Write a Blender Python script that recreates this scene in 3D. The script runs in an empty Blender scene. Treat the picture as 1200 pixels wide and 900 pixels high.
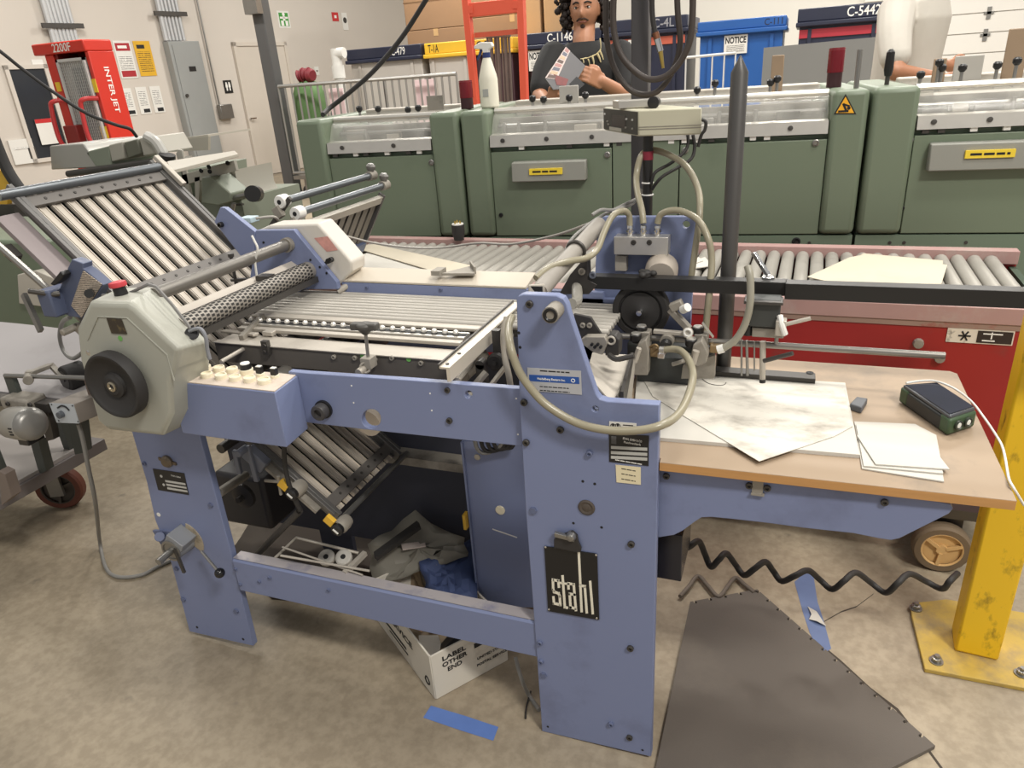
import bpy, bmesh, math, random
from mathutils import Vector as V, Matrix
random.seed(7)
SC = bpy.context.scene
COL = SC.collection
PI = math.pi
# ---------------------------------------------------------------- camera
FPX, PITCH, ROLL, YAW, CAMH = 841.8, .41037, .07142, -.3833, 1.40
_cp, _sp = math.cos(PITCH), math.sin(PITCH)
FWD = V((math.sin(YAW)*_cp, math.cos(YAW)*_cp, -_sp))
_r = V((math.cos(YAW), -math.sin(YAW), 0))
_d = FWD.cross(_r)
RIGHT = math.cos(ROLL)*_r + math.sin(ROLL)*_d
DOWN = -math.sin(ROLL)*_r + math.cos(ROLL)*_d
EYE = V((0, 0, CAMH))

def ray(u, v): return RIGHT*((u-600)/FPX) + DOWN*((v-450)/FPX) + FWD
def PZ(u, v, z=0.0):
    d = ray(u, v); return EYE + d*((z-CAMH)/d.z)
def PY(u, v, y):
    d = ray(u, v); return EYE + d*(y/d.y)
def PX(u, v, x):
    d = ray(u, v); return EYE + d*(x/d.x)
def PP(u, v, p0, n):
    d = ray(u, v); return EYE + d*((p0-EYE).dot(n)/d.dot(n))
def PD(u, v, dep): return EYE + ray(u, v)*dep

cam = bpy.data.cameras.new('camera')
co = bpy.data.objects.new('camera', cam); COL.objects.link(co)
cam.sensor_width = 36; cam.lens = FPX/1200*36; cam.clip_start = .02; cam.clip_end = 100
m = Matrix((RIGHT, -DOWN, -FWD)).transposed().to_4x4(); m.translation = EYE
co.matrix_world = m
SC.camera = co

# ---------------------------------------------------------------- materials
def lin(c):
    c = c/255
    return c/12.92 if c <= .04045 else ((c+.055)/1.055)**2.4
def rgb(c): return (lin(c[0]), lin(c[1]), lin(c[2]), 1)
MATS = {}
def mat(name, c, rough=.5, metal=0.0, n=.12, sc=6, bump=0.0, bsc=200, stain=None, sst=.5, ssc=3, trans=0, emit=0, spec=None, stretch=None):
    """procedural paint / metal / plastic: base colour broken up by noise, optional stain colour in blotches"""
    if name in MATS: return MATS[name]
    M = bpy.data.materials.new(name); M.use_nodes = True
    nt = M.node_tree; N = nt.nodes; L = nt.links
    b = N['Principled BSDF']
    b.inputs['Roughness'].default_value = rough; b.inputs['Metallic'].default_value = metal
    if spec is not None: b.inputs['Specular IOR Level'].default_value = spec
    tc = N.new('ShaderNodeTexCoord')
    mp = N.new('ShaderNodeMapping'); L.new(tc.outputs['Object'], mp.inputs['Vector'])
    if stretch: mp.inputs['Scale'].default_value = stretch
    nz = N.new('ShaderNodeTexNoise'); nz.inputs['Scale'].default_value = sc; nz.inputs['Detail'].default_value = 5
    L.new(mp.outputs[0], nz.inputs['Vector'])
    a = rgb(c)
    mx = N.new('ShaderNodeMix'); mx.data_type = 'RGBA'
    mx.inputs[6].default_value = tuple(max(0, x*(1-n)) for x in a[:3]) + (1,)
    mx.inputs[7].default_value = tuple(min(1, x*(1+n)) for x in a[:3]) + (1,)
    L.new(nz.outputs['Fac'], mx.inputs[0])
    out = mx.outputs[2]
    if stain:
        n2 = N.new('ShaderNodeTexNoise'); n2.inputs['Scale'].default_value = ssc; n2.inputs['Detail'].default_value = 8
        n2.inputs['Roughness'].default_value = .65
        L.new(mp.outputs[0], n2.inputs['Vector'])
        rp = N.new('ShaderNodeValToRGB'); rp.color_ramp.elements[0].position = .62-.28*sst; rp.color_ramp.elements[1].position = .82-.2*sst
        L.new(n2.outputs['Fac'], rp.inputs[0])
        m2 = N.new('ShaderNodeMix'); m2.data_type = 'RGBA'
        L.new(rp.outputs[0], m2.inputs[0]); L.new(out, m2.inputs[6]); m2.inputs[7].default_value = rgb(stain)
        out = m2.outputs[2]
    L.new(out, b.inputs['Base Color'])
    if bump:
        n3 = N.new('ShaderNodeTexNoise'); n3.inputs['Scale'].default_value = bsc; n3.inputs['Detail'].default_value = 3
        L.new(mp.outputs[0], n3.inputs['Vector'])
        bp = N.new('ShaderNodeBump'); bp.inputs['Strength'].default_value = bump; bp.inputs['Distance'].default_value = .002
        L.new(n3.outputs['Fac'], bp.inputs['Height']); L.new(bp.outputs[0], b.inputs['Normal'])
    if trans:
        b.inputs['Transmission Weight'].default_value = trans
    if emit:
        b.inputs['Emission Color'].default_value = a; b.inputs['Emission Strength'].default_value = emit
    MATS[name] = M
    return M

blue = mat('lavender_blue_machine_paint', (120, 130, 164), .42, n=.05, sc=3, bump=.05, bsc=500, stain=(104, 111, 140), sst=.22, ssc=5)
bluedark = mat('dusty_blue_machine_paint', (96, 104, 132), .5, n=.08)
green = mat('sage_green_machine_paint', (112, 124, 104), .42, n=.05, sc=2, stain=(101, 113, 94), sst=.25)
alu = mat('brushed_aluminium', (212, 208, 200), .34, .75, n=.08, sc=20)
alud = mat('dusty_aluminium', (186, 179, 168), .5, .35, n=.12, sc=14, stain=(150, 143, 132), sst=.3, ssc=6)
steel = mat('grey_steel', (150, 148, 144), .36, .8, n=.1, sc=12)
steeld = mat('dark_blackened_steel', (78, 75, 72), .45, .5, n=.15, sc=8)
dust = mat('dusty_cast_metal', (150, 144, 134), .65, .2, n=.15, sc=14, stain=(104, 98, 90), sst=.4, ssc=10)
black = mat('black_plastic', (30, 29, 29), .4, n=.15, sc=10)
rubber = mat('black_rubber', (44, 42, 41), .65, n=.15, sc=10)
chrome = mat('chrome', (225, 225, 225), .12, 1.0, n=.03)
white = mat('white_plastic', (228, 226, 220), .45, n=.03)
cream = mat('cream_plastic', (232, 222, 196), .42, n=.05)
guardm = mat('pale_grey_green_casting', (168, 168, 157), .45, n=.05, sc=5, stain=(146, 144, 134), sst=.2, ssc=4)
redp = mat('red_plastic', (196, 44, 46), .4, n=.05)
hosem = mat('translucent_beige_hose', (148, 141, 120), .3, n=.08, sc=9)
greyhose = mat('grey_cable', (132, 130, 126), .5, n=.1)
paper = mat('white_paper', (200, 196, 187), .75, n=.03, sc=4)
dustpaper = mat('smudged_white_sheet', (212, 207, 196), .75, n=.03, sc=4, stain=(160, 153, 142), sst=.5, ssc=9, stretch=(1, 1.8, 1))
chip = mat('chipboard_sheet', (196, 187, 168), .8, n=.05, sc=6, stain=(186, 174, 152), sst=.25)
wood = mat('worn_beige_laminate', (160, 140, 118), .6, n=.06, sc=5, stain=(128, 116, 102), sst=.42, ssc=6)
woodedge = mat('orange_wood_edge', (190, 142, 88), .5, n=.12, sc=20, stretch=(.5, 8, 8))
yellow = mat('chipped_yellow_paint', (236, 192, 34), .45, n=.06, sc=6, stain=(52, 40, 26), sst=.22, ssc=24, stretch=(1, 1, .5))
redm = mat('scuffed_red_paint', (150, 34, 34), .45, n=.1, sc=6, stain=(118, 60, 54), sst=.12, ssc=7)
pink = mat('dusty_pink_red_rail', (170, 136, 131), .65, n=.1, sc=10, stain=(176, 160, 152), sst=.4, ssc=8)
card = mat('brown_cardboard', (150, 118, 88), .8, n=.07, sc=4)
redlamp = mat('dark_red_lens', (110, 16, 28), .2, n=.08)
ink = mat('black_print', (24, 24, 26), .6, n=.02)
inkw = mat('white_print', (240, 238, 232), .6, n=.02)
orange = mat('red_orange_paint', (226, 74, 44), .45, n=.05)

def clear(name, c=(235, 238, 235), a=.3, rough=.12):
    M = bpy.data.materials.new(name); M.use_nodes = True
    nt = M.node_tree; N = nt.nodes; L = nt.links
    b = N['Principled BSDF']; b.inputs['Base Color'].default_value = rgb(c); b.inputs['Roughness'].default_value = rough
    nz = N.new('ShaderNodeTexNoise'); nz.inputs['Scale'].default_value = 9; nz.inputs['Detail'].default_value = 6
    tc = N.new('ShaderNodeTexCoord'); L.new(tc.outputs['Object'], nz.inputs['Vector'])
    mr = N.new('ShaderNodeMapRange'); mr.inputs['From Min'].default_value = .3; mr.inputs['From Max'].default_value = .75
    mr.inputs['To Min'].default_value = a*.7; mr.inputs['To Max'].default_value = min(1, a*1.6)
    L.new(nz.outputs['Fac'], mr.inputs[0]); L.new(mr.outputs[0], b.inputs['Alpha'])
    return M
plexi = clear('scuffed_clear_plexiglass', (226, 224, 216), .14, .1)

# ---------------------------------------------------------------- mesh builder
class MB:
    def __init__(s, M=None): s.v = []; s.f = []; s.M = M
    def add(s, vs, fs):
        o = len(s.v)
        s.v += [(s.M @ V(p)) if s.M else V(p) for p in vs]
        s.f += [tuple(i+o for i in f) for f in fs]
        return s
    def box(s, x0, x1, y0, y1, z0, z1):
        return s.add([(x0,y0,z0),(x1,y0,z0),(x1,y1,z0),(x0,y1,z0),(x0,y0,z1),(x1,y0,z1),(x1,y1,z1),(x0,y1,z1)],
                     [(0,3,2,1),(4,5,6,7),(0,1,5,4),(1,2,6,5),(2,3,7,6),(3,0,4,7)])
    def obox(s, c, a, b, d):
        c, a, b, d = V(c), V(a), V(b), V(d)
        if a.cross(b).dot(d) < 0: d = -d
        P = [c-a-b-d, c+a-b-d, c+a+b-d, c-a+b-d, c-a-b+d, c+a-b+d, c+a+b+d, c-a+b+d]
        return s.add(P, [(0,3,2,1),(4,5,6,7),(0,1,5,4),(1,2,6,5),(2,3,7,6),(3,0,4,7)])
    def bar(s, p, q, w, h, up=(0,0,1)):
        p, q = V(p), V(q); d = q-p; L = d.length; d.normalize()
        u = V(up); sd = d.cross(u)
        if sd.length < 1e-4: sd = d.cross(V((0,1,0)))
        sd.normalize(); u = sd.cross(d)
        return s.obox((p+q)/2, d*(L/2), sd*(w/2), u*(h/2))
    def cyl(s, p, q, r, r2=None, n=16):
        if r2 is None: r2 = r
        p, q = V(p), V(q); d = (q-p).normalized()
        a = d.cross(V((0,0,1)))
        if a.length < 1e-3: a = d.cross(V((1,0,0)))
        a.normalize(); b = d.cross(a)
        vs = []
        for c, rr in ((p, r), (q, r2)):
            for i in range(n):
                t = 2*PI*i/n; vs.append(c + a*(rr*math.cos(t)) + b*(rr*math.sin(t)))
        fs = [(i, (i+1) % n, n+(i+1) % n, n+i) for i in range(n)]
        fs += [tuple(range(n-1, -1, -1)), tuple(range(n, 2*n))]
        return s.add(vs, fs)
    def lathe(s, prof, p, axis=(0,0,1), n=24):
        """prof: list of (radius, height) along axis from p"""
        p = V(p); d = V(axis).normalized(); a = d.cross(V((0,0,1)))
        if a.length < 1e-3: a = d.cross(V((1,0,0)))
        a.normalize(); b = d.cross(a); vs = []; fs = []
        for r, h in prof:
            for i in range(n):
                t = 2*PI*i/n; vs.append(p + d*h + a*(max(r,1e-5)*math.cos(t)) + b*(max(r,1e-5)*math.sin(t)))
        for k in range(len(prof)-1):
            for i in range(n):
                fs.append((k*n+i, k*n+(i+1) % n, (k+1)*n+(i+1) % n, (k+1)*n+i))
        fs.append(tuple(range(n-1,-1,-1))); fs.append(tuple(range((len(prof)-1)*n, len(prof)*n)))
        return s.add(vs, fs)
    def tube(s, pts, r, n=8, smooth=6, closed=False):
        P = [V(p) for p in pts]
        if smooth and len(P) > 2:
            Q = []
            m_ = len(P)
            for i in range(m_ if closed else m_-1):
                g = (lambda k: P[k % m_]) if closed else (lambda k: P[max(0, min(m_-1, k))])
                p0, p1, p2, p3 = g(i-1), g(i), g(i+1), g(i+2)
                for j in range(smooth):
                    t = j/smooth
                    Q.append(.5*((2*p1)+(p2-p0)*t+(2*p0-5*p1+4*p2-p3)*t*t+(3*p1-p0-3*p2+p3)*t**3))
            if not closed: Q.append(P[-1])
            P = Q
        K = len(P); vs = []; fs = []
        up = None
        for i, p in enumerate(P):
            if closed: d = (P[(i+1) % K]-P[i-1])
            else: d = P[min(i+1, K-1)]-P[max(i-1, 0)]
            if d.length < 1e-9: d = V((0,0,1))
            d.normalize()
            if up is None:
                up = d.cross(V((0,0,1)))
                if up.length < 1e-2: up = d.cross(V((1,0,0)))
            up = up - d*up.dot(d); up.normalize(); b = d.cross(up)
            rr = r(i/(K-1)) if callable(r) else r
            for j in range(n):
                t = 2*PI*j/n; vs.append(p + up*(rr*math.cos(t)) + b*(rr*math.sin(t)))
        for i in range(K if closed else K-1):
            i2 = (i+1) % K
            for j in range(n):
                fs.append((i*n+j, i*n+(j+1) % n, i2*n+(j+1) % n, i2*n+j))
        if not closed:
            fs.append(tuple(range(n-1,-1,-1))); fs.append(tuple(range((K-1)*n, K*n)))
        return s.add(vs, fs)
    def prism(s, pts, off):
        P = [V(p) for p in pts]; off = V(off); n = len(P)
        nrm = V((0,0,0))
        for i in range(n): nrm += P[i].cross(P[(i+1) % n])
        if nrm.dot(off) > 0: P = P[::-1]
        vs = P + [p+off for p in P]
        fs = [tuple(range(n)), tuple(range(2*n-1, n-1, -1))]
        fs += [((i+1) % n, i, n+i, n+(i+1) % n) for i in range(n)]
        return s.add(vs, fs)
    def sph(s, c, r, sx=1, sy=1, sz=1, nu=16, nv=10):
        c = V(c); vs = [c+V((0,0,r*sz))]; fs = []
        for j in range(1, nv):
            a = PI*j/nv
            for i in range(nu):
                t = 2*PI*i/nu; vs.append(c+V((r*sx*math.sin(a)*math.cos(t), r*sy*math.sin(a)*math.sin(t), r*sz*math.cos(a))))
        vs.append(c-V((0,0,r*sz))); e = len(vs)-1
        for i in range(nu): fs.append((0, 1+i, 1+(i+1) % nu)); fs.append((e, e-nu+(i+1) % nu, e-nu+i))
        for j in range(nv-2):
            for i in range(nu):
                fs.append((1+j*nu+i, 1+(j+1)*nu+i, 1+(j+1)*nu+(i+1) % nu, 1+j*nu+(i+1) % nu))
        return s.add(vs, fs)
    def torus(s, c, axis, R, r, n=28, k=8):
        d = V(axis).normalized(); a = d.cross(V((0,0,1)))
        if a.length < 1e-3: a = d.cross(V((1,0,0)))
        a.normalize(); b = d.cross(a); c = V(c)
        return s.tube([c + a*(R*math.cos(2*PI*i/n)) + b*(R*math.sin(2*PI*i/n)) for i in range(n)], r, k, smooth=0, closed=True)
    def plate(s, outer, holes, off):
        """flat plate with real holes; outer/holes are coplanar 3D loops"""
        bm = bmesh.new(); es = []
        for loop in [outer]+holes:
            vv = [bm.verts.new(V(p)) for p in loop]
            for i in range(len(vv)): es.append(bm.edges.new((vv[i], vv[(i+1) % len(vv)])))
        bmesh.ops.triangle_fill(bm, use_beauty=True, use_dissolve=False, edges=es)
        fs = list(bm.faces)
        r = bmesh.ops.extrude_face_region(bm, geom=fs)
        bmesh.ops.translate(bm, verts=[g for g in r['geom'] if isinstance(g, bmesh.types.BMVert)], vec=V(off))
        bmesh.ops.recalc_face_normals(bm, faces=bm.faces)
        bm.verts.index_update()
        s.add([v.co.copy() for v in bm.verts], [tuple(v.index for v in f.verts) for f in bm.faces])
        bm.free(); return s
    def build(s, name, m, parent=None, bevel=0, seg=2, smooth=30, label=None, kind=None, recalc=True):
        me = bpy.data.meshes.new(name)
        inv = (WM[parent].inverted() if parent is not None else None)
        loc = V((0,0,0))
        if parent is None and s.v:
            xs = [p.x for p in s.v]; ys = [p.y for p in s.v]; zs = [p.z for p in s.v]
            loc = V(((min(xs)+max(xs))/2, (min(ys)+max(ys))/2, min(zs)))
            vs = [p-loc for p in s.v]
        else: vs = [inv @ p for p in s.v]
        me.from_pydata(vs, [], s.f)
        if recalc:
            bm = bmesh.new(); bm.from_mesh(me); bmesh.ops.recalc_face_normals(bm, faces=bm.faces); bm.to_mesh(me); bm.free()
        me.materials.append(m)
        me.shade_smooth(); me.set_sharp_from_angle(angle=math.radians(smooth))
        o = bpy.data.objects.new(name, me); COL.objects.link(o)
        if parent is not None: o.parent = parent
        o.location = loc
        WM[o] = Matrix.Translation(loc) if parent is None else WM[parent].copy()
        if bevel:
            b = o.modifiers.new('bevel', 'BEVEL'); b.width = bevel; b.segments = seg; b.limit_method = 'ANGLE'; b.angle_limit = math.radians(40)
            b.harden_normals = False
        if label: o['label'] = label
        if kind: o['kind'] = kind
        return o
WM = {}
def thing(name, label, cat, loc=(0,0,0), group=None, rot=0):
    o = bpy.data.objects.new(name, None); COL.objects.link(o)
    o.empty_display_size = .05
    o.location = loc; o.rotation_euler = (0, 0, rot)
    o['label'] = label; o['category'] = cat
    if group: o['group'] = group
    WM[o] = Matrix.Translation(V(loc)) @ Matrix.Rotation(rot, 4, 'Z')
    return o
def tag(o, label, cat, group=None, kind=None):
    o['label'] = label; o['category'] = cat
    if group: o['group'] = group
    if kind: o['kind'] = kind
    return o
def struct(o): o['kind'] = 'structure'; return o
def dup(root, loc, rot=None, label=None):
    r = root.copy(); COL.objects.link(r); r.location = loc
    if rot is not None: r.rotation_euler = (0, 0, rot)
    if label: r['label'] = label
    WM[r] = Matrix.Translation(V(loc)) @ Matrix.Rotation(r.rotation_euler.z, 4, 'Z')
    for ch in list(root.children):
        c = ch.copy(); COL.objects.link(c); c.parent = r
        for g in list(ch.children):
            d = g.copy(); COL.objects.link(d); d.parent = c
    return r
def text(s, p, xd, yd, h, m, parent, name='lettering', w=None, align='CENTER', ext=.0004, bold=0.0, label=None):
    """lettering as a thin mesh: p = middle of the line, xd/yd reading and up directions, h = capital height, w = forced width"""
    cu = bpy.data.curves.new('t', 'FONT'); cu.body = s; cu.align_x = align; cu.align_y = 'CENTER'; cu.size = 1
    cu.extrude = .01; cu.offset = bold; cu.resolution_u = 3
    to = bpy.data.objects.new('t', cu); COL.objects.link(to)
    dg = bpy.context.evaluated_depsgraph_get(); dg.update()
    me = to.evaluated_get(dg).to_mesh()
    vs = [v.co.copy() for v in me.vertices]; fs = [tuple(q.vertices) for q in me.polygons]
    to.to_mesh_clear(); bpy.data.objects.remove(to); bpy.data.curves.remove(cu)
    xs = [v.x for v in vs]; W = max(xs)-min(xs); mid = (max(xs)+min(xs))/2
    ys = [v.y for v in vs]; Hh = max(ys)-min(ys); my = (max(ys)+min(ys))/2
    ky = h/Hh; kx = (w/W) if w else ky
    xd, yd = V(xd).normalized(), V(yd).normalized(); nz = xd.cross(yd).normalized()
    mb = MB(); mb.add([V(p) + xd*((v.x-mid)*kx) + yd*((v.y-my)*ky) + nz*(ext if v.z > 0 else -ext*.2) for v in vs], fs)
    return mb.build(name, m, parent, smooth=20, label=label)
def words(p, xd, yd, h, w, m, parent, seed=1):
    """a line of print too small to read: short word-length strokes"""
    rr = random.Random(seed); xd, yd = V(xd).normalized(), V(yd).normalized(); nz = xd.cross(yd).normalized(); x = -w/2; mb = MB()
    while x < w/2-h*.4:
        l = min(rr.uniform(1.6, 4.2)*h, w/2-x); mb.obox(V(p)+xd*(x+l/2)+nz*.0002, xd*(l/2), yd*(h*.36), nz*.0002); x += l+h*.55
    return mb.build('print_line', m, parent)
def bolt(parent, p, n, r=.006, h=.006, m=None, name='bolt', sock=True):
    mb = MB(); n = V(n).normalized(); p = V(p)
    if sock: mb.lathe([(r,0),(r,h*.85),(r*.85,h),(r*.5,h),(r*.45,h*.4)], p, n, 12)
    else: mb.lathe([(r*1.15,0),(r*1.15,h*.3),(r,h*.3),(r,h),(0,h)], p, n, 6)
    return mb.build(name, m or steeld, parent)
def circ(c, a, b, r, n=16): return [V(c)+V(a)*(r*math.cos(2*PI*i/n))+V(b)*(r*math.sin(2*PI*i/n)) for i in range(n)]
def lines_mat(name, base, inkc, sc=40, thr=.5, rough=.6):
    """small print: rows of broken dark lines, procedural, in object space (z rows)"""
    M = bpy.data.materials.new(name); M.use_nodes = True
    nt = M.node_tree; N = nt.nodes; L = nt.links; b = N['Principled BSDF']; b.inputs['Roughness'].default_value = rough
    tc = N.new('ShaderNodeTexCoord'); w = N.new('ShaderNodeTexWave'); w.bands_direction = 'Z'; w.inputs['Scale'].default_value = sc
    L.new(tc.outputs['Object'], w.inputs['Vector'])
    nz = N.new('ShaderNodeTexNoise'); nz.inputs['Scale'].default_value = sc*4; L.new(tc.outputs['Object'], nz.inputs['Vector'])
    mu = N.new('ShaderNodeMath'); mu.operation = 'MULTIPLY'; L.new(w.outputs['Fac'], mu.inputs[0]); L.new(nz.outputs['Fac'], mu.inputs[1])
    rp = N.new('ShaderNodeValToRGB'); rp.color_ramp.elements[0].position = thr-.12; rp.color_ramp.elements[1].position = thr
    rp.color_ramp.elements[0].color = rgb(base); rp.color_ramp.elements[1].color = rgb(inkc)
    L.new(mu.outputs[0], rp.inputs[0]); L.new(rp.outputs[0], b.inputs['Base Color'])
    return M
Yv = V((0,-1,0))
# ================================================================ SETTING
def concrete():
    M = bpy.data.materials.new('worn_concrete'); M.use_nodes = True
    nt = M.node_tree; N = nt.nodes; L = nt.links; b = N['Principled BSDF']
    tc = N.new('ShaderNodeTexCoord')
    def noise(sc, det=6, ro=.6, st=None):
        n = N.new('ShaderNodeTexNoise'); n.inputs['Scale'].default_value = sc; n.inputs['Detail'].default_value = det; n.inputs['Roughness'].default_value = ro
        if st:
            mp = N.new('ShaderNodeMapping'); mp.inputs['Scale'].default_value = st; L.new(tc.outputs['Object'], mp.inputs[0]); L.new(mp.outputs[0], n.inputs['Vector'])
        else: L.new(tc.outputs['Object'], n.inputs['Vector'])
        return n.outputs['Fac']
    def ramp(fac, p0, c0, p1, c1):
        r = N.new('ShaderNodeValToRGB'); r.color_ramp.elements[0].position = p0; r.color_ramp.elements[1].position = p1
        r.color_ramp.elements[0].color = c0; r.color_ramp.elements[1].color = c1; L.new(fac, r.inputs[0]); return r.outputs[0]
    def mix(f, a, c, mode='MIX'):
        x = N.new('ShaderNodeMix'); x.data_type = 'RGBA'; x.blend_type = mode
        if isinstance(f, float): x.inputs[0].default_value = f
        else: L.new(f, x.inputs[0])
        L.new(a, x.inputs[6])
        if isinstance(c, tuple): x.inputs[7].default_value = c
        else: L.new(c, x.inputs[7])
        return x.outputs[2]
    base = ramp(noise(1.1, 9), .3, rgb((150, 139, 121)), .68, rgb((180, 167, 146)))
    big = ramp(noise(.55, 4), .35, rgb((205, 200, 195)), .7, rgb((255, 252, 246)))
    c = mix(.55, base, big, 'MULTIPLY')
    fine = ramp(noise(38, 4), .38, rgb((205, 202, 198)), .62, rgb((255, 255, 255)))
    c = mix(.5, c, fine, 'MULTIPLY')
    pale = ramp(noise(3.1, 9, .7), .58, (0,0,0,1), .8, (.4,.4,.4,1))
    c = mix(pale, c, rgb((196, 184, 164)))
    dk = ramp(noise(14, 3, .5), .7, (0,0,0,1), .78, (.6,.6,.6,1))
    c = mix(dk, c, rgb((108, 100, 90)))
    L.new(c, b.inputs['Base Color'])
    rr = N.new('ShaderNodeMapRange'); rr.inputs['To Min'].default_value = .42; rr.inputs['To Max'].default_value = .7
    L.new(noise(2.2, 5), rr.inputs[0]); L.new(rr.outputs[0], b.inputs['Roughness'])
    bp = N.new('ShaderNodeBump'); bp.inputs['Strength'].default_value = .25; bp.inputs['Distance'].default_value = .003
    L.new(noise(60, 4), bp.inputs['Height']); L.new(bp.outputs[0], b.inputs['Normal'])
    return M
conc = concrete()
wallm = mat('cream_white_wall_paint', (206, 198, 188), .6, n=.03, sc=1.2, bump=.1, bsc=40)
wallb = mat('white_back_wall', (232, 228, 218), .6, n=.03, sc=1)
o = MB().add([(-14,-4,0),(10,-4,0),(10,18,0),(-14,18,0),(-14,-4,-.2),(10,-4,-.2),(10,18,-.2),(-14,18,-.2)],
     [(0,1,2,3),(7,6,5,4),(0,4,5,1),(1,5,6,2),(2,6,7,3),(3,7,4,0)]).build('floor', conc); struct(o)
# left wall: runs slightly off the depth axis
_w = ray(1150, 43); _w.z = 0; WD = _w.normalized(); WN = V((WD.y, -WD.x, 0))      # WN points into the room
WP = PZ(283, 211)
def W(u, v, off=0.0): return PP(u, v, WP + WN*off, WN)
def wallpt(t, z, off=0.0): p = WP + WD*t + WN*off; return V((p.x, p.y, z))
def tof(p): return (V(p)-WP).dot(WD)
def wbox(mb, t0, t1, z0, z1, o0, o1):
    P = [wallpt(t0,z0,o0), wallpt(t1,z0,o0), wallpt(t1,z0,o1), wallpt(t0,z0,o1)]
    return mb.prism(P, (0,0,z1-z0))
o = wbox(MB(), -13, 5.0, 0, 5.2, -.2, 0).build('wall_left', wallm); struct(o)
YB = 15.1
o = MB().box(-8.3, 10, YB, YB+.2, 0, 5.2).build('wall_back', wallb); struct(o)
o = MB(); wbox(o, -13, -2.0, 0, .1, 0, .012); 
o = o.build('baseboard_left', mat('grey_brown_base', (138, 122, 110), .6)); struct(o)
# door in the left wall
doorm = mat('cream_door_paint', (205, 196, 184), .5, n=.03)
t0, t1 = tof(W(271, 53)), tof(W(271,53))+1.15
d = wbox(MB(), t0+.06, t1-.06, .01, 2.06, .002, .03).build('door_1', doorm); struct(d)
tr = MB(); wbox(tr, t0, t0+.06, 0, 2.12, .002, .05); wbox(tr, t1-.06, t1, 0, 2.12, .002, .05); wbox(tr, t0, t1, 2.06, 2.12, .002, .05)
tr.build('door_frame', doorm, d)
hp = W(292, 139, .03)
MB().lathe([(.035,0),(.035,.01),(.014,.012),(.014,.05)], hp, WN, 14).build('handle_rose', chrome, d)
MB().bar(hp+WN*.05, hp+WN*.05+WD*.11, .018, .018).build('door_handle', chrome, d)
# sectional garage door in the back wall
gm = mat('white_sectional_door', (238, 234, 226), .45, n=.02)
gx0 = PY(1010, 30, YB-.1).x
g = MB()
zs = [PY(1150, v, YB-.1).z for v in (88, 62, 38.5, 15, -9, -34)]
zs = [0] + [zs[0]-(zs[1]-zs[0])*k for k in (5,4,3,2,1)] + zs
zs = [z for z in zs if z >= 0]
for a, b_ in zip(zs[:-1], zs[1:]):
    g.box(gx0, gx0+5.2, YB-.1, YB-.04, a+.008, b_-.008)
g.box(gx0, gx0+5.2, YB-.06, YB-.02, 0, zs[-1])
door2 = struct(g.build('door_2', gm))
hg = MB()
for u, v in ((1159,15),(1154.5,41)):
    p = PY(u, v, YB-.11); hg.obox(p, (.03,0,0), (0,.01,0), (0,0,.09)); hg.obox(p, (.07,0,0), (0,.01,0), (0,0,.02))
hg.build('panel_hinge', steel, door2)
# window in the left wall (dark glass)
a, b_ = W(8, 82), W(53, 170)
t0, t1 = tof(W(9,83)), tof(W(50,80)); z1 = W(30, 81).z; z0 = .75
dk = mat('dark_window_glass', (52, 54, 58), .12, n=.2, sc=2)
w = struct(wbox(MB(), t0, t1, z0, z1, .002, .02).build('window_1', dk))
fr = MB(); wbox(fr, t0-.05, t0, z0-.05, z1+.05, .002, .04); wbox(fr, t1, t1+.05, z0-.05, z1+.05, .002, .04); wbox(fr, t0-.05, t1+.05, z1, z1+.05, .002, .04); wbox(fr, t0-.05, t1+.05, z0-.05, z0, .002, .04)
fr.build('window_frame', wallm, w)

# ---------------------------------------------------------------- things on the left wall
def wquad(u0, v0, u1, v1, u2, v2, u3, v3, off, th=.004):
    """thin board on the wall between four picture corners (tl, tr, br, bl)"""
    return [W(u0,v0,off), W(u1,v1,off), W(u2,v2,off), W(u3,v3,off)]
def sign(name, uv, m, label, cat, group=None, off=.002, th=.006):
    t0 = (tof(W(uv[0],uv[1]))+tof(W(uv[6],uv[7])))/2; t1 = (tof(W(uv[2],uv[3]))+tof(W(uv[4],uv[5])))/2
    z1 = (W(uv[0],uv[1]).z+W(uv[2],uv[3]).z)/2; z0 = (W(uv[4],uv[5]).z+W(uv[6],uv[7]).z)/2
    r = thing(name, label, cat, wallpt((t0+t1)/2, z0, off), group)
    wbox(MB(), t0, t1, z0, z1, off, off+th).build('panel', m, r)
    return r, t0, t1, z0, z1, off+th
print_m = lines_mat('rows_of_small_print', (236,234,228), (120,118,116), 14, .42)
print_y = lines_mat('rows_of_print_on_yellow', (222,172,40), (110,84,30), 12, .42)
r, t0, t1, z0, z1, of = sign('poster', (132,48, 152,47.5, 161,91, 142,92.5), white, 'white poster with a red heading band, left of the yellow poster on the cream wall', 'poster')
wbox(MB(), t0+.03, t1-.03, z0+.12, z1-.2, of, of+.002).build('print_block', print_m, r)
wbox(MB(), t0+.02, t1-.02, z1-.13, z1-.03, of, of+.002).build('heading_band', mat('red_print', (170,40,48), .6), r)
wbox(MB(), t0+.02, t1-.02, z0+.02, z0+.1, of, of+.002).build('footer_band', mat('red_print', (170,40,48), .6), r)
words(wallpt((t0+t1)/2, z1-.08, of+.003), WD, (0,0,1), .05, (t1-t0)*.6, inkw, r, 9)
r, t0, t1, z0, z1, of = sign('poster', (156,48, 174,48, 184,88, 164,90), mat('yellow_poster_paper', (222,172,40), .6), 'yellow safety poster right of the red-headed poster on the wall', 'poster')
wbox(MB(), t0+.03, t1-.03, z0+.06, z1-.14, of, of+.002).build('print_block', print_y, r)
wbox(MB(), t0+.04, t1-.1, z1-.1, z1-.05, of, of+.002).build('heading', ink, r)
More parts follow.
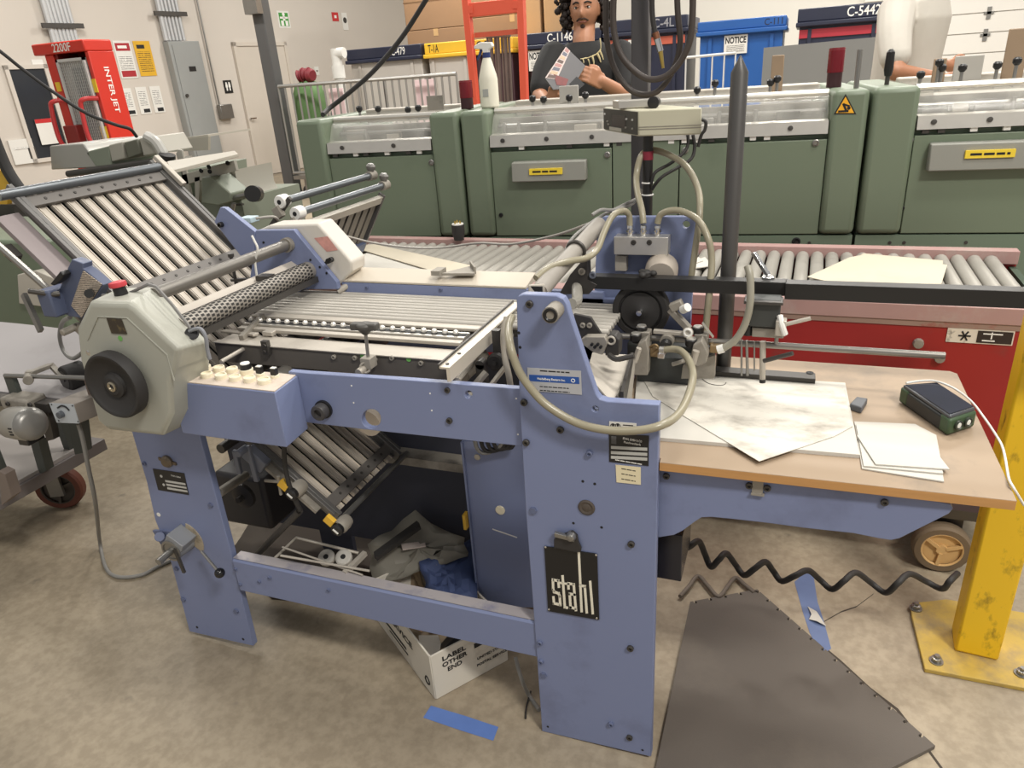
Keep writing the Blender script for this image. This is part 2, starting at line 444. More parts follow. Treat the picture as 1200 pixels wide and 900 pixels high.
for i, (uv, lab) in enumerate((((141,104,153,103,160.5,135,148,136), 'white notice sheet, leftmost of the three under the posters'),
        ((158,102.5,170,101.5,178,132.5,165,134.5), 'white notice sheet, middle one of the three under the posters'),
        ((175,101,187,101,193,131,181,133), 'white notice sheet, third under the posters, nearest the grey panel'))):
    r, t0, t1, z0, z1, of = sign('notice_sheet', uv, white, lab, 'notice', 'notice sheets on the wall')
    wbox(MB(), t0+.03, t1-.03, z0+.12, z1-.06, of, of+.002).build('print_block', print_m, r)
    wbox(MB(), t1-.12, t1-.02, z0+.02, z0+.07, of, of+.002).build('logo_mark', ink, r)
# electrical panel
gp = mat('grey_panel_paint', (150, 152, 150), .45, n=.04)
r = thing('electrical_panel', 'tall grey electrical panel on the cream wall under the conduits', 'electrical panel', wallpt(tof(W(215,120)), W(215,120).z-.6, .0))
t0, t1 = tof(W(190,50)), tof(W(226,48)); z1 = W(208,49).z; z0 = W(250,178).z-.1
wbox(MB(), t0, t1, z0, z1, .002, .14).build('cabinet', gp, r, bevel=.01)
wbox(MB(), t0+.05, t1-.05, z0+.05, z1-.05, .142, .15).build('panel_door', gp, r)
p = W(219, 112, .155); MB().lathe([(.025,0),(.025,.02),(0,.02)], p, WN, 10).build('latch', steeld, r)
wbox(MB(), (t0+t1)/2-.02, (t0+t1)/2+.1, z1-.42, z1-.35, .15, .154).build('name_tag', black, r)
# conduits
def conduits(uT0, uT1, uB0, uB1, vB, n, label, grp, strap_v):
    r = thing('conduit_bundle', label, 'conduit', W((uB0+uB1)/2, vB, .06))
    zt = 5.1
    ta, tb = tof(W(uB0, vB)), tof(W(uB1, vB))
    zb = W((uB0+uB1)/2, vB).z
    for i in range(n):
        t = ta + (tb-ta)*i/(n-1)
        MB().cyl(wallpt(t, zb, .06), wallpt(t, zt, .06), .026 if i else .036, n=10).build('conduit', mat('galvanised_conduit',(196,197,198),.4,.35,n=.08), r)
    z = W((uB0+uB1)/2, strap_v).z
    wbox(MB(), ta-.12, tb+.12, z-.03, z+.03, .08, .11).build('strut', steeld, r)
    return r
conduits(45,75,61,88,50,7,'bundle of seven steel conduits running up the wall behind the red baler','',31)
conduits(180,202,192,213,48,6,'bundle of six steel conduits rising from the grey electrical panel','',17)
r = thing('switch_box', 'small grey switch box with a thin conduit left of the door', 'switch box', W(261,131,.0))
t = tof(W(261,131)); z = W(261,131).z
wbox(MB(), t-.1, t+.14, z-.11, z+.11, .002, .09).build('box', steel, r, bevel=.008)
MB().tube([wallpt(t-.07, z+.1, .04), wallpt(t-.07, 5.1, .04)], .013, 8, smooth=0).build('conduit', steel, r)
r, t0, t1, z0, z1, of = sign('restroom_sign', (261.5,94, 271,94, 272.5,109, 263,109.5), black, 'small black restroom sign with white pictograms beside the door', 'sign')
mb = MB()
for k, ux in enumerate((.32, .68)):
    t = t0+(t1-t0)*ux; zc = (z0+z1)/2
    c = wallpt(t, zc+.09, of); mb.lathe([(.016,0),(.016,.003)], wallpt(t, zc+.055, of), WN, 10)
    wbox(mb, t-.02, t+.02, zc-.01, zc+.04, of, of+.003); wbox(mb, t-.012, t+.012, zc-.06, zc-.01, of, of+.003)
mb.build('pictogram', inkw, r)
r, t0, t1, z0, z1, of = sign('exit_sign', (326.5,15, 337,15, 338.5,30, 328,31), mat('green_sign', (70,150,66), .5), 'green pictogram sign with white border on the cream wall', 'sign')
wbox(MB(), t0-.03, t1+.03, z0-.03, z1+.03, .001, .004).build('border', white, r)
mb = MB(); t=(t0+t1)/2; z=(z0+z1)/2
mb.lathe([(.03,0),(.03,.003)], wallpt(t, z+.08, of), WN, 10); wbox(mb, t-.025,t+.025,z-.02,z+.05,of,of+.003); wbox(mb, t-.09,t+.09,z+.01,z+.04,of,of+.003); wbox(mb,t-.08,t-.02,z-.1,z-.02,of,of+.003); wbox(mb,t+.02,t+.08,z-.1,z-.02,of,of+.003)
mb.build('pictogram', inkw, r)
r, t0, t1, z0, z1, of = sign('extinguisher_sign', (388.5,14.5, 396,14.5, 396.5,24.5, 389.5,25), redp, 'small red extinguisher sign on the wall', 'sign')
wbox(MB(), (t0+t1)/2-.03, (t0+t1)/2+.03, z0+.05, z1-.05, of, of+.003).build('pictogram', inkw, r)
r, t0, t1, z0, z1, of = sign('wall_notice', (400,15, 406.5,15, 407.5,35, 402,35.5), white, 'narrow white notice with a dark oval right of the red extinguisher sign', 'sign')
MB().lathe([(.05,0),(.05,.003)], wallpt((t0+t1)/2, (z0+z1)/2+.02, of), WN, 14).build('oval_mark', steeld, r)
r, t0, t1, z0, z1, of = sign('thermostat', (368,78, 373,78, 374,88, 369,88), white, 'small white switch plate low on the wall above the green bag', 'switch')
wbox(MB(), (t0+t1)/2-.02, (t0+t1)/2+.02, z0+.06, z1-.06, of, of+.01).build('toggle', steel, r)
# pad of instruction sheets hung at far left
r, t0, t1, z0, z1, of = sign('notice_board', (36,70, 49,69.5, 51,76, 38,76), white, 'small white name strip above the dark window', 'sign')
r = thing('instruction_pad', 'white instruction pad hanging low at the far left wall', 'notice', W(27,178,.02))
t0, t1 = tof(W(12,178)), tof(W(40,178)); z1 = W(25,163).z; z0 = W(28,192).z
wbox(MB(), t0, t1, z0, z1, .002, .03).build('pad', white, r)
wbox(MB(), t0+.04, t1-.04, z0+.2, z1-.12, .03, .033).build('print_block', print_m, r)
wbox(MB(), t0+.3, t1-.08, z0+.05, z0+.19, .03, .033).build('drawing', steeld, r)
r = thing('posted_sheet', 'white sheet with a red edge taped on the dark window behind the red baler', 'notice', W(55,155,.03))
t0, t1 = tof(W(41,150)), tof(W(66,150)); z1 = W(52,139).z; z0 = W(56,169).z
wbox(MB(), t0, t1, z0, z1, .042, .046).build('sheet', white, r)
wbox(MB(), t0, t1, z1-.05, z1, .046, .048).build('red_edge', redp, r)
# steel column
P = PZ(345, 228)
r = thing('steel_column', 'dark grey square steel column in front of the cream wall', 'column', (P.x, P.y, 0))
MB().box(P.x-.085, P.x+.085, P.y-.085, P.y+.085, .012, 5.2).build('shaft', mat('dark_grey_column_paint', (84, 84, 84), .5, n=.06), r, bevel=.012)
MB().box(P.x-.15, P.x+.15, P.y-.15, P.y+.15, 0, .014).build('base_plate', steeld, r)
MB().box(P.x-.1, P.x+.1, P.y-.2, P.y-.09, PY(296,8,P.y).z-.1, PY(296,8,P.y).z+.5).build('junction_box', steel, r)
# white vent pipe
p = PD(399, 100, 10.2)
r = thing('vent_pipe', 'white plastic pipe with an elbow at the wall behind the trolley', 'pipe', (p.x, p.y, 0))
zt = PY(399, 64, p.y).z
MB().tube([(p.x,p.y,0),(p.x,p.y,zt-.05),(p.x,p.y,zt),(p.x+.05,p.y,zt+.02),(p.x+.14,p.y,zt+.02)], .07, 14, smooth=4).build('pipe', white, r)
MB().lathe([(.09,-.05),(.09,.12)], (p.x,p.y,zt-.25), (0,0,1), 16).build('collar', white, r)
# cardboard stacks at the back
YD = 9.9
def carton(u0, u1, v0, v1, dep, deep, m, label, grp='cardboard boxes at the back', z0=None):
    """closed corrugated box with its top flaps meeting at a seam and tape"""
    y = YD+dep; a = PY(u0, 20, y); b = PY(u1, 20, y); zz = PY(550, v0, y).z; zb = 0 if v1 > 150 else PY(550, v1, y).z+.004
    r = thing('cardboard_box', label, 'box', ((a.x+b.x)/2, y+deep/2, max(0, zb)), grp)
    MB().box(a.x+.006, b.x-.006, y, y+deep, max(0, zb), zz).build('box_body', m, r, bevel=.01)
    MB().box(a.x, b.x, y-.004, y+.002, (zb+zz)/2-.008, (zb+zz)/2+.008).build('seam', mat('darker_card_seam', (120, 92, 64), .8), r)
    MB().box((a.x+b.x)/2-.04, (a.x+b.x)/2+.04, y-.003, y+deep, zz-.1, zz+.003).build('tape', mat('tan_packing_tape', (196,160,112), .4), r)
    return r
carton(474, 545, -40, 30, 1.75, .9, card, 'big brown cardboard box above the yellow dumpster, upper of the left stack')
carton(474, 545, 30, 210, 1.75, .9, card, 'big brown cardboard box behind the yellow dumpster, lower of the left stack')
card2 = mat('light_tan_cardboard', (176, 144, 108), .8, n=.06, sc=4)
carton(547.5, 655, -45, 22, 1.75, .9, card, 'brown cardboard box seen through the top of the red frame')
carton(547.5, 655, 22, 200, 1.75, .9, card, 'brown cardboard box low behind the red frame')
carton(606, 634, -40, 200, 1.3, .35, card2, 'tan cardboard box left of the person, in front of the taller stack')
carton(637, 660, -40, 200, 1.3, .35, card2, 'tan cardboard box just behind the hair of the person')
# ================================================================ BACKGROUND THINGS
# ---- red baler
red_b = mat('bright_red_baler_paint', (206, 50, 34), .4, n=.05)
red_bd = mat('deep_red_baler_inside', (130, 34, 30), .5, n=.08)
def baler():
    dep = 7.3
    y0 = PD(85, 160, dep).y
    xl, xr = PY(57, 100, y0).x, PY(114, 100, y0).x
    r = thing('vertical_baler', 'bright red upright baling press with a grey mesh gate by the cream wall', 'baler', ((xl+xr)/2, y0+.4, 0))
    zt = PY(80, 48, y0).z; zb = PY(80, 62, y0).z
    D = .30
    # head beam, body columns, base
    MB().box(xl-.045, xr+.0, y0-.03, y0+D, zb, zt).build('head_beam', red_b, r, bevel=.012)
    MB().box(xl+.06, xl+.17, y0, y0+D, 0, zb).build('side_column', red_b, r, bevel=.008)
    MB().box(xr-.05, xr-.003, y0, y0+D, 0, zb).build('side_column', red_b, r, bevel=.008)
    MB().box(xl+.17, xr-.05, y0+D-.05, y0+D, .1, zb).build('back_sheet', red_bd, r)
    MB().box(xl+.17, xr-.05, y0, y0+D, 0, .14).build('base', red_b, r, bevel=.008)
    MB().box(xl+.175, xl+.21, y0+.02, y0+D-.06, .14, zb).build('inner_guide', red_bd, r)
    # mesh gate
    g0, g1 = xl+.22, xr-.052
    fr = MB(); zg0, zg1 = .5, zb-.05
    for a, b_, c_, d_ in ((g0,g0+.025,zg0,zg1),(g1-.025,g1,zg0,zg1),(g0,g1,zg1-.025,zg1),(g0,g1,zg0,zg0+.025)): fr.box(a,b_,y0-.03,y0-.005,c_,d_)
    fo = fr.build('gate_frame', mat('pale_grey_wire',(200,200,198),.5), r)
    mw = MB(); n1, n2 = 14, 44
    for i in range(1, n1): x = g0+(g1-g0)*i/n1; mw.box(x-.0013,x+.0013,y0-.021,y0-.015,zg0,zg1)
    for i in range(1, n2): z = zg0+(zg1-zg0)*i/n2; mw.box(g0,g1,y0-.022,y0-.016,z-.0013,z+.0013)
    mw.build('mesh', mat('pale_grey_wire',(200,200,198),.5), fo)
    MB().box(g0, g1, y0+.02, y0+.03, zg0, zg1).build('platen_sheet', mat('pale_grey_sheet', (186,186,182), .5), r)
    MB().box(g0+.14, g1-.005, y0+.008, y0+.018, zg0, zg1-.08).build('grey_curtain', mat('mid_grey_curtain', (140,142,142), .6), r)
    # handles
    for xa in (xl+.11, xr-.13):
        z = PY(70, 140, y0).z
        MB().tube([(xa+.1,y0,z+.17),(xa+.02,y0-.1,z+.17),(xa-.02,y0-.12,z+.1),(xa-.02,y0-.12,z-.22),(xa+.08,y0-.02,z-.28)], .022, 10).build('handle', mat('red_handle', (196,58,60), .35), r)
    MB().box(xl+.14, xl+.32, y0-.1, y0-.01, PY(76,168,y0).z, PY(76,147,y0).z).build('control_box', red_bd, r, bevel=.01)
    MB().box(xr-.12, xr-.03, y0-.006, y0, PY(146,165,y0).z, PY(142,147,y0).z).build('warning_sticker', mat('yellow_sticker',(236,200,50),.5), r)
    MB().box(xr-.06, xr-.004, y0-.006, y0, PY(118,108,y0).z, PY(115,92,y0).z).build('yellow_sticker', mat('yellow_sticker',(236,200,50),.5), r)
    MB().box(xl+.1, xl+.16, y0-.006, y0, PY(60,108,y0).z, PY(60,97,y0).z).build('yellow_sticker', mat('yellow_sticker',(236,200,50),.5), r)
    text('2200F', (xl+.35, y0-.031, (zt+zb)/2), (1,0,0), (0,0,1), .075, inkw, r, w=.24, bold=.01)
    zc = PY(127, 92, y0).z-.10
    text('INTER JET', (xr-.0005, y0+D*.5, zc), (0,0,-1), (0,1,0), .075, inkw, r, w=.42, bold=.012)
    return r
baler()
# ---- cage trolley
def trolley():
    A = PD(326, 101, 9.35); B = PD(535, 92, 8.7); zt = 1.41
    A = V((A.x, A.y, 0)); B = V((B.x, B.y, 0))
    r = thing('cage_trolley', 'long wheeled trolley with grey upright bars in front of the dumpsters', 'trolley', (A+B)/2)
    d = (B-A).normalized(); nn = V((-d.y, d.x, 0))
    gm = mat('galvanised_bar', (150,148,144), .4, .5, n=.08)
    up = V((0,0,1))
    MB().tube([A+up*zt, B+up*zt], .022, 8, 0).build('top_rail', gm, r)
    MB().tube([A+up*.32, B+up*.32], .02, 8, 0).build('bottom_rail', gm, r)
    n = 26
    for i in range(n+1):
        p = A+(B-A)*(i/n); MB().tube([p+up*.3, p+up*zt], .013, 6, 0).build('bar', gm, r)
    MB().obox((A+B)/2+nn*.35+up*.26, d*((B-A).length/2), nn*.38, up*.025).build('deck', steel, r)
    for q in (.06, .94):
        for k in (.05, .62):
            p = A+(B-A)*q+nn*k
            w = MB().lathe([(.07,-.02),(.075,-.012),(.075,.012),(.07,.02)], p+up*.075, nn, 16).build('caster', rubber, r)
            MB().obox(p+up*.16, d*.02, nn*.035, up*.08).build('fork', steel, w)
    return A, B, d, nn
A_, B_, d_, n_ = trolley()
# green sack and red bundle in the trolley
p = A_+d_*.26+n_*.28
def sack():
    mb = MB(); c = V((p.x,p.y,.29)); h = PY(350, 97, p.y).z-.29
    prof = [(.13,0),(.18,.04),(.2,h*.3),(.19,h*.6),(.2,h*.85),(.17,h*.97),(.05,h)]
    n = 26; vs = []; fs = []
    for k,(r,z) in enumerate(prof):
        for i in range(n):
            t = 2*PI*i/n; rr = r*(1+.09*math.sin(5*t+k)+.05*math.sin(9*t+2*k)); vs.append(c+V((rr*math.cos(t)*1.0, rr*math.sin(t)*.9, z+.02*math.sin(4*t))))
    for k in range(len(prof)-1):
        for i in range(n): fs.append((k*n+i,k*n+(i+1)%n,(k+1)*n+(i+1)%n,(k+1)*n+i))
    fs.append(tuple(range((len(prof)-1)*n, len(prof)*n))); fs.append(tuple(range(n-1,-1,-1)))
    return mb.add(vs, fs).build('fabric_sack', mat('lime_green_fabric', (94,126,78), .8, n=.12, sc=4), smooth=70), 0.29+h
s_, zt_ = sack(); tag(s_, 'lime green fabric sack standing inside the barred trolley', 'sack')
mb = MB()
mb.tube([(p.x-.12,p.y,zt_+.07),(p.x-.02,p.y+.02,zt_+.09),(p.x+.12,p.y-.01,zt_+.075)], lambda t: .075+.012*math.sin(17*t), 14, 5)
mb.torus((p.x-.04,p.y+.01,zt_+.085),(1,0,0),.085,.012,18,6); mb.torus((p.x+.05,p.y+.01,zt_+.085),(1,0,0),.085,.012,18,6)
o = mb.build('red_bundle', mat('maroon_cloth', (122,36,44), .6, n=.2, sc=8)); tag(o, 'dark red rolled bundle lying on top of the green sack', 'bundle')
p2 = A_+d_*.62+n_*.3
r = thing('supply_bottle', 'small pale spray can beside the green sack in the trolley', 'bottle', (p2.x,p2.y,.29))
MB().lathe([(.08,0),(.08,.75),(.05,.8),(.05,.84)], (p2.x,p2.y,.29), (0,0,1), 16).build('body', mat('grey_blue_can',(130,134,140),.4), r)
MB().lathe([(.045,.84),(.045,.96),(.02,.99)], (p2.x,p2.y,.29), (0,0,1), 16).build('cap', mat('coral_cap',(214,120,100),.5), r)
# tall panels stacked in the trolley
pm_dark = mat('dark_grey_board', (92,90,88), .6); pm_pink = mat('pale_pink_board', (232,206,208), .7); pm_grey = mat('mid_grey_board', (150,146,140), .6)
for i, (u0, u1, v0, v1, m_, lab) in enumerate(((385,405,104,128,pm_pink,'pale pink board leaning in the trolley behind the pvc pipe'.replace('pvc','white')),
        (425,440,94,200,pm_dark,'narrow dark board standing in the trolley near its middle'),
        (450,462,92,200,pm_dark,'wider dark board standing in the trolley right of the narrow one'),
        (486,512,94,112,pm_pink,'pink card panel hung high on the trolley bars'))):
    a = PP(u0, v0, A_+n_*(.12), n_); b_ = PP(u1, v1, A_+n_*(.12), n_)
    zt, zb = max(a.z, b_.z), max(min(a.z, b_.z), .3)
    m = V(((a.x+b_.x)/2, (a.y+b_.y)/2, (zt+zb)/2)); hw = (V((b_.x,b_.y,0))-V((a.x,a.y,0))).length/2
    if zb > .6: zb = .29; m.z = (zt+zb)/2
    o = MB().obox(m, d_*hw, n_*.012, V((0,0,(zt-zb)/2))).build('board_panel', m_, bevel=.004)
    tag(o, lab, 'board', 'boards in the trolley')
# ---- dumpsters
def dumpster(uL, uR, vT, dep, band, body, label, txt=None, tcol=inkw, stripe=None, bandh=.16, tx=.5, tw=.34, notice=None, name_h=.1):
    y = YD
    xl, xr = PY(uL, vT, y).x, PY(uR, vT, y).x
    zt = PY((uL+uR)/2, vT, y).z
    r = thing('dumpster', label, 'dumpster', ((xl+xr)/2, y+.6, 0), 'dumpsters along the back')
    zl = zt-bandh
    # body tapers to the bottom, hollow top with lid
    dp = 1.15
    P = [(xl+.03,y+.06,.18),(xr-.03,y+.06,.18),(xr-.03,y+dp-.1,.18),(xl+.03,y+dp-.1,.18),(xl+.03,y+.02,zl),(xr-.03,y+.02,zl),(xr-.03,y+dp,zl),(xl+.03,y+dp,zl)]
    MB().add(P, [(0,3,2,1),(4,5,6,7),(0,1,5,4),(1,2,6,5),(2,3,7,6),(3,0,4,7)]).build('body', body, r, bevel=.015)
    MB().box(xl, xr, y-.02, y+dp+.02, zl+.02, zt).build('collar', band, r, bevel=.012)
    MB().box(xl-.012, xr+.012, y-.06, y+dp+.05, zl-.03, zl+.02).build('rim', band, r, bevel=.012)
    if stripe: MB().box(xl+.03, xr-.03, y+.008, y+.03, zl-.15, zl-.06).build('stripe', stripe, r)
    for q in (.15, .85):
        x = xl+(xr-xl)*q
        MB().box(x-.05, x+.05, y+.05, y+dp-.1, .0, .18).build('skid', steeld, r)
        MB().box(x-.02, x+.02, y-.0, y+.05, .25, zl-.05).build('rib', body, r)
    if txt: text(txt, (xl+(xr-xl)*tx, y-.021, (zl+.02+zt)/2), (1,0,0), (0,0,1), name_h, tcol, r, w=tw, bold=.008)
    if notice:
        u0, v0, u1, v1 = notice
        a = PY(u0, v0, y-.01); b_ = PY(u1, v1, y-.01)
        n = MB().box(a.x, b_.x, y-.012, y+.02, b_.z, a.z).build('notice_label', white, r)
        text('NOTICE', ((a.x+b_.x)/2, y-.0125, a.z-.27*(a.z-b_.z)), (1,0,0), (0,0,1), .36*(a.z-b_.z), ink, n, w=(b_.x-a.x)*.9, bold=.035)
        pm = lines_mat('rows_of_small_print_dumpster', (222,220,214), (90,90,90), 20, .42)
        MB().box(a.x+.03, b_.x-.03, y-.014, y-.0, b_.z+.02*1, a.z-.52*(a.z-b_.z)).build('small_print', pm, n)
    return r
navy = mat('navy_blue_paint', (38, 42, 62), .4, n=.08); white_b = mat('dirty_white_paint', (196,190,182), .5, n=.06, sc=4)
yel = mat('yellow_dumpster_paint', (236,190,52), .45, n=.08); maroon = mat('dark_maroon_paint', (62,34,42), .5, n=.1)
bluep = mat('bright_blue_paint', (40, 92, 164), .38, n=.06); orst = mat('faded_orange_stripe', (188,92,70), .5); redst = mat('red_stripe', (170,44,58), .5)
dumpster(405, 494, 55, 10.2, navy, white_b, 'dumpster with a dark navy collar numbered C-479 and a dirty white body', 'C-479', tx=.7, tw=.22)
dumpster(497, 551, 49, 10.0, yel, white_b, 'dumpster with a yellow collar and a white body, behind the red frame', 'T-1A', ink, tx=.2, tw=.16)
dumpster(553, 601, 45, 9.9, mat('amber_dumpster_paint',(232,178,50),.45), maroon, 'dumpster with an amber collar and maroon body, seen through the red frame', 'C-5', ink, tx=.25, tw=.16)
dumpster(616, 705, 36, 9.6, navy, maroon, 'navy-collared dumpster numbered C-1146, behind the person', 'C-1146', tx=.46, tw=.34, stripe=yel, notice=(619,60,642,82))
dumpster(708, 806, 21, 9.4, navy, navy, 'navy dumpster with an orange stripe, behind the hanging hoses', 'C-4L1', mat('grey_print',(150,150,156),.6), tx=.74, tw=.3, stripe=orst, notice=(736,47,762,69))
dumpster(818, 922, 22, 9.3, bluep, bluep, 'bright blue dumpster with a white notice label', 'C-111', navy, tx=.86, tw=.2, notice=(849,42,875,62), bandh=.13, name_h=.07)
dumpster(936, 1044, 6, 9.2, navy, navy, 'navy dumpster with a red stripe numbered C-5442, behind the white t-shirt', 'C-5442', tx=.72, tw=.34, stripe=redst, bandh=.16, name_h=.1)
# ---- guard rail in front of the blue dumpster
y = PD(840, 70, 6.6).y
r = thing('guard_rail', 'thin white tube railing in front of the blue dumpster', 'railing', (PY(830,60,y).x, y, 0))
a, b_ = PY(800,68,y), PY(862,62,y); wp = mat('white_tube_paint', (214,214,212), .4, n=.04)
MB().tube([a, b_], .012, 8, 0).build('top_rail', wp, r)
for u in (804, 820, 835, 849, 862):
    p = PY(u, 66, y); MB().tube([(p.x,y,0),(p.x,y,a.z+(b_.z-a.z)*(p.x-a.x)/(b_.x-a.x))], .008, 6, 0).build('baluster', wp, r)
# ---- large grey panel behind the machine
y = PD(940, 80, 6.0).y
r = thing('grey_partition', 'large plain grey partition panel behind the green machine', 'partition', (PY(960,60,y).x, y, 0))
gpm = mat('mid_grey_partition_paint', (134,134,132), .5, n=.05, sc=3)
a, b_ = PY(895,56,y), PY(1060,40,y)
MB().prism([(a.x,y,.06),(b_.x,y,.06),(b_.x,y,b_.z),(a.x,y,a.z)], (0,.04,0)).build('panel', gpm, r)
for x in (a.x+.15, b_.x-.15): MB().box(x-.03,x+.03,y-.2,y+.24,0,.06).build('foot', steeld, r)
# ---- red rack frame
y = PD(580, 60, 6.4).y
r = thing('lifting_frame', 'red-orange upright steel frame with a cross beam behind the machine', 'frame', (PY(580,60,y).x, y, 0))
orp = mat('red_orange_frame_paint', (222, 92, 66), .45, n=.06)
xa, xb = PY(548,20,y).x, PY(612,20,y).x; w = .036
zt = PY(580,-8,y).z
xa2, xb2 = PY(556.5,100,y).x, PY(613,100,y).x
MB().bar((xa,y,zt),(xa2-(xa-xa2)*.6,y,0), .07, .062, (1,0,0)).build('upright', orp, r, bevel=.004)
MB().bar((xb,y,zt),(xb2-(xb-xb2)*.6,y,0), .07, .062, (1,0,0)).build('upright', orp, r, bevel=.004)
z = PY(580,9,y).z; MB().box(xa+.03, xb-.03, y-.03, y+.03, z-.055, z+.055).build('cross_beam', orp, r, bevel=.004)
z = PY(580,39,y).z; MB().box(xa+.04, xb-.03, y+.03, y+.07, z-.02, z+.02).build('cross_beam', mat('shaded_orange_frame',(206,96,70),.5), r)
for x in (xa+.05, xb-.05): MB().box(x-.022,x+.022,y-.036,y-.03,PY(580,13,y).z,PY(580,4,y).z).build('gusset', orp, r)
for q,(x) in enumerate((xa2, xb2)): MB().box(x-.1,x+.14,y-.2,y+.2,0,.03).build('foot_plate', orp, r)
# hanging chains and rods
r = thing('rod_rack', 'bunch of grey rods and chains hanging inside the red frame', 'rods', (PY(585,60,y+.3).x, y+.3, 0))
for i, u in enumerate((571,575,580,583,588,592,596)):
    a, b_ = PY(u, 40+(i%3), y+.3), PY(u+4, 120, y+.3)
    MB().tube([a, b_], .012+.006*(i%2), 7, 0).build('rod', mat('rusty_grey_rod',(120,110,104),.5,.3,n=.2), r)
a, b_ = PY(570,42,y+.3), PY(598,41,y+.3); MB().tube([a,b_], .02, 8, 0).build('hanger_bar', steel, r)
a, b_ = PY(575,110,y+.3), PY(600,109,y+.3); MB().box(a.x, b_.x, y+.25, y+.35, 0, .9).build('rack_base', steeld, r)
# ================================================================ GREEN GATHERING MACHINE (three modules)
GA = .08
GM = Matrix.Translation((-.5, 2.95, 0)) @ Matrix.Rotation(GA, 4, 'Z')
GN = V((math.sin(GA), -math.cos(GA), 0))
GI = GM.inverted()
def gl(u, v, off=0.0):
    p = GI @ PP(u, v, GM @ V((0, off, 0)), GN); return p
def gs(u, v=200): return gl(u, v).x
ZT = 1.262
ZS = .745                       # seam between panels and plinth
ZR0 = gl(800, 163).z; ZR1 = ZR0+.045
gout = V(GN)
greenb = mat('darker_green_plinth', (108, 124, 106), .45, n=.06, sc=2)
seamm = mat('black_gap', (22, 22, 22), .7)
inner_l = mat('pale_inner_sheet', (186, 178, 166), .45, .3, n=.12, sc=10)
def g_knob(par, u, v, r=.014, zt=ZT, off=.12):
    p = gl(u, v, off); 
    mb = MB(GM); base = V((p.x, off, zt-.03))
    mb.cyl(base, (p.x, off, p.z), .006, n=8)
    o = mb.build('clamp_screw', steel, par)
    k = MB(GM); k.lathe([(r*.5,-.012),(r,-.004),(r,.008),(r*.6,.014),(0,.015)], (p.x,off,p.z), (0,0,1), 10); k.build('clamp_knob', black, o)
def g_panel(par, s0, s1, z0, z1, off=-.012, m=green):
    return MB(GM).box(s0+.002, s1-.002, off, .03, z0+.003, z1).build('door_panel', m, par, bevel=.003)
def g_cover(par, s0, s1, seed):
    rd = random.Random(seed)
    rail = MB(GM).prism([(s0,-.02,ZR0),(s0,-.014,ZR1),(s0,.03,ZR1+.004),(s0,.03,ZR0)], (s1-s0,0,0)).build('front_rail', alu, par)
    n = max(2, int((s1-s0)/.17))
    for i in range(n):
        x = s0+(s1-s0)*(i+.3)/n
        MB(GM).lathe([(.009,0),(.009,.006),(0,.007)], (x,-.017,ZR0+.024), (0,-1,.1), 10).build('rail_screw', steeld, rail)
    # lifters under the rail
    for i in range(int((s1-s0)/.05)):
        if rd.random() < .5:
            x = s0+.02+i*.05; MB(GM).box(x, x+.022, -.013, 0, ZR0-.014, ZR0).build('rail_clip', white if rd.random()<.5 else steeld, rail)
    MB(GM).prism([(s0,.012,ZR1),(s0,.05,ZT-.035),(s0,.085,ZT-.012),(s0,.40,ZT-.0),(s0,.40,ZT-.006),(s0,.087,ZT-.018),(s0,.055,ZT-.038),(s0,.017,ZR1)], (s1-s0,0,0)).build('plexiglass_cover', plexi, par)
    MB(GM).tube([(s0,.085,ZT-.012),(s1,.085,ZT-.012)], .013, 10, 0).build('cover_edge_rail', alu, par)
    MB(GM).box(s0, s1, .40, .47, ZT-.05, ZT+.012).build('top_beam', alud, par, bevel=.006)
    MB(GM).box(s0, s1, .19, .2, ZR0, ZT-.055).build('inner_back_sheet', mat('dull_inner_sheet',(116,112,104),.5,.3,n=.2,sc=12), par)
    MB(GM).box(s0, s1, .03, .42, ZR0-.004, ZR0+.008).build('inner_tray', inner_l, par)
    MB(GM).tube([(s0,.12,ZT-.075),(s1,.12,ZT-.075)], .008, 8, 0).build('inner_shaft', steel, par)
    MB(GM).box(s0, s1, .15, .165, ZT-.07, ZT-.045).build('inner_bar', dust, par)
    x = s0+.03
    while x < s1-.07:
        w = rd.uniform(.03,.11)
        if rd.random() < .62:
            m_ = rd.choice([dust, steeld, steeld, inner_l, steeld, steel])
            MB(GM).box(x, min(x+w,s1-.01), .09+rd.random()*.03, .17, ZR1-.02+rd.random()*.02, ZT-.06-rd.random()*.03).build('gripper_block', m_, par, bevel=.003)
        else:
            MB(GM).cyl((x,.1,ZR0),(x,.1,ZT-.06), .008, n=8).build('gripper_rod', steel, par)
        x += w+.02
def g_cheek(par, s0, s1, tl=0, z0=ZS):
    return MB(GM).box(s0, s1, -.03, .72, z0+.004, ZT).build('end_housing', green, par, bevel=.02, seg=3)
def g_base(par, s0, s1):
    MB(GM).box(s0, s1, -.015, .7, .06, ZS-.002).build('plinth', greenb, par)
    MB(GM).box(s0+.01, s1-.01, .0, .69, 0, .06).build('kick_base', steeld, par)
    MB(GM).box(s0+.005, s1-.005, .02, .7, ZS-.001, ZR0-.006).build('carcass', greenb, par)
    for u in (438, 505, 645, 690, 935, 950, 1045, 1062, 1135):
        p = gl(u, 268, -.016)
        if s0+.02 < p.x < s1-.02: MB(GM).lathe([(.006,0),(.006,.003)], (p.x,-.015,ZS-.03), (0,-1,0), 8).build('plinth_screw', steeld, par)
def g_lock(par, u, v):
    p = gl(u, v, -.013); MB(GM).lathe([(.012,0),(.012,.008),(.008,.01),(.008,.005),(0,.005)], (p.x,-.012,p.z), (0,-1,0), 14).build('door_lock', steel, par)
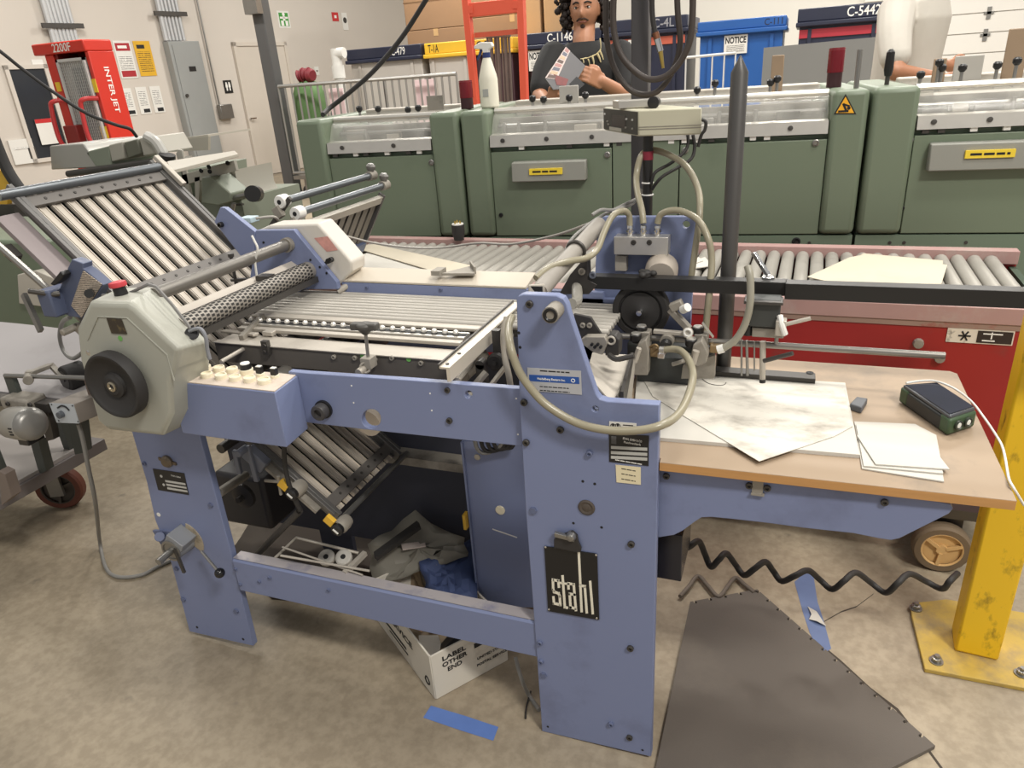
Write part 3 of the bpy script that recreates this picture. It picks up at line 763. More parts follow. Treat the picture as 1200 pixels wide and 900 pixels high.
def g_drawer(par, u0, u1, v0, v1, lu0, lv0, lu1, lv1):
    a, b_ = gl(u0, v0, -.05), gl(u1, v1, -.05)
    gm_ = mat('grey_drawer_pull', (140,140,132), .5, n=.05)
    o = MB(GM).prism([(a.x,-.012,a.z),(a.x,-.05,a.z-.004),(a.x,-.058,b_.z),(a.x,-.012,b_.z)], (b_.x-a.x,0,0)).build('drawer_pull', gm_, par, bevel=.004)
    c, d = gl(lu0, lv0, -.06), gl(lu1, lv1, -.06)
    MB(GM).box(c.x, d.x, -.062, -.052, d.z, c.z).build('yellow_label', mat('yellow_label_tape',(236,206,60),.45), o)
    words(GM @ V(((c.x+d.x)/2,-.0622,(c.z+d.z)/2)), GM.to_3x3() @ V((1,0,0)), (0,0,1), (c.z-d.z)*.42, (d.x-c.x)*.8, ink, o, int(u0))
def beacon(u, vb, vt, par, s_off, label):
    p = gl(u, vb, s_off); q = gl(u, vt, s_off); P = GM @ V((p.x, s_off, ZT)); h = q.z-ZT
    r = thing('signal_lamp', label, 'signal lamp', P, 'red signal lamps on the green machine')
    MB().lathe([(.027,0),(.027,h*.38)], P, (0,0,1), 16).build('base', mat('dark_maroon_lamp_base',(58,28,32),.4), r)
    MB().lathe([(.029,h*.38),(.029,h*.92),(.026,h)], P, (0,0,1), 16).build('lens', redlamp, r)
    MB().lathe([(.0285,h*.9),(.0285,h*.99),(0,h)], P, (0,0,1), 16).build('cap', mat('dark_red_cap',(128,40,48),.3), r)
mods = [('green gathering machine module at the left end, seen behind the folding machine', 358, 545),
        ('green gathering machine module in the middle, with the yellow warning triangle', 545.5, 1009),
        ('green gathering machine module at the right, in front of the white t-shirt', 1010, 1330)]
GR = []
for lab, u0, u1 in mods:
    s0, s1 = gs(u0)+.004, gs(u1)-.004
    r = thing('gathering_machine_module', lab, 'machine', GM @ V(((s0+s1)/2, .3, 0)), None, GA)
    g_base(r, s0, s1); GR.append((r, s0, s1))
# module 1
r, s0, s1 = GR[0]
a, b_ = gs(389), gs(511)
g_cheek(r, s0, a); g_cheek(r, b_, s1)
g_panel(r, a, b_, ZS, ZR0-.02); g_cover(r, a+.004, b_-.004, 1); g_lock(r, 506, 190)
for u, v in ((421,128),(443,128),(478,129),(490,127)): g_knob(r, u, v)
MB(GM).box(gs(480,130), gs(500,130), .2, .21, ZT, ZT+.06).build('sheet_guide', dust, r)
# module 2
r, s0, s1 = GR[1]
a, b_, c_, d_ = gs(577), gs(718), gs(796), gs(966)
g_cheek(r, s0, a); g_cheek(r, d_, s1)
g_panel(r, a, b_, ZS, ZR0-.02); g_panel(r, b_, c_, ZS, ZR0-.0); g_panel(r, c_, d_, ZS, ZR0-.02)
g_cover(r, a+.004, d_-.004, 2); g_lock(r, 712, 181); g_lock(r, 803, 176); g_lock(r, 956, 167)
for u, v in ((624,116),(637,117),(667,115),(686,112),(838,98),(903,97),(911,93),(817,106)): g_knob(r, u, v)
a_, e_ = gl(655,101,.16), gl(678,112,.16); MB(GM).box(a_.x, e_.x, .16, .166, ZT-.02, a_.z).build('sheet_guide', mat('pale_grey_guide',(176,172,164),.5), r, bevel=.003)
a_, e_ = gl(905,65,.2), gl(917,98,.2); MB(GM).box(a_.x, e_.x, .2, .206, ZT-.02, a_.z).build('sheet_guide', mat('brown_board_guide',(150,128,104),.6), r, bevel=.003)
g_drawer(r, 599, 687, 190, 211, 620, 198, 659, 204)
# warning triangle
tri = [gl(u, v, -.031) for u, v in ((991,110),(1003.5,134),(977,134))]
def shrink(P, k): c = sum(P, V((0,0,0)))/3; return [c+(p-c)*k for p in P]
def tp(P, y): return [GM @ V((p.x, y, p.z)) for p in P]
yt = mat('warning_yellow', (238, 174, 38), .45, n=.02)
t_ = MB().prism(tp(tri, -.0305), -gout*-.0006).build('warning_triangle', ink, r, label='yellow and black warning triangle')
MB().prism(tp(shrink(tri,.8), -.0312), gout*.0006).build('yellow_field', yt, t_)
c = sum(tri, V((0,0,0)))/3
mb = MB(GM)
mb.bar((c.x-.022,-.0323,c.z-.012),(c.x+.012,-.0323,c.z-.012),.001,.007); mb.bar((c.x+.004,-.0323,c.z-.01),(c.x-.008,-.0323,c.z+.014),.001,.007); mb.bar((c.x-.008,-.0323,c.z+.012),(c.x+.014,-.0323,c.z+.004),.001,.006)
mb.lathe([(.006,0),(.006,.001)], (c.x+.012,-.032,c.z-.002), (0,-1,0), 10)
mb.build('hand_pictogram', ink, t_)
# module 3
r, s0, s1 = GR[2]
a = gs(1064)
g_cheek(r, s0, a); g_panel(r, a, s1, ZS, ZR0-.02); g_cover(r, a+.004, s1, 3); g_lock(r, 1066, 164)
for u, v in ((1101,74),(1104,80),(1128,80),(1169,77),(1192,72),(1079,88)): g_knob(r, u, v)
for u0, v0, u1, v1, m_ in ((1120,66,1151,84,'pale_grey_guide'),(1095,69,1108,84,'brown_board_guide'),(1183,34,1200,82,'brown_board_guide')):
    a_, e_ = gl(u0,v0,.2), gl(u1,v1,.2); MB(GM).box(a_.x, e_.x, .2, .206, ZT-.02, a_.z).build('sheet_guide', MATS[m_], r, bevel=.003)
g_drawer(r, 1092, 1300, 168, 195, 1132, 176.5, 1189, 184)
p = gl(1041, 84, .15); MB(GM).tube([(p.x,.15,ZT),(p.x,.15,ZT+.06)], .008, 8, 0).build('pin', steeld, r)
MB(GM).lathe([(.012,.03),(.016,.05),(.014,.11),(.006,.12)], (p.x,.15,ZT), (0,0,1), 10).build('switch_grip', black, r)
p = gl(1004, 98, .02); q = gl(1008, 58, .02); MB(GM).tube([(p.x,.02,ZT-.02),(q.x,.02,q.z)], .009, 8, 0).build('pin', steel, GR[1][0])
# plinth holes (dark caps) and wide view details
for u, v in ((933,283),(587,252),(1057,244)):
    p = gl(u, v, -.016); rr = .016 if u==933 else .009
    o = GR[1][0] if u < 1000 else GR[2][0]
    MB(GM).lathe([(rr,0),(rr,.004),(rr*.7,.005),(rr*.6,.001),(0,.001)], (p.x,-.014,p.z), (0,-1,0), 16).build('plinth_cap', ink, o)
beacon(547, 118, 94, None, .17, 'red signal lamp beside the white spray bottle on the green machine')
beacon(978.5, 85, 56, None, .2, 'red signal lamp above the yellow warning triangle on the green machine')
# spray bottle
p = gl(574, 119, .12); P = GM @ V((p.x, .12, ZT+.001)); Hh = gl(574, 49, .12).z-ZT
r = thing('spray_bottle', 'white plastic spray bottle with a blue collar standing on the green machine', 'spray bottle', P)
k = Hh/.255
MB().lathe([(.036*k,0),(.04*k,.006*k),(.04*k,.11*k),(.036*k,.13*k),(.03*k,.15*k),(.02*k,.185*k),(.014*k,.2*k),(.014*k,.21*k)], P, (0,0,1), 20).build('bottle_body', mat('milky_white_plastic',(226,222,204),.4), r)
MB().lathe([(.017*k,.195*k),(.017*k,.215*k)], P, (0,0,1), 14).build('collar', mat('blue_collar',(44,60,112),.4), r)
hd = MB().prism([P+V((x*k,-.013*k,z*k)) for x,z in ((-.05,.232),(-.048,.243),(-.02,.255),(.028,.252),(.034,.236),(.014,.226),(.012,.212),(-.01,.212),(-.014,.228))], (0,.026*k,0)).build('spray_head', white, r, bevel=.003)
MB().prism([P+V((x*k,-.006*k,z*k)) for x,z in ((-.024,.232),(-.014,.232),(-.026,.205),(-.04,.188),(-.043,.193),(-.032,.212))], (0,.012*k,0)).build('trigger', mat('blue_collar',(44,60,112),.4), r)
MB().box(P.x-.012, P.x+.012, P.y-.041*k, P.y-.03*k, P.z+.045*k, P.z+.075*k).build('bottle_label', mat('grey_label',(170,170,165),.6), r)

# ================================================================ ROLLER CONVEYOR
KB = -.0217; KZ = .77
KM = Matrix.Translation((0.0, 2.057, 0)) @ Matrix.Rotation(KB, 4, 'Z')
KI = KM.inverted()
def kz(u, v, z=KZ): return KI @ PZ(u, v, z)
KL, KR_ = -1.72, kz(1193, 297).x
KD = .615
r = thing('roller_conveyor', 'red roller conveyor with dusty grey rollers between the folder and the green machine', 'conveyor', KM @ V((-.5,.3,0)), None, KB)
CONV = r
MB(KM).box(KL, KR_, -.012, 0, .73, KZ+.004).build('front_flange', pink, r, bevel=.002)
MB(KM).box(KL, KR_, 0, .05, KZ-.008, KZ+.004).build('front_lip', pink, r, bevel=.002)
MB(KM).box(KL, KR_, KD-.045, KD, KZ-.03, KZ+.012).build('back_lip', pink, r, bevel=.002)
MB(KM).box(KL, KR_, -.006, .03, .17, .745).build('side_panel', redm, r)
MB(KM).box(KL, KR_, KD-.03, KD, .17, .75).build('rear_side_panel', redm, r)
MB(KM).box(KR_-.02, KR_, .0, KD, .17, KZ-.04).build('end_panel', mat('dark_green_end',(70,84,70),.5), r)
MB(KM).box(KL, KL+.02, .0, KD, .17, KZ-.04).build('end_panel', redm, r)
MB(KM).box(KL+.1, KR_-.1, -.009, -.005, .715, .735).build('scuffed_strip', mat('bare_scuffed_steel',(150,124,112),.6,n=.2,stain=(150,50,44),sst=.3,ssc=14), r)
MB(KM).box(KL+.02, KR_-.02, .03, KD-.03, .66, .68).build('drip_tray', mat('dark_tray',(52,46,44),.7), r)
rollm = mat('dusty_grey_roller', (164, 160, 152), .5, .25, n=.12, sc=8, stain=(128,124,118), sst=.3)
npitch = .0462
n = int((KR_-KL-.06)/npitch)
for i in range(n):
    x = KL+.05+i*npitch
    MB(KM).cyl((x,.032,KZ-.022),(x,KD-.03,KZ-.022), .0205, n=14).build('roller', rollm, r)
for u, v in ((1076,402),(1101,419)):
    p = KI @ PP(u, v, KM @ V((0,-.006,0)), V((math.sin(KB),-math.cos(KB),0)))
    MB(KM).lathe([(.014,0),(.012,.012),(0,.013)], (p.x,-.006,p.z), (0,-1,0), 10).build('side_bolt', dust, r)
def kf(u, v, off=-.0075): return KI @ PP(u, v, KM @ V((0,off,0)), V((math.sin(KB),-math.cos(KB),0)))
a, b_ = kf(1111,384), kf(1186,405)
lb = MB(KM).box(a.x, b_.x, -.0085, -.005, b_.z, a.z).build('label_plate', mat('torn_white_label',(214,206,192),.6,stain=(40,30,28),sst=.1,ssc=40), r)
mx = a.x+(b_.x-a.x)*.46
MB(KM).box(mx, b_.x-.003, -.0095, -.008, b_.z+.003, a.z-.003).build('black_field', mat('brown_black_print',(44,34,30),.6), lb)
mb = MB(KM); cx, cz = (a.x+mx)/2+.006, (a.z+b_.z)/2
for k in range(3): t = k*PI/3; mb.bar((cx-.014*math.cos(t),-.0092,cz-.014*math.sin(t)),(cx+.014*math.cos(t),-.0092,cz+.014*math.sin(t)),.001,.004)
mb.build('star_mark', ink, lb)
mb = MB(KM); mb.box(mx+.012, mx+.055, -.0102,-.009, a.z-.012, a.z-.009); mb.box(mx+.012, mx+.04, -.0102,-.009, b_.z+.008, b_.z+.011); mb.box(mx+.03, mx+.033, -.0102,-.009, a.z-.024, a.z-.006)
mb.build('label_lines', inkw, lb)
# legs + caster of the conveyor
for x in (KL+.15, -.4, KR_-.35):
    for t in (.06, KD-.1):
        MB(KM).box(x, x+.05, t, t+.05, .0, .18).build('leg', redm, r)
cp = KI @ PZ(1098, 667, 0)
cxx, cyy = cp.x, .05
cc = PY(1098, 640, 2.03)
def caster_big(P, par, R, wid, ax, tyre, hub):
    ax = V(ax).normalized(); o = MB()
    o.lathe([(R*.1,-wid*.2),(R*.68,-wid*.2),(R*.72,-wid/2),(R*.93,-wid/2),(R,-wid*.3),(R,wid*.3),(R*.93,wid/2),(R*.72,wid/2)], P, ax, 28)
    w = o.build('caster_wheel', tyre, par)
    h = MB(); h.torus(P+ax*(-wid*.42), ax, R*.7, R*.05, 28, 6); h.cyl(P-ax*wid*.45, P+ax*wid*.45, R*.2, n=14)
    a = ax.cross(V((0,0,1))).normalized(); b_ = V((0,0,1))
    for k in range(3):
        t = k*2*PI/3+.4; d = a*math.cos(t)+b_*math.sin(t)
        h.bar(P-ax*wid*.4+d*R*.15, P-ax*wid*.4+d*R*.7, R*.12, R*.12, ax)
    h.cyl(P-ax*wid*.27, P-ax*wid*.15, R*.69, n=28)
    h.build('wheel_hub', hub, w); return w
caster_big(V((cc.x, 1.99, .075)), r, .075, .045, (0,1,0), mat('tan_rubber_tyre',(112,96,76),.7), mat('tan_wheel_hub',(206,170,116),.5))
MB().box(cc.x-.02, cc.x+.05, 2.02, 2.033, .07, .19).build('caster_fork', steeld, r)
MB().box(cc.x-.05, cc.x+.10, 1.99, 2.06, .17, .2).build('caster_plate', steeld, r)
# sheets on the conveyor
def sheet(name, uvs, z, m, label, th=.0016, grp=None, cat='sheet'):
    P = [PZ(u, v, z) for u, v in uvs]
    o = MB().prism(P, (0,0,th)).build(name, m); tag(o, label, cat, grp); return o
sheet('chipboard_sheet', ((1012,297.5),(1105,306),(1104,321),(992,310)), KZ+.0015, chip, 'cream chipboard sheet lying underneath on the conveyor rollers, right', .002, 'chipboard sheets on the conveyor')
sheet('chipboard_sheet', ((946,325),(996,302),(1012,299),(1110,311),(1103,333.5),(975,331.5)), KZ+.0045, chip, 'cream chipboard sheet on top of the pair on the rollers at right', .002, 'chipboard sheets on the conveyor')
sheet('paper_sheet', ((414,303),(430,297),(512,317),(500,319),(428,318)), KZ+.0015, paper, 'white sheet half hidden under the long chipboard strip on the left rollers', .002)
sheet('chipboard_strip', ((409,289),(439,287),(557,313),(520,322)), KZ+.006, chip, 'long cream chipboard strip lying over the rollers at left', .003)
sheet('paper_sheet', ((815,306),(826,302),(835,312),(815,315)), KZ+.0015, paper, 'white paper pieces on the rollers behind the beige hoses', .003)
sheet('paper_sheet', ((813,303),(819,302),(824,306),(814,309)), KZ+.0055, paper, 'small white paper piece topmost behind the beige hoses', .002)
# plug standing on the back lip
p = PZ(538, 281, KZ+.012); q = PY(540, 262, p.y)
r = thing('power_plug', 'black power plug with a white face standing on the pink conveyor edge', 'plug', p)
MB().lathe([(.02,0),(.026,.03),(.026,q.z-p.z-.004)], p, (0,0,1), 18).build('plug_body', rubber, r)
fc = MB().lathe([(.024,q.z-p.z-.004),(.024,q.z-p.z),(0,q.z-p.z)], p, (0,0,1), 18).build('plug_face', white, r)
mb = MB()
for k in range(3): t = k*2.1; mb.box(p.x+.012*math.cos(t)-.003, p.x+.012*math.cos(t)+.003, p.y+.012*math.sin(t)-.002, p.y+.012*math.sin(t)+.002, q.z, q.z+.012)
mb.build('prongs', mat('brass',(196,170,96),.3,.9), r)

# ================================================================ YELLOW POST
A, B = PZ(1118, 763, .012), PZ(1170, 775, .012)
ex = (B-A).normalized(); ey = V((-ex.y, ex.x, 0)); wd = (B-A).length
r = thing('guard_post', 'chipped yellow square guard post bolted to the floor at the right', 'post', (A+B)/2+ey*.05)
MB().prism([A, B, B+ey*.085, A+ey*.085], (0,0,1.08)).build('post_tube', yellow, r, bevel=.006)
MB().prism([A+V((0,0,1.08)), B+V((0,0,1.08)), B+ey*.085+V((0,0,1.08)), A+ey*.085+V((0,0,1.08))], (0,0,.006)).build('post_cap', yellow, r)
bp_ = mat('dirty_yellow_base', (190,160,74), .55, n=.1, sc=5, stain=(138,122,96), sst=.62, ssc=9)
MB().prism([PZ(1066,711,0), PZ(1108,706,0), PZ(1275,735,0), PZ(1300,830,0), PZ(1083,788,0), PZ(1068,728,0)], (0,0,.012)).build('base_plate', bp_, r, bevel=.002)
for u, v in ((1073,713),(1097,775),(1197,790)):
    p = PZ(u, v, .012); MB().lathe([(.016,0),(.016,.003),(.011,.003),(.011,.012),(.006,.013),(.006,.02),(0,.02)], p, (0,0,1), 12).build('anchor_bolt', steel, r)

# ================================================================ FLOOR THINGS
def puzzle_mat():
    A = PZ(887, 694, 0); B = PZ(1095, 878, 0)
    d = (B-A); L = d.length; d.normalize(); nl = V((d.y, -d.x, 0))
    if nl.x > 0: nl = -nl
    out = []
    def edge(p, q, outn, nt, skip0=0):
        e = q-p; l = e.length; e = e.normalized(); res = []
        k = l/nt
        for i in range(nt):
            b0 = p+e*(i*k)
            w = k*.26
            c = b0+e*(k*.5)
            if i % 2 == 0:
                res += [b0, c-e*w*.5, c-e*w*.5-outn*.003] + [c+e*(w*.8*math.cos(a))-outn*(.006+.005*math.sin(a)) for a in [PI*1.1-PI*1.2*j/6 for j in range(7)]] + [c+e*w*.5-outn*.003, c+e*w*.5]
            else: res += [b0]
        return res
    Cn = B+nl*.62                # near corner, out of the frame
    xl = -.172
    Ltop = PZ(770, 716, 0); t = (xl-A.x)/(Ltop.x-A.x); Lp = A+(Ltop-A)*t
    pts = edge(Lp, A, -d, 9) + edge(A, B, -nl, 28) + [B, Cn]
    e = Cn+nl*.0; 
    pts += [V((xl, Cn.y-.08, 0))]
    return MB().prism(pts, (0,0,.011))
mm = mat('grey_brown_foam_mat', (98, 91, 84), .75, n=.06, sc=3, bump=.25, bsc=420, stain=(114, 106, 96), sst=.35, ssc=2.2)
o = puzzle_mat().build('floor_mat', mm); tag(o, 'grey brown foam floor mat with puzzle-cut edges right of the tall panel', 'mat')
def floorpoly(name, uvs, m, z=.0004, th=.0004):
    return MB().prism([PZ(u, v, z) for u, v in uvs], (0,0,th)).build(name, m)
bt = mat('blue_masking_tape', (92, 122, 186), .6, n=.08, sc=30)
o = floorpoly('masking_tape', ((505,827),(545,839),(584,852),(578,868),(540,856),(496,841)), bt); tag(o, 'blue masking tape strip on the floor below the cardboard tray', 'tape')
o = floorpoly('masking_tape', ((931,682),(942,672),(953,673),(958,705),(966,730),(974,760),(963,768),(949,742),(941,718)), mat('dusty_blue_tape',(104,120,158),.65,n=.15,sc=20)); tag(o, 'dusty blue tape strip on the floor beside the puzzle mat', 'tape')
mb = MB(); P = [PZ(946.5,711,.002), PZ(957,717,.012), PZ(968,734,.003), PZ(957,728,.01), PZ(948,726,.003), PZ(951,720,.008)]
mb.prism(P, (0,0,.0015)); o = mb.build('paper_scrap', paper); tag(o, 'torn white paper scrap on the dusty blue tape', 'scrap')
# crack in the slab
mb = MB(); cr = [(880,695),(915,728),(950,748),(985,775),(1015,806),(1050,832),(1080,868),(1105,905),(1135,940)]
P = [PZ(u+random.uniform(-2,2), v, .0003) for u, v in cr]
Q = [p+V((random.uniform(.004,.009), random.uniform(.002,.006), 0)) for p in P]
for i in range(len(P)-1): mb.add([P[i],P[i+1],Q[i+1],Q[i]], [(0,1,2,3)])
o = mb.build('trim_1', mat('dark_crack',(70,62,54),.9)); struct(o)
mb = MB(); cr = [(964,730),(985,718),(1003,712),(1023,697)]
P = [PZ(u, v, .0003) for u, v in cr]; Q = [p+V((.003,.008,0)) for p in P]
for i in range(len(P)-1): mb.add([P[i],P[i+1],Q[i+1],Q[i]], [(0,1,2,3)])
o = mb.build('trim_2', MATS['dark_crack']); struct(o)
# coiled cords
def coil(ext, y0, y1, r, R, label, floor=False):
    pts = []; n = len(ext)
    for i, (u, v) in enumerate(ext):
        y = y0+(y1-y0)*i/(n-1)
        p = PZ(u, v, .012) if floor else PY(u, v, y)
        pts.append(p)
        if i < n-1:
            u2, v2 = ext[i+1]; q = PZ((u+u2)/2, (v+v2)/2, .012) if floor else PY((u+u2)/2, (v+v2)/2, y+(y1-y0)/(2*n) + (R if v2 > v else -R))
            if floor: q.z = .012
            pts.append(q)
    return MB().tube(pts, r, 10, 6).build('coiled_cord', rubber if not floor else mat('dusty_grey_cord',(112,102,92),.7,n=.15), smooth=70)
e1 = [(797,646),(819,634.5),(833,664),(851,648.5),(872,674),(897,658.5),(916,681),(947,668.5),(975,690.5),(1003,671),(1038,694.5),(1066,672.5),(1104,690),(1122,672)]
o = coil(e1, 1.36, 1.62, .0072, .03, ''); tag(o, 'black coiled cord stretched under the feed table', 'cord')
e2 = [(797,699),(818,675),(842,699),(862,677),(884,694)]
o = coil(e2, 1.5, 1.5, .006, .02, '', True); tag(o, 'dusty grey coiled cord lying on the floor under the black one', 'cord')
# postal tray
def tray():
    N = PZ(511, 819, .001); R_ = PZ(600, 770, .001); Lf = PZ(441, 727, .001)
    ex = (R_-N); ey = Lf-N; lx = ex.length; ly = ey.length; ex.normalize(); ey.normalize(); ey = (ey-ex*ey.dot(ex)).normalized()
    h = PY(510, 771, N.y).z
    lx = .21
    r = thing('cardboard_tray', 'white cardboard postal tray of scraps on the floor under the lower rail', 'tray', N)
    cw = mat('dirty_white_cardboard', (206, 200, 188), .75, n=.05, sc=5, stain=(150,140,126), sst=.3, ssc=6)
    t = .005; up = V((0,0,1))
    MB().obox(N+ex*lx/2+ey*ly/2+up*.003, ex*lx/2, ey*ly/2, up*.003).build('tray_floor', mat('tray_inside',(140,124,104),.8), r)
    f = MB().obox(N+ex*lx/2+up*h/2, ex*lx/2, ey*t/2, up*h/2).build('tray_wall', cw, r, bevel=.001)
    g = MB().obox(N+ey*ly/2+up*h/2, ex*t/2, ey*ly/2, up*h/2).build('tray_wall', cw, r, bevel=.001)
    MB().obox(N+ey*ly+ex*lx/2+up*h/2, ex*lx/2, ey*t/2, up*h/2).build('tray_wall', cw, r)
    MB().obox(N+ex*lx+ey*ly/2+up*h/2, ex*t/2, ey*ly/2, up*h/2).build('tray_wall', cw, r)
    o = -ey*(t/2+.0006)
    for i, s in enumerate(('LABEL','OTHER','END')):
        text(s, N+ex*(.062 if i<2 else .06)+up*(h*.82-i*.019)+o, ex, up, .0135, ink, f, bold=.03, w=(.066,.07,.04)[i])
    text('UNITED STATES', N+ex*.165+up*(h*.42)+o, ex, up, .008, ink, f, bold=.02, w=.085)
    text('POSTAL SERVICE', N+ex*.165+up*(h*.27)+o, ex, up, .008, ink, f, bold=.02, w=.09)
    MB().obox(N+ex*.14+up*(h*.74)+o, ex*.022, ey*.0004, up*.007).build('eagle_mark', ink, f)
    o = -ex*(t/2+.0006)
    text('K SERVICE', N+ey*(ly*.55)+up*(h*.66)+o, -ey, up, .02, ink, g, bold=.02, w=ly*.52)
    MB().obox(N+ey*(ly*.62)+up*(h*.36)+o, ex*.0004, ey*ly*.2, up*.004).build('ink_bar', ink, g)
    MB().obox(N+ey*(ly*.56)+up*(h*.25)+o, ex*.0004, ey*ly*.16, up*.0025).build('ink_bar', ink, g)
    MB().torus(N+ey*.03+up*(h*.28)+o, ex, .011, .002, 16, 5).build('round_mark', ink, g)
    return N, ex, ey, lx, ly, h
TN, tx_, ty_, tl, tw_, th_ = tray()
rd = random.Random(5)
def scrap(c, s, m, name, label, cat='scrap', grp='scraps in the tray', z=None, fold=.35):
    """creased offcut: a folded sheet with thickness"""
    a = rd.uniform(0, PI); ex = V((math.cos(a), math.sin(a), rd.uniform(-.2,.2))).normalized(); ey = V((-math.sin(a), math.cos(a), rd.uniform(-.3,.3))).normalized(); nz = ex.cross(ey).normalized()
    c = V(c); w = s*rd.uniform(.7,1.1); h = s*rd.uniform(.5,.9)
    P = [c-ex*w-ey*h, c-ey*h*1.1+nz*s*fold, c+ex*w-ey*h*.8, c+ex*w*.9+ey*h, c+ey*h*.9+nz*s*fold*1.2, c-ex*w*1.05+ey*h]
    Q = [p+nz*.002 for p in P]
    mb = MB().add(P+Q, [(0,1,4,5),(1,2,3,4),(6,11,10,7),(7,10,9,8),(0,6,7,1),(1,7,8,2),(2,8,9,3),(3,9,10,4),(4,10,11,5),(5,11,6,0)])
    o = mb.build(name, m); tag(o, label, cat, grp); return o
cols = [('white paper', mat('scrap_white',(206,200,190),.8)), ('black plastic', black), ('brown card', card), ('grey card', mat('scrap_grey',(128,122,114),.8)), ('tan card', mat('scrap_tan',(170,150,120),.8)), ('dark grey card', mat('scrap_dark',(72,68,64),.8))]
spots = [(.2,.3),(.45,.2),(.3,.55),(.6,.45),(.7,.25),(.5,.75)]
wh = ['nearest the corner','along the front wall','toward the left wall','in the middle','toward the right end','deepest under the rail']
for (q, s), (cn, m_), w_ in zip(spots, cols, wh):
    scrap(TN+tx_*tl*q+ty_*tw_*s+V((0,0,th_*.45)), .035, m_, 'offcut', cn+' offcut in the postal tray, '+w_)
# ================================================================ THE FOLDING MACHINE
F = 1.117
ROOT = thing('folding_machine', 'lavender blue paper folding machine with slatted buckle plates, filling the foreground', 'machine', (-.7, 1.3, 0))
def pl(uvs, y): return [PY(u, v, y) for u, v in uvs]
def rnd(uvs): return uvs
# --- tall front panel (with real drilled hole)
out = [(605,352),(607,347),(613,345),(652,346.5),(660,350),(664.5,358),(667,368),(696,455),(699,463),(703,468),(711,470.5),(772.5,474.5),(771.5,520),(770,600),(768,690),(765.5,790),(763,887),(635,857),(629,770),(623,690),(616,600),(609,480)]
hole = circ(PY(697.5,479.5,F), (1,0,0), (0,0,1), .0058, 16)
PAN = MB().plate(pl(out, F), [hole], (0,.02,0)).build('front_panel', blue, ROOT, bevel=.0018)
N_ = (0,-1,0)
def fb(u, v, r=.0068, h=.006, y=F, par=None, m=None, sock=True, name='bolt'):
    return bolt(par or PAN, PY(u, v, y), N_, r, h, m, name, sock)
for u, v in ((614.5,471),(617,518),(657,503),(740,637),(739,759),(738,863.5),(621,356)): fb(u, v)
for u, v in ((691,531),(633,753),(634,775),(716,848)): fb(u, v, .0062, .006, m=bluedark)
for u, v in ((625,598),(637,791)): fb(u, v, .0075, .004, m=bluedark, sock=False)
for u, v in ((672,613),(705,618),(683,564),(697,567),(642,851.5),(753,879),(608,390),(609.5,407)):
    MB().lathe([(.0028,0),(.0028,.0004),(0,.0004)], PY(u, v, F), N_, 10).build('drilled_hole', ink, PAN)
MB().lathe([(.0165,0),(.0165,.002),(.0135,.0035),(.009,.002),(.005,.0035),(0,.0035)], PY(687.5,594.5,F), N_, 24).build('bearing_plug', mat('brown_grey_plug',(92,84,78),.5,.4), PAN)
k = MB().cyl(PY(652,362,F), PY(652,362,F)+V((0,-.035,0)), .0145, n=20).build('shaft_boss', dust, PAN)
MB().lathe([(.0125,.034),(.0125,.037),(.009,.0375),(.006,.034)], PY(652,362,F), N_, 18).build('boss_cap', black, k)
# logo plate
P4 = [PY(638,639.5,F-.0008), PY(700,648.5,F-.0008), PY(702.5,726,F-.0008), PY(642.5,715.5,F-.0008)]
LG = MB().prism(P4, (0,-.0022,0)).build('logo_plate', mat('black_enamel',(22,22,24),.3,n=.05), PAN, bevel=.0006)
def lp(u, v, y=F-.0032): return PY(600+u/3, 600+v/3, y)
def stroke(mb, pts, w):
    for a, b_ in zip(pts[:-1], pts[1:]):
        d = V((b_[0]-a[0], b_[1]-a[1], 0)); L = d.length
        if L < .1: continue
        d /= L; n = V((-d.y, d.x, 0))*w/2; e = d*w*.5
        q = [(a[0]-e.x+n.x, a[1]-e.y+n.y), (b_[0]+e.x+n.x, b_[1]+e.y+n.y), (b_[0]+e.x-n.x, b_[1]+e.y-n.y), (a[0]-e.x-n.x, a[1]-e.y-n.y)]
        mb.prism([lp(*x) for x in q], (0,-.0006,0))
mb = MB()
W_ = 8.5
stroke(mb, [(165,262),(163,242),(144,238),(145,272),(149,281),(164,286),(168,296),(170,326),(148,321),(146,300)], W_)
stroke(mb, [(178,226),(186,334),(193,336)], W_); stroke(mb, [(170,249),(190,252)], W_*.8)
stroke(mb, [(199,268),(198,251),(217,254),(225,344)], W_); stroke(mb, [(220,290),(203,288),(206,335),(223,339)], W_)
stroke(mb, [(235,142),(245,348)], W_); stroke(mb, [(240,258),(256,261),(263,352)], W_)
stroke(mb, [(275,246),(284,355)], W_)
mb.build('logo_lettering', mat('ivory_print',(232,226,208),.5), LG)
for u, v in ((118,123),(296,151),(298,373),(130,342)): MB().lathe([(.0022,0),(.002,.0012),(0,.0014)], lp(u, v, F-.003), N_, 8).build('rivet', alu, LG)
# latch with a draped dark flap above the logo
mb = MB(); mb.prism([lp(x, y_, F-.003) for x, y_ in ((150,92),(160,80),(185,72),(215,62),(232,78),(236,100),(246,122),(244,136),(226,136),(190,128),(150,120))], (0,-.006,0))
mb.build('latch_flap', mat('worn_black_flap',(46,44,44),.5,n=.2,sc=30), PAN, bevel=.0015)
mb = MB(); mb.lathe([(.010,0),(.010,.01),(.007,.016),(0,.018)], lp(212,78,F-.002), N_, 12); mb.obox(lp(185,86,F-.01), (.02,0,-.002), (0,.004,0), (0,0,.005))
mb.build('latch_knob', steel, PAN, bevel=.001)
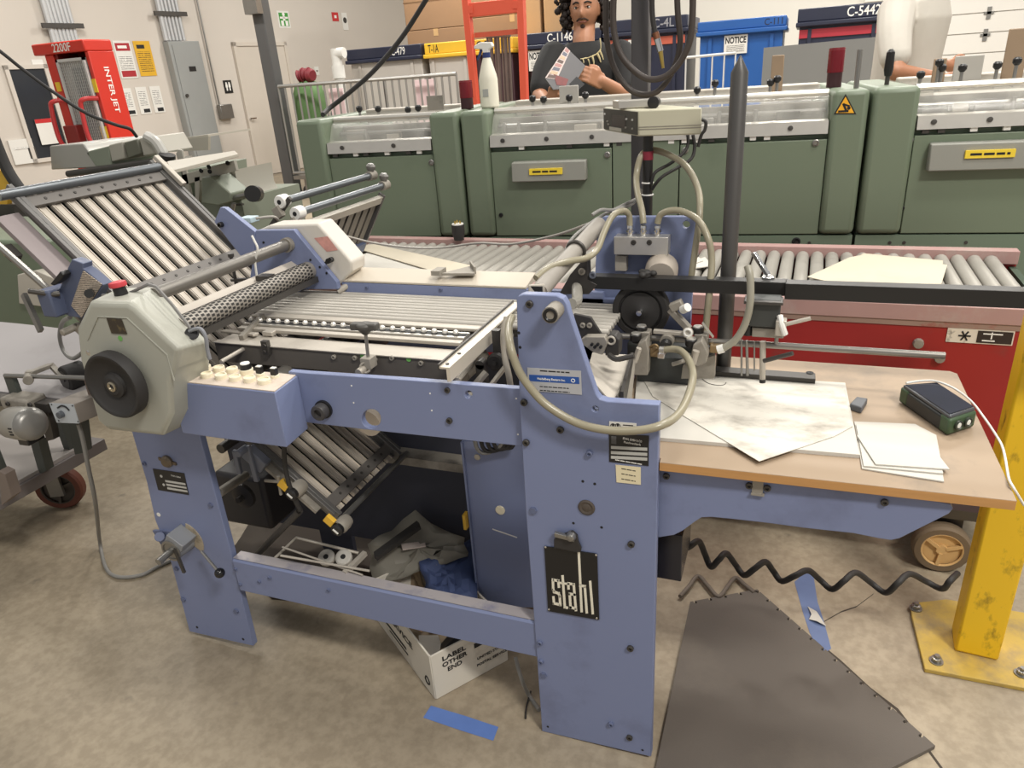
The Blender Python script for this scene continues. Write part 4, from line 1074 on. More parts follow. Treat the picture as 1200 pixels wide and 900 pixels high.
# dealer sticker
def sticker(uv, m, par, name, label=None, y=F-.0006):
    return MB().prism([PY(u, v, y) for u, v in uv], (0,-.0006,0)).build(name, m, par, label=label)
s_ = sticker(((618,430.5),(681,434.5),(682,462.5),(619,457.5)), mat('silver_sticker',(188,190,196),.35,.2), PAN, 'dealer_sticker')
MB().prism([PY(u, v, F-.0013) for u, v in ((620,439),(678.5,442),(679,450),(620.5,446.5))], (0,-.0003,0)).build('blue_band', mat('royal_blue_print',(40,84,160),.4), s_)
xd = PY(679,447,F)-PY(620,443,F)
text('Heidelberg Eastern Inc.', PY(646,445,F-.0016), xd, (0,0,1), .0058, inkw, s_, w=.052, bold=.01)
words(PY(650,435.5,F-.0010), xd, (0,0,1), .0034, .055, ink, s_, 2)
words(PY(650,454,F-.0010), xd, (0,0,1), .0026, .056, ink, s_, 3)
words(PY(650,458.5,F-.0010), xd, (0,0,1), .0026, .056, ink, s_, 4)
MB().torus(PY(671.5,446,F-.0016), N_, .0032, .0007, 14, 5).build('ring_mark', inkw, s_)
s_ = sticker(((714,493.5),(746,496),(746,507),(714,504.5)), white, PAN, 'approval_sticker')
mb = MB()
for u in (718.5, 724): mb.torus(PY(u, 499, F-.0014), N_, .0042, .0008, 14, 5); mb.prism([PY(u-1.2,497,F-.0013),PY(u+1.2,497,F-.0013),PY(u+.8,502,F-.0013),PY(u-1,502,F-.0013)], (0,-.0003,0))
for v in (497.5, 500.5, 503): mb.prism([PY(730,v,F-.0013),PY(742,v+.9,F-.0013),PY(742,v+1.9,F-.0013),PY(730,v+1,F-.0013)], (0,-.0003,0))
mb.build('approval_mark', ink, s_)
s_ = sticker(((713.5,507.5),(760.5,510.5),(760,546),(714,541)), mat('black_nameplate',(26,26,28),.35), PAN, 'name_plate')
for v in (522.5, 528.5, 534): MB().prism([PY(u, v_, F-.0013) for u, v_ in ((716,v),(758.5,v+2.2),(758.5,v+5.8),(716,v+3.4))], (0,-.0003,0)).build('name_field', mat('pale_grey_field',(188,188,184),.4), s_)
text('STAHL GMBH & CO', PY(741,515.5,F-.0014), (1,0,-.06), (0,0,1), .0042, inkw, s_, w=.034)
text('Maschinenfabrik', PY(741,519.5,F-.0014), (1,0,-.06), (0,0,1), .0042, inkw, s_, w=.03)
words(PY(737,541.5,F-.0010), (1,0,-.06), (0,0,1), .0024, .05, inkw, s_, 5)
MB().box(*(lambda a,b_: (a.x,b_.x,F-.0018,F-.0012,b_.z,a.z))(PY(716.5,510.5,F),PY(722.5,520,F))).build('plate_emblem', mat('dark_grey_print',(86,86,88),.5), s_)
s_ = sticker(((721.5,544.5),(751,547.5),(751,568),(722.5,565)), mat('cream_sticker',(226,214,180),.6), PAN, 'paper_sticker')
for i in range(3): words(PY(736.5,550.5+i*6,F-.0010), (1,0,-.06), (0,0,1), .0024, .026, ink, s_, 6+i)

# --- front left leg
yl = F+.012
out = [(150,490),(225,478),(234,511),(251,575),(271,649),(284,705),(297,757),(222,740),(197,647),(182,610),(172,565),(158,518)]
P_ = pl(out, yl)
P_[0].z = P_[1].z = .95; P_[0].x = P_[-1].x+.004; P_[1].x = -1.19
LEG = MB().plate([P_[0],P_[1]]+P_[2:], [], (0,.018,0)).build('front_leg', blue, ROOT, bevel=.0015)
yl -= .0
for u, v in ((187,571),(247,571+5)): pass
fb(169.5, 543, .006, .004, yl, LEG, bluedark)
fb(247, 592, .0065, .004, yl, LEG, bluedark, False); fb(215, 702, .0075, .004, yl, LEG, bluedark, False); fb(277, 716, .0075, .004, yl, LEG, bluedark, False); fb(207, 666, .006,.004, yl, LEG, bluedark, False)
MB().lathe([(.006,0),(.006,.001),(0,.001)], PY(186,603,yl), N_, 14).build('white_dot', white, LEG)
for u, v in ((231,735),(285,749)): MB().lathe([(.004,0),(.004,.0005),(0,.0005)], PY(u,v,yl), N_, 10).build('drilled_hole', ink, LEG)
# bearing with two lugs
mb = MB(); c = PY(197,540,yl); mb.lathe([(.016,0),(.016,.006),(.011,.012),(0,.013)], c, N_, 18); mb.obox(c+V((0,-.002,0)), V((.026,0,-.004)), (0,.002,0), (0,0,.004))
mb.build('shaft_bearing', mat('bronze_grey_bearing',(116,104,88),.45,.5), LEG)
s_ = sticker(((179,549),(216,554.5),(221.5,580),(185.5,574)), mat('black_nameplate',(26,26,28),.35), LEG, 'rating_plate', y=yl-.0006)
for k in range(3):
    MB().prism([PY(u, v, yl-.0013) for u, v in ((193.5+k*1.2,562.5+k*4.2),(217+k*1.2,566.3+k*4.2),(217.6+k*1.2,568.6+k*4.2),(194+k*1.2,564.8+k*4.2))], (0,-.0003,0)).build('rating_line', mat('pale_grey_field',(188,188,184),.4), s_)
for u, v in ((189,558),(192,568)): MB().lathe([(.004,0),(.004,.0006),(0,.0006)], PY(u,v,yl-.0012), N_, 10).build('rating_dot', MATS['pale_grey_field'], s_)
text('STAHL GMBH', PY(206,558.3,yl-.0014), (1,0,-.07), (0,0,1), .0042, MATS['pale_grey_field'], s_, w=.03)
# height crank on the leg
c = PY(219,632,yl); mb = MB()
mb.prism([c+V((math.cos(a)*.036*1.5, 0, math.sin(a)*.036*1.5)) for a in [PI*.42-PI*.62*i/9 for i in range(10)]]+[c+V((math.cos(a)*.016, 0, math.sin(a)*.016)) for a in (-PI*.2, 0, PI*.2, PI*.42)], (0,-.002,0))
mb.build('dial_scale', mat('aged_ivory_scale',(168,156,136),.6,stain=(90,82,70),sst=.3,ssc=30), LEG)
mb = MB(); mb.cyl(c, c+V((-.003,-.05,.0)), .028, n=20); mb.obox(c+V((.004,-.025,.012)), (.014,0,.022), (0,.025,0), (.022,0,-.014))
mb.build('crank_housing', mat('grey_blue_housing',(140,142,146),.45,.2), LEG, bevel=.002)
mb = MB(); mb.lathe([(.03,0),(.03,.003),(.024,.004),(.024,.001),(0,.001)], c+V((-.003,-.05,0)), N_, 20); mb.cyl(c+V((-.003,-.05,0)), c+V((-.003,-.095,-.003)), .009, n=14)
mb.build('crank_shaft', steel, LEG)
mb = MB(); q = PY(236,646,yl-.03); e = PY(257.5,671.5,yl-.05); mb.cyl(q, e, .0038, n=10); o = mb.build('clamp_lever', steel, LEG)
MB().sph(e, .0128, nu=18, nv=12).build('ball_knob', mat('glossy_black_ball',(28,28,30),.15), o)
mb = MB(); q = PY(204.5,643,yl-.055); mb.bar(q, PY(216,671,yl-.055), .006, .008); mb.build('crank_handle', steeld, LEG)
mb = MB(); mb.prism([PY(u,v,yl+.004) for u,v in ((181,620),(213,621),(222,640),(208,652),(192,638))], (0,-.008,0)); mb.cyl(PY(187,629,yl-.004), PY(187,629,yl-.02), .0125, n=16)
mb.build('crank_bracket', bluedark, LEG, bevel=.001)

# --- cross beam with a large real hole
yb = F+.014
out = [(330,432),(360,437.5),(484,446),(610,456),(612,523),(437,504.5),(340,492)]
Pb = pl(out, yb); Pb[0].z = Pb[1].z; Pb[0].x = -.96; Pb[-1].x = -.95; Pb[-1].z = Pb[-2].z-.0
hb = [PY(435+11.5*math.cos(t)*.98, 491+11.5*math.sin(t), yb) for t in [2*PI*i/20 for i in range(20)]]
h2 = [PY(549+4.5*math.cos(t), 462.5+4.8*math.sin(t), yb) for t in [2*PI*i/14 for i in range(14)]]
BM = MB().plate(Pb, [hb, h2], (0,.016,0)).build('cross_beam', blue, ROOT, bevel=.0012)
fb(524.5,457,.006,.004,yb,BM); fb(527,492.5,.0065,.005,yb,BM)
for u, v in ((504,461),(506,481),(605,467),(607,509),(412,452),(414.5,472)): MB().lathe([(.0018,0),(.0018,.0005),(0,.0005)], PY(u,v,yb), N_, 8).build('drilled_hole', inkw, BM)
c = PY(380,479,yb)
k = MB().lathe([(.017,0),(.0175,.022),(.016,.025),(.009,.0255),(.008,.018),(0,.018)], c, N_, 24).build('shaft_knob', mat('grey_black_knob',(64,62,62),.45,n=.1), BM)
MB().lathe([(.0205,0),(.0205,.006)], c, N_, 24).build('knob_collar', black, k)
MB().lathe([(.03,0),(.03,.02),(.0,.02)], PY(437,492,yb+.08), N_, 18).build('pale_roller_end', mat('pale_roller_end',(206,194,178),.5), BM)
MB().lathe([(.016,0),(.016,.02),(.0,.02)], PY(553,468,yb+.03), N_, 18).build('inner_boss', dust, BM)

# --- lower rail
yr = F+.004
zt, zb = PY(274,656,yr).z, PY(283,692,yr).z
x0, x1 = PY(272,657,yr).x, PY(627,730,yr).x
RL = MB().prism([(x0,yr,zb),(x0,yr,zt-.006),(x0,yr+.004,zt),(x0,yr+.032,zt+.002),(x0,yr+.032,zt-.004),(x0,yr+.012,zt-.006),(x0,yr+.012,zb)], (x1-x0,0,0)).build('lower_rail', blue, ROOT, bevel=.001)
RL2 = MB().box(x0+.002, x1, yr+.003, yr+.033, zt+.0022, zt+.0028).build('worn_top_edge', mat('rubbed_bare_metal',(176,170,172),.5,.3,n=.12,stain=(124,126,150),sst=.35,ssc=14), RL)
for u, v in ((276,667),(281.5,685),(304,681.5),(316,677),(385,691.5)): fb(u, v, .0048, .004, yr, RL, bluedark)

# --- control box
y0c = 1.045
A = PY(202,447.5,y0c); B = PY(322,460,y0c); zc = (A.z+B.z)/2; D_ = PZ(359.5,433.5,zc); E_ = V((A.x, D_.y, zc))
xa = A.x-.012
zb = (PY(213,510,y0c).z+PY(335,522,y0c).z)/2
prof = [V((xa,y0c,zc)), V((B.x,y0c,zc)), V((D_.x, yb, zc)), V((xa, yb, zc))]
CB = MB().prism(prof, (0,0,zb-zc)).build('control_box', blue, ROOT, bevel=.002)
tz = zc+.0022
CT = MB().prism([p+V((0,0,.0003)) for p in (prof[0]+V((.002,.002,0)), prof[1]+V((-.002,.002,0)), prof[2]+V((-.004,-.001,0)), prof[3]+V((.002,-.001,0)))], (0,0,.002)).build('control_face', mat('aged_ivory_panel',(206,192,178),.55,n=.08,sc=8,stain=(180,160,142),sst=.3,ssc=20), CB)
def ctl(u, v, r, kind):
    p = PZ(u, v, tz)
    if kind == 'b':
        o = MB().lathe([(r,0),(r,.008),(r*.93,.0095),(r*.72,.0095),(r*.7,.007),(0,.007)], p, (0,0,1), 22).build('push_button', cream, CB)
    elif kind == 'big':
        o = MB().lathe([(r*1.05,0),(r*1.05,.01),(r*.95,.011)], p, (0,0,1), 22).build('dial_knob', cream, CB)
        MB().lathe([(r*.9,.011),(r*.84,.022),(r*.8,.0225)], p, (0,0,1), 22).build('dial_cap', black, o)
        MB().lathe([(r*.76,.0225),(r*.7,.0245),(0,.025)], p, (0,0,1), 22).build('dial_top', white, o)
    else:
        o = MB().lathe([(r*.8,0),(r*.8,.005),(r*.7,.006)], p, (0,0,1), 16).build('selector_knob', cream, CB)
        q = MB(); q.obox(p+V((0,0,.013)), (r*.62,0,0), (0,r*.5,0), (0,0,.0075)); q.build('selector_cap', black, o, bevel=.0015)
        MB().obox(p+V((0,0,.0212)), (r*.5,0,0), (0,r*.4,0), (0,0,.0007)).build('selector_top', white, o)
for u, v in ((226,440.5),(243,441.5),(259.5,443),(276,445),(293,446.5)): ctl(u, v, .0125, 'b')
for u, v in ((241,433),(257,434),(272.5,435.5)): ctl(u, v, .0125, 'b')
ctl(310, 448.5, .0135, 'b'); ctl(289.5, 437.5, .0135, 'big'); ctl(305.5,440,.011,'s'); ctl(322.5,442,.011,'s')

# --- guard casting with hand wheel
yg0, yg1 = 1.0, 1.108
front = [(107,352),(152,353),(160,358),(213,408),(209,430),(203,446),(205,484),(193,510),(129,503),(117,493),(96,420),(92,384)]
back = [(140,337),(182,336),(187,340),(243,399),(243,418),(246,422),(245,470),(235,490),(175,485),(160,475),(140,400),(130,360)]
Pf = pl(front, yg0+.008); Pb_ = pl(back, yg1)
cen = sum(Pf, V((0,0,0)))/len(Pf)
L0 = [V((cen.x+(p.x-cen.x)*.95, yg0, cen.z+(p.z-cen.z)*.95)) for p in Pf]
mb = MB(); n = len(Pf); vs = L0+Pf+Pb_
fs = [tuple(range(n))]
for k in range(2):
    for i in range(n): fs.append((k*n+i, k*n+(i+1)%n, (k+1)*n+(i+1)%n, (k+1)*n+i))
fs.append(tuple(range(3*n-1, 2*n-1, -1)))
mb.add(vs, fs)
GD = mb.build('guard_cover', guardm, ROOT, smooth=30, bevel=.006, seg=3)
# raised inner panel outline
inner = [(103,398),(115,371),(149,372.5),(196,416),(204,446)]
mb = MB()
mb.tube([PY(u, v, yg0-.0005) for u, v in inner], .0016, 6, 0)
mb.build('embossed_rib', guardm, GD)
mb = MB(); mb.prism([PY(u, v, yg0-.001) for u, v in ((125,372.5),(142.5,374),(149,391.5),(131,390.5))], (0,-.001,0))
o = mb.build('guard_sticker', mat('dark_brown_sticker',(58,50,40),.4,stain=(120,104,70),sst=.2,ssc=60), GD)
MB().lathe([(.0055,0),(.0055,.0006),(0,.0006)], PY(141,396.5,yg0-.0005), N_, 14).build('green_dot', mat('green_dot',(110,180,90),.5), GD)
MB().lathe([(.011,0),(.011,.001),(.007,.002),(.006,.006),(0,.007)], PY(106,412.5,yg0+.006), N_, 14).build('guard_bolt', chrome, GD)
# slanted top rim and emergency button
top = [PY(u, v, 1.07) for u, v in ((120,346),(144,346.5),(166,337),(183,336),(218,378),(222,385))]
MB().tube(top, .0035, 6, 2).build('rim_gasket', mat('grey_gasket',(120,118,116),.5), GD)
p = PY(141.5, 343, 1.05)
o = MB().lathe([(.0135,-.004),(.0125,.008),(.0125,.013)], p, (-.1,0,1), 18).build('button_base', black, GD)
MB().lathe([(.0165,.013),(.0175,.017),(.0165,.0225),(.010,.0245),(0,.0245)], p, (-.1,0,1), 20).build('emergency_button', mat('dusty_red_button',(196,64,72),.5,n=.15,sc=30), o)
# side wall to the right: arm with slot round the knurled roller
mb = MB(); mb.lathe([(.014,0),(.014,.002),(.011,.003),(.011,.0005),(0,.0005)], PY(225,391,1.07), (.55,-.6,.6), 16); mb.build('slot_mouth', ink, GD)
MB().tube([PY(u, v, 1.07) for u, v in ((222,388),(234,385),(241,395),(243,410),(246,421))], .004, 8, 4).build('arm_rim', mat('grey_blue_rim',(128,130,136),.45), GD)
# hand wheel
c = PY(146, 446, yg0-.004)
hw = MB()
R = .072
hw.lathe([(R*.3,.0),(R*.9,.004),(R,.010),(R*1.0,.030),(R*.955,.035),(R*.90,.035),(R*.86,.033),(R*.80,.027),(R*.38,.022),(R*.36,.028),(R*.27,.030),(R*.25,.032),(0,.032)], c, N_, 48)
HW = hw.build('hand_wheel', rubber, GD, smooth=45)
MB().lathe([(.011,.028),(.011,.034),(.007,.035),(.0055,.031),(0,.031)], c, N_, 18).build('wheel_hub', mat('brassy_steel_hub',(186,176,156),.3,.9), HW)

# --- far hexagonal side plate and rear cover
yh = 1.55
hexo = [(297,300),(296.5,276),(300,270),(344,269.5),(394.5,331),(396,339),(352,339),(345,352),(318,360),(290,345)]
HX = MB().prism(pl(hexo, yh), (0,.016,0)).build('rear_side_plate', blue, ROOT, bevel=.0012)
AR = MB().prism(pl([(251,260),(258,243),(263,243.5),(299,272),(298,300),(285,304)], yh-.002), (0,.016,0)).build('buckle_arm', blue, ROOT, bevel=.0012)
bolt(AR, PY(260,263,yh-.002), N_, .0075, .012, black)
for u, v in ((309,284),(364,304.5),(375,313),(383,320),(344,311)): bolt(HX, PY(u,v,yh), N_, .0032, .002, ink)
mb = MB(); mb.prism(pl([(300,271),(315,264),(372,262),(400,293),(412,307),(412,318),(395,337),(346,271)], yh+.018), (0,.07,0))
RC = mb.build('rear_cover', mat('pale_dusty_cover',(206,200,190),.5,n=.06,stain=(180,170,160),sst=.3), ROOT, bevel=.006, seg=3)
MB().prism(pl([(368,279),(384,277),(396,293),(383,295)], yh+.0172), (0,-.0004,0)).build('faded_red_print', mat('faded_red_print',(206,150,140),.6,n=.3,sc=80), RC)
mb = MB(); p = PY(389,304,yh+.01); mb.cyl(p, p+V((0,-.02,0)), .007, n=10); mb.bar(p+V((-.008,-.018,-.006)), p+V((.012,-.018,.008)), .006, .008); mb.build('toggle_clamp', black, RC)
pw = PY(340,258,yh+.06); 
# --- tie bar, gauge arm and knurled roller
yA, yB = 1.09, yh
a, b_ = PY(195,344,yA), PY(326,288,yB); b_.x = a.x = (a.x+b_.x)/2; a.z = b_.z = (a.z+b_.z)/2
TB = MB().cyl(a, b_, .0145, n=20).build('tie_bar', mat('worn_grey_bar',(118,114,108),.4,.5,n=.1,sc=10), ROOT)
MB().cyl(b_+V((0,-.015,0)), b_, .019, n=20).build('bar_collar', dust, TB)
p = PY(277,320,1.4); pt = V((a.x+.012, p.y, a.z+.005))
mb = MB(); q0, q1 = PY(271,301,1.4), PY(278,340,1.4); mb.cyl(q1, q0, .0042, n=10); mb.cyl(q0, q0+V((0,0,.008)), .0075, n=12)
GA_ = mb.build('gauge_post', steeld, TB)
mb = MB(); mb.bar(PY(272,328,1.4), PY(304,327,1.4), .012, .006); mb.obox(PY(311,325,1.4), (.018,0,0), (0,.014,0), (0,0,.006)); mb.build('gauge_arm', steeld, GA_)
MB().tube([PY(u, v, 1.4) for u, v in ((301,324),(299,306),(302,292),(298,282),(295,276))], .0028, 8, 5).build('bent_white_rod', white, GA_)
# knurled perforated roller
a, b_ = PY(224,379,1.08), PY(347,323,yh); xm, zm = (a.x+b_.x)/2, (a.z+b_.z)/2
a = V((xm, 1.085, zm)); b_ = V((xm, yh, zm))
KN = MB().cyl(a, b_, .0235, n=24).build('knurled_roller', mat('grey_roller_body',(150,144,136),.5,.4,n=.1), ROOT)
rings = MB(); holes = MB(); nr, nh = 34, 16
for i in range(nr):
    y = 1.1+(yh-1.12)*i/(nr-1)
    for j in range(nh):
        t = 2*PI*(j+.5*(i%2))/nh; d = V((math.cos(t),0,math.sin(t))); tt = V((-math.sin(t),0,math.cos(t)))
        holes.obox(V((xm,y,zm))+d*.0234, d*.0005, tt*.0026, V((0,.0042,0)))
holes.build('roller_pockets', mat('dark_pockets',(38,36,34),.7), KN)
MB().box(xm+.02, xm+.026, 1.09, yh, zm-.03, zm-.015).build('roller_scraper', steeld, KN)
MB().prism([V((xm-.055,1.1,zm+.022)),V((xm-.05,1.1,zm+.024)),V((xm-.022,1.1,zm+.006)),V((xm-.027,1.1,zm+.004))],(0,yh-1.1,0)).build('guide_plate', mat('pale_dusty_strip',(190,182,172),.5,.3), ROOT)

# --- buckle plate (upper)
def buckle(P0, d, L, y0, y1, nsl, nm, barm, slm, framed=True, par=ROOT, ends=(.06,.8)):
    """slatted plate starting at P0=(x,z) rising along d, spanning y0..y1"""
    d = V((d[0],0,d[1])).normalized(); nrm = V((-d.z,0,d.x));
    if nrm.z < 0: nrm = -nrm
    o = V((P0[0],0,P0[1])); yv = V((0,1,0))
    def at(s, y, h=0): return o + d*s + yv*y + nrm*h
    base = MB().obox(at(L/2,(y0+y1)/2,-.012), d*(L/2-.01), yv*((y1-y0)/2-.01), nrm*.001).build(nm, mat('shade_black_buckle_base',(24,25,23),.8), par)  # near-black base colour paints the shade in the gaps between slats
    for i in range(nsl):
        y = y0+.03+(y1-y0-.06)*i/(nsl-1); w = (y1-y0-.06)/(nsl-1)*.325
        m_ = MB()
        m_.obox(at(L/2,y,0), d*(L/2), yv*w, nrm*.003)
        m_.obox(at(L/2,y-w*.86,.004), d*(L/2), yv*(w*.1), nrm*.0022); m_.obox(at(L/2,y-w*.5,.004), d*(L/2), yv*(w*.1), nrm*.0022)
        m_.obox(at(L/2,y+w*.92,.003), d*(L/2), yv*(w*.08), nrm*.0022)
        m_.build('slat', slm, base)
    for q in ends:
        b = MB().obox(at(L*q,(y0+y1)/2,.012), d*.015, yv*((y1-y0)/2), nrm*.004).build('cross_bar', barm, base, bevel=.001)
        for i in range(nsl-1):
            y = y0+.05+(y1-y0-.1)*i/(nsl-2)
            if i % 2 == 0 or True: MB().lathe([(.004,0),(.0035,.002),(0,.0022)], at(L*q,y,.016), nrm, 8).build('cross_bar_screw', steeld, b)
    for y, ds in ((y0,-1),(y1,1)):
        fr = MB(); fr.obox(at(L/2,y,.006), d*(L/2+.01), yv*.006, nrm*.014); fr.obox(at(L/2,y+ds*.012,.016), d*(L/2), yv*.005, nrm*.005); fr.obox(at(L/2,y-ds*.01,-.003), d*(L/2), yv*.004, nrm*.006)
        fr.build('side_channel', mat('grey_side_channel',(112,110,108),.4,.5,n=.1), base, bevel=.001)
    return at, base, d, nrm
slm = mat('ribbed_aluminium_slat', (186, 177, 165), .45, .3, n=.06, sc=6)
barg = mat('grey_cross_bar', (112, 108, 104), .5, .3, n=.1)
yk0, yk1 = 1.18, 1.6
s1_ = V((-1.225, 0, .757+.0)) ; cc = -.468
xb, xt = -1.243, -1.685
at, BK, bd, bn = buckle((xb, -xb+cc), (-1,1), (xb-xt)*math.sqrt(2), yk0, yk1, 10, 'upper_buckle_plate', barg, slm, ends=(.45,.93))
LB = (xb-xt)*math.sqrt(2)
a = at(LB*.97, yk0-.05, .022); b_ = at(LB*.97, yk1-.0, .022)
hb_ = MB().cyl(a, b_, .0115, n=16).build('stop_bar', mat('blue_grey_bar',(108,112,116),.35,.6), BK)
MB().obox(at(LB*.93,yk1+.012,.03), bd*.055, (0,.008,0), bn*.006).build('bar_bracket', alud, BK, bevel=.002)
# near-side adjusting scale of the buckle
fr = MB().obox(at(LB*.52, yk0-.045, -.012), bd*(LB*.40), V((0,.028,0)), bn*.006).build('adjusting_rail', mat('mauve_grey_rail',(142,132,132),.5,.2), BK, bevel=.001)
mb = MB(); mb.lathe([(.008,0),(.022,.004),(.024,.02),(.019,.028),(0,.028)], at(LB*.93,yk0-.09,-.03), (0,-1,0), 18); mb.build('adjusting_knob', black, BK)
MB().obox(at(LB*.93,yk0-.1205,-.03), bd*.012, (0,.001,0), bn*.0025).build('knob_mark', white, BK)
mb = MB(); mb.obox(at(LB*.8,yk0-.085,-.04), bd*.018, (0,.012,0), bn*.008); mb.build('counter_block', steeld, BK); MB().obox(at(LB*.82,yk0-.098,-.038), bd*.014, (0,.002,0), bn*.006).build('yellow_counter', mat('yellow_label',(222,176,60),.5), BK)
MB().obox(at(LB*1.0,yk0-.07,.0), bd*.03, (0,.022,0), bn*.007).build('cream_scale_block', mat('cream_scale',(206,200,180),.5), BK, bevel=.002)
MB().tube([at(LB*.9,yk0-.13,.0), at(LB*.55,yk0-.075,-.05), at(LB*.35,yk0-.07,-.05)], .008, 8, 3).build('spindle', steel, BK)
mb = MB(); mb.obox(at(LB*.42,yk0-.075,-.055), bd*.022, (0,.02,0), bn*.014); mb.cyl(at(LB*.46,yk0-.08,-.06), at(LB*.46,yk0-.125,-.065), .008, n=10); mb.cyl(at(LB*.36,yk0-.08,-.06), at(LB*.36,yk0-.12,-.07), .006, n=10)
mb.build('spindle_block', dust, BK, bevel=.002)
# blue switch panel beside the guard
yp = 1.07
pp = [(62,362),(74,326),(84,304),(97,309),(97,315),(103,319),(121,334),(98,373),(82,371)]
SP = MB().prism(pl(pp, yp), (0,.025,0)).build('switch_panel', mat('slate_blue_panel',(84,92,116),.45,n=.06), ROOT, bevel=.0015)
MB().prism(pl([(98,317),(120,333),(96,372),(84,358)], yp-.001), (0,-.0015,0)).build('scale_plate', lines_mat('engraved_scale_plate',(186,172,156),(70,64,60),90,.4), SP)
o = MB().cyl(PY(106,343,yp), PY(104,344,yp-.03), .009, n=12).build('switch_knob', black, SP)
mb = MB(); mb.prism(pl([(68,330),(80,315),(84,320),(80,326),(72,332)], yp-.002), (0,-.02,0)); mb.build('toggle_handle', black, SP, bevel=.002)
mb = MB(); mb.tube([PY(70,344,yp-.01),PY(62,345,yp-.02),PY(34,341,yp-.04)], .006, 8, 0); mb.build('lever', steeld, SP)
mb = MB(); mb.obox(PY(68,352,yp), (.02,0,.0), (0,.03,0), (0,0,.03)); mb.build('panel_base', MATS['slate_blue_panel'], SP, bevel=.004)
MB().bar(PY(28,345,1.15), PY(48,388,1.12), .014, .01, (0,1,0)).build('support_strut', steel, SP)

# --- register table rods
zr = .885
nrod = 9
for i in range(nrod):
    y = 1.395+.17*i/(nrod-1)
    xa_ = -1.235+.0; xb_ = -.335
    MB().cyl((xa_,y,zr),(xb_,y,zr), .0070, n=12).build('table_rod', mat('satin_table_rod',(192,187,178),.5,.4,n=.08), ROOT)
MB().box(-1.24,-.36,1.39,1.545,zr-.022,zr-.016).build('table_underplate', mat('shade_grey_underplate',(74,70,66),.6,.2), ROOT)  # plate coloured dark to paint the shade between the rods
MB().box(-1.235,-.62,1.362,1.388,zr-.006,zr+.001).build('table_strip', alud, ROOT, bevel=.0015)
# ball race
BR = MB().box(-1.225,-.635,1.318,1.352,zr-.012,zr-.004).build('ball_rail', alu, ROOT, bevel=.001)
MB().box(-1.225,-.635,1.327,1.344,zr-.004,zr-.003).build('ball_slot', ink, BR)
for i in range(22):
    x = -1.212+.0262*i
    MB().sph((x,1.3355,zr+.0), .0068, nu=12, nv=8).build('steel_ball', mat('bright_ball',(240,236,228),.2,.5,n=.02), BR)
MB().box(-1.225,-.635,1.296,1.314,zr-.016,zr-.008).build('guide_strip', alud, ROOT, bevel=.001)
SG = MB().box(-1.232,-.62,1.222,1.234,zr-.066,zr-.018).build('side_guide', mat('black_side_guide',(98,93,87),.55,.2,n=.12,stain=(76,71,66),sst=.3), ROOT, bevel=.001)
MB().box(-1.232,-.62,1.234,1.286,zr-.026,zr-.020).build('side_guide_ledge', alud, SG)
MB().box(-1.232,-.62,1.218,1.236,zr-.0185,zr-.0165).build('side_guide_edge', alud, SG)
for u, v in ((392,418),(416.5,419),(440,421),(460,419),(494,425),(547,422)): bolt(SG, PY(u,v,1.222), N_, .0055, .006, dust)
for u, v in ((425,417),(479,421)): MB().lathe([(.0055,0),(.0055,.001),(0,.001)], PY(u,v,1.2215), N_, 14).build('green_dot', MATS['green_dot'], SG)
mb = MB(); mb.obox(PY(312,407,1.215), (.008,0,0), (0,.006,0), (0,0,.016)); mb.build('guide_clamp', steeld, SG); 
for v in (405, 412): bolt(SG, PY(310.5,v,1.208), N_, .0042, .004, steeld)
# t-knob with stem
p, q = PY(428,386,1.2), PY(432,424,1.2)
TK = MB().cyl(q, p, .0038, n=10).build('t_knob_stem', steel, ROOT)
mb = MB(); mb.lathe([(.005,-.012),(.012,-.004),(.019,.006),(.017,.013),(0,.016)], p, (0,0,1), 14); mb.obox(p+V((0,0,.007)), (.031,0,.001), (0,.010,0), (0,0,.0075)); mb.build('t_knob', mat('worn_grey_knob',(78,76,72),.5,n=.2,sc=40), TK, bevel=.004, seg=3)
mb = MB(); mb.cyl(PY(420,437,1.17), PY(437,424,1.22), .0085, n=14); mb.build('clamp_tube', alud, TK); mb = MB(); mb.obox(q, (.012,0,0),(0,.014,0),(0,0,.012)); mb.torus(PY(428,431,1.185), (.5,-.8,.3), .0105, .003, 16, 6); mb.build('clamp_block', dust, TK, bevel=.003)
# adjusting rods crossing the table front
MB().cyl(PY(259,424,1.15), PY(311,394,1.30), .0048, n=10).build('adjusting_rod', alud, ROOT)
mb = MB(); mb.bar(PY(283,397,1.25), PY(308,371,1.36), .012, .016); mb.build('slide_block', dust, ROOT, bevel=.001)
mb = MB(); mb.bar(PY(262,388,1.32), PY(300,392,1.27), .016, .006); mb.obox(PY(316,390,1.29), (.014,0,0),(0,.01,0),(0,0,.005)); mb.build('slide_foot', alud, ROOT, bevel=.001)
mb = MB(); mb.bar(PY(298,356,1.46), PY(314,352,1.49), .016, .010); mb.bar(PY(280,367,1.41), PY(295,366,1.42), .016, .010); mb.build('paper_clamp', black, ROOT, bevel=.002)
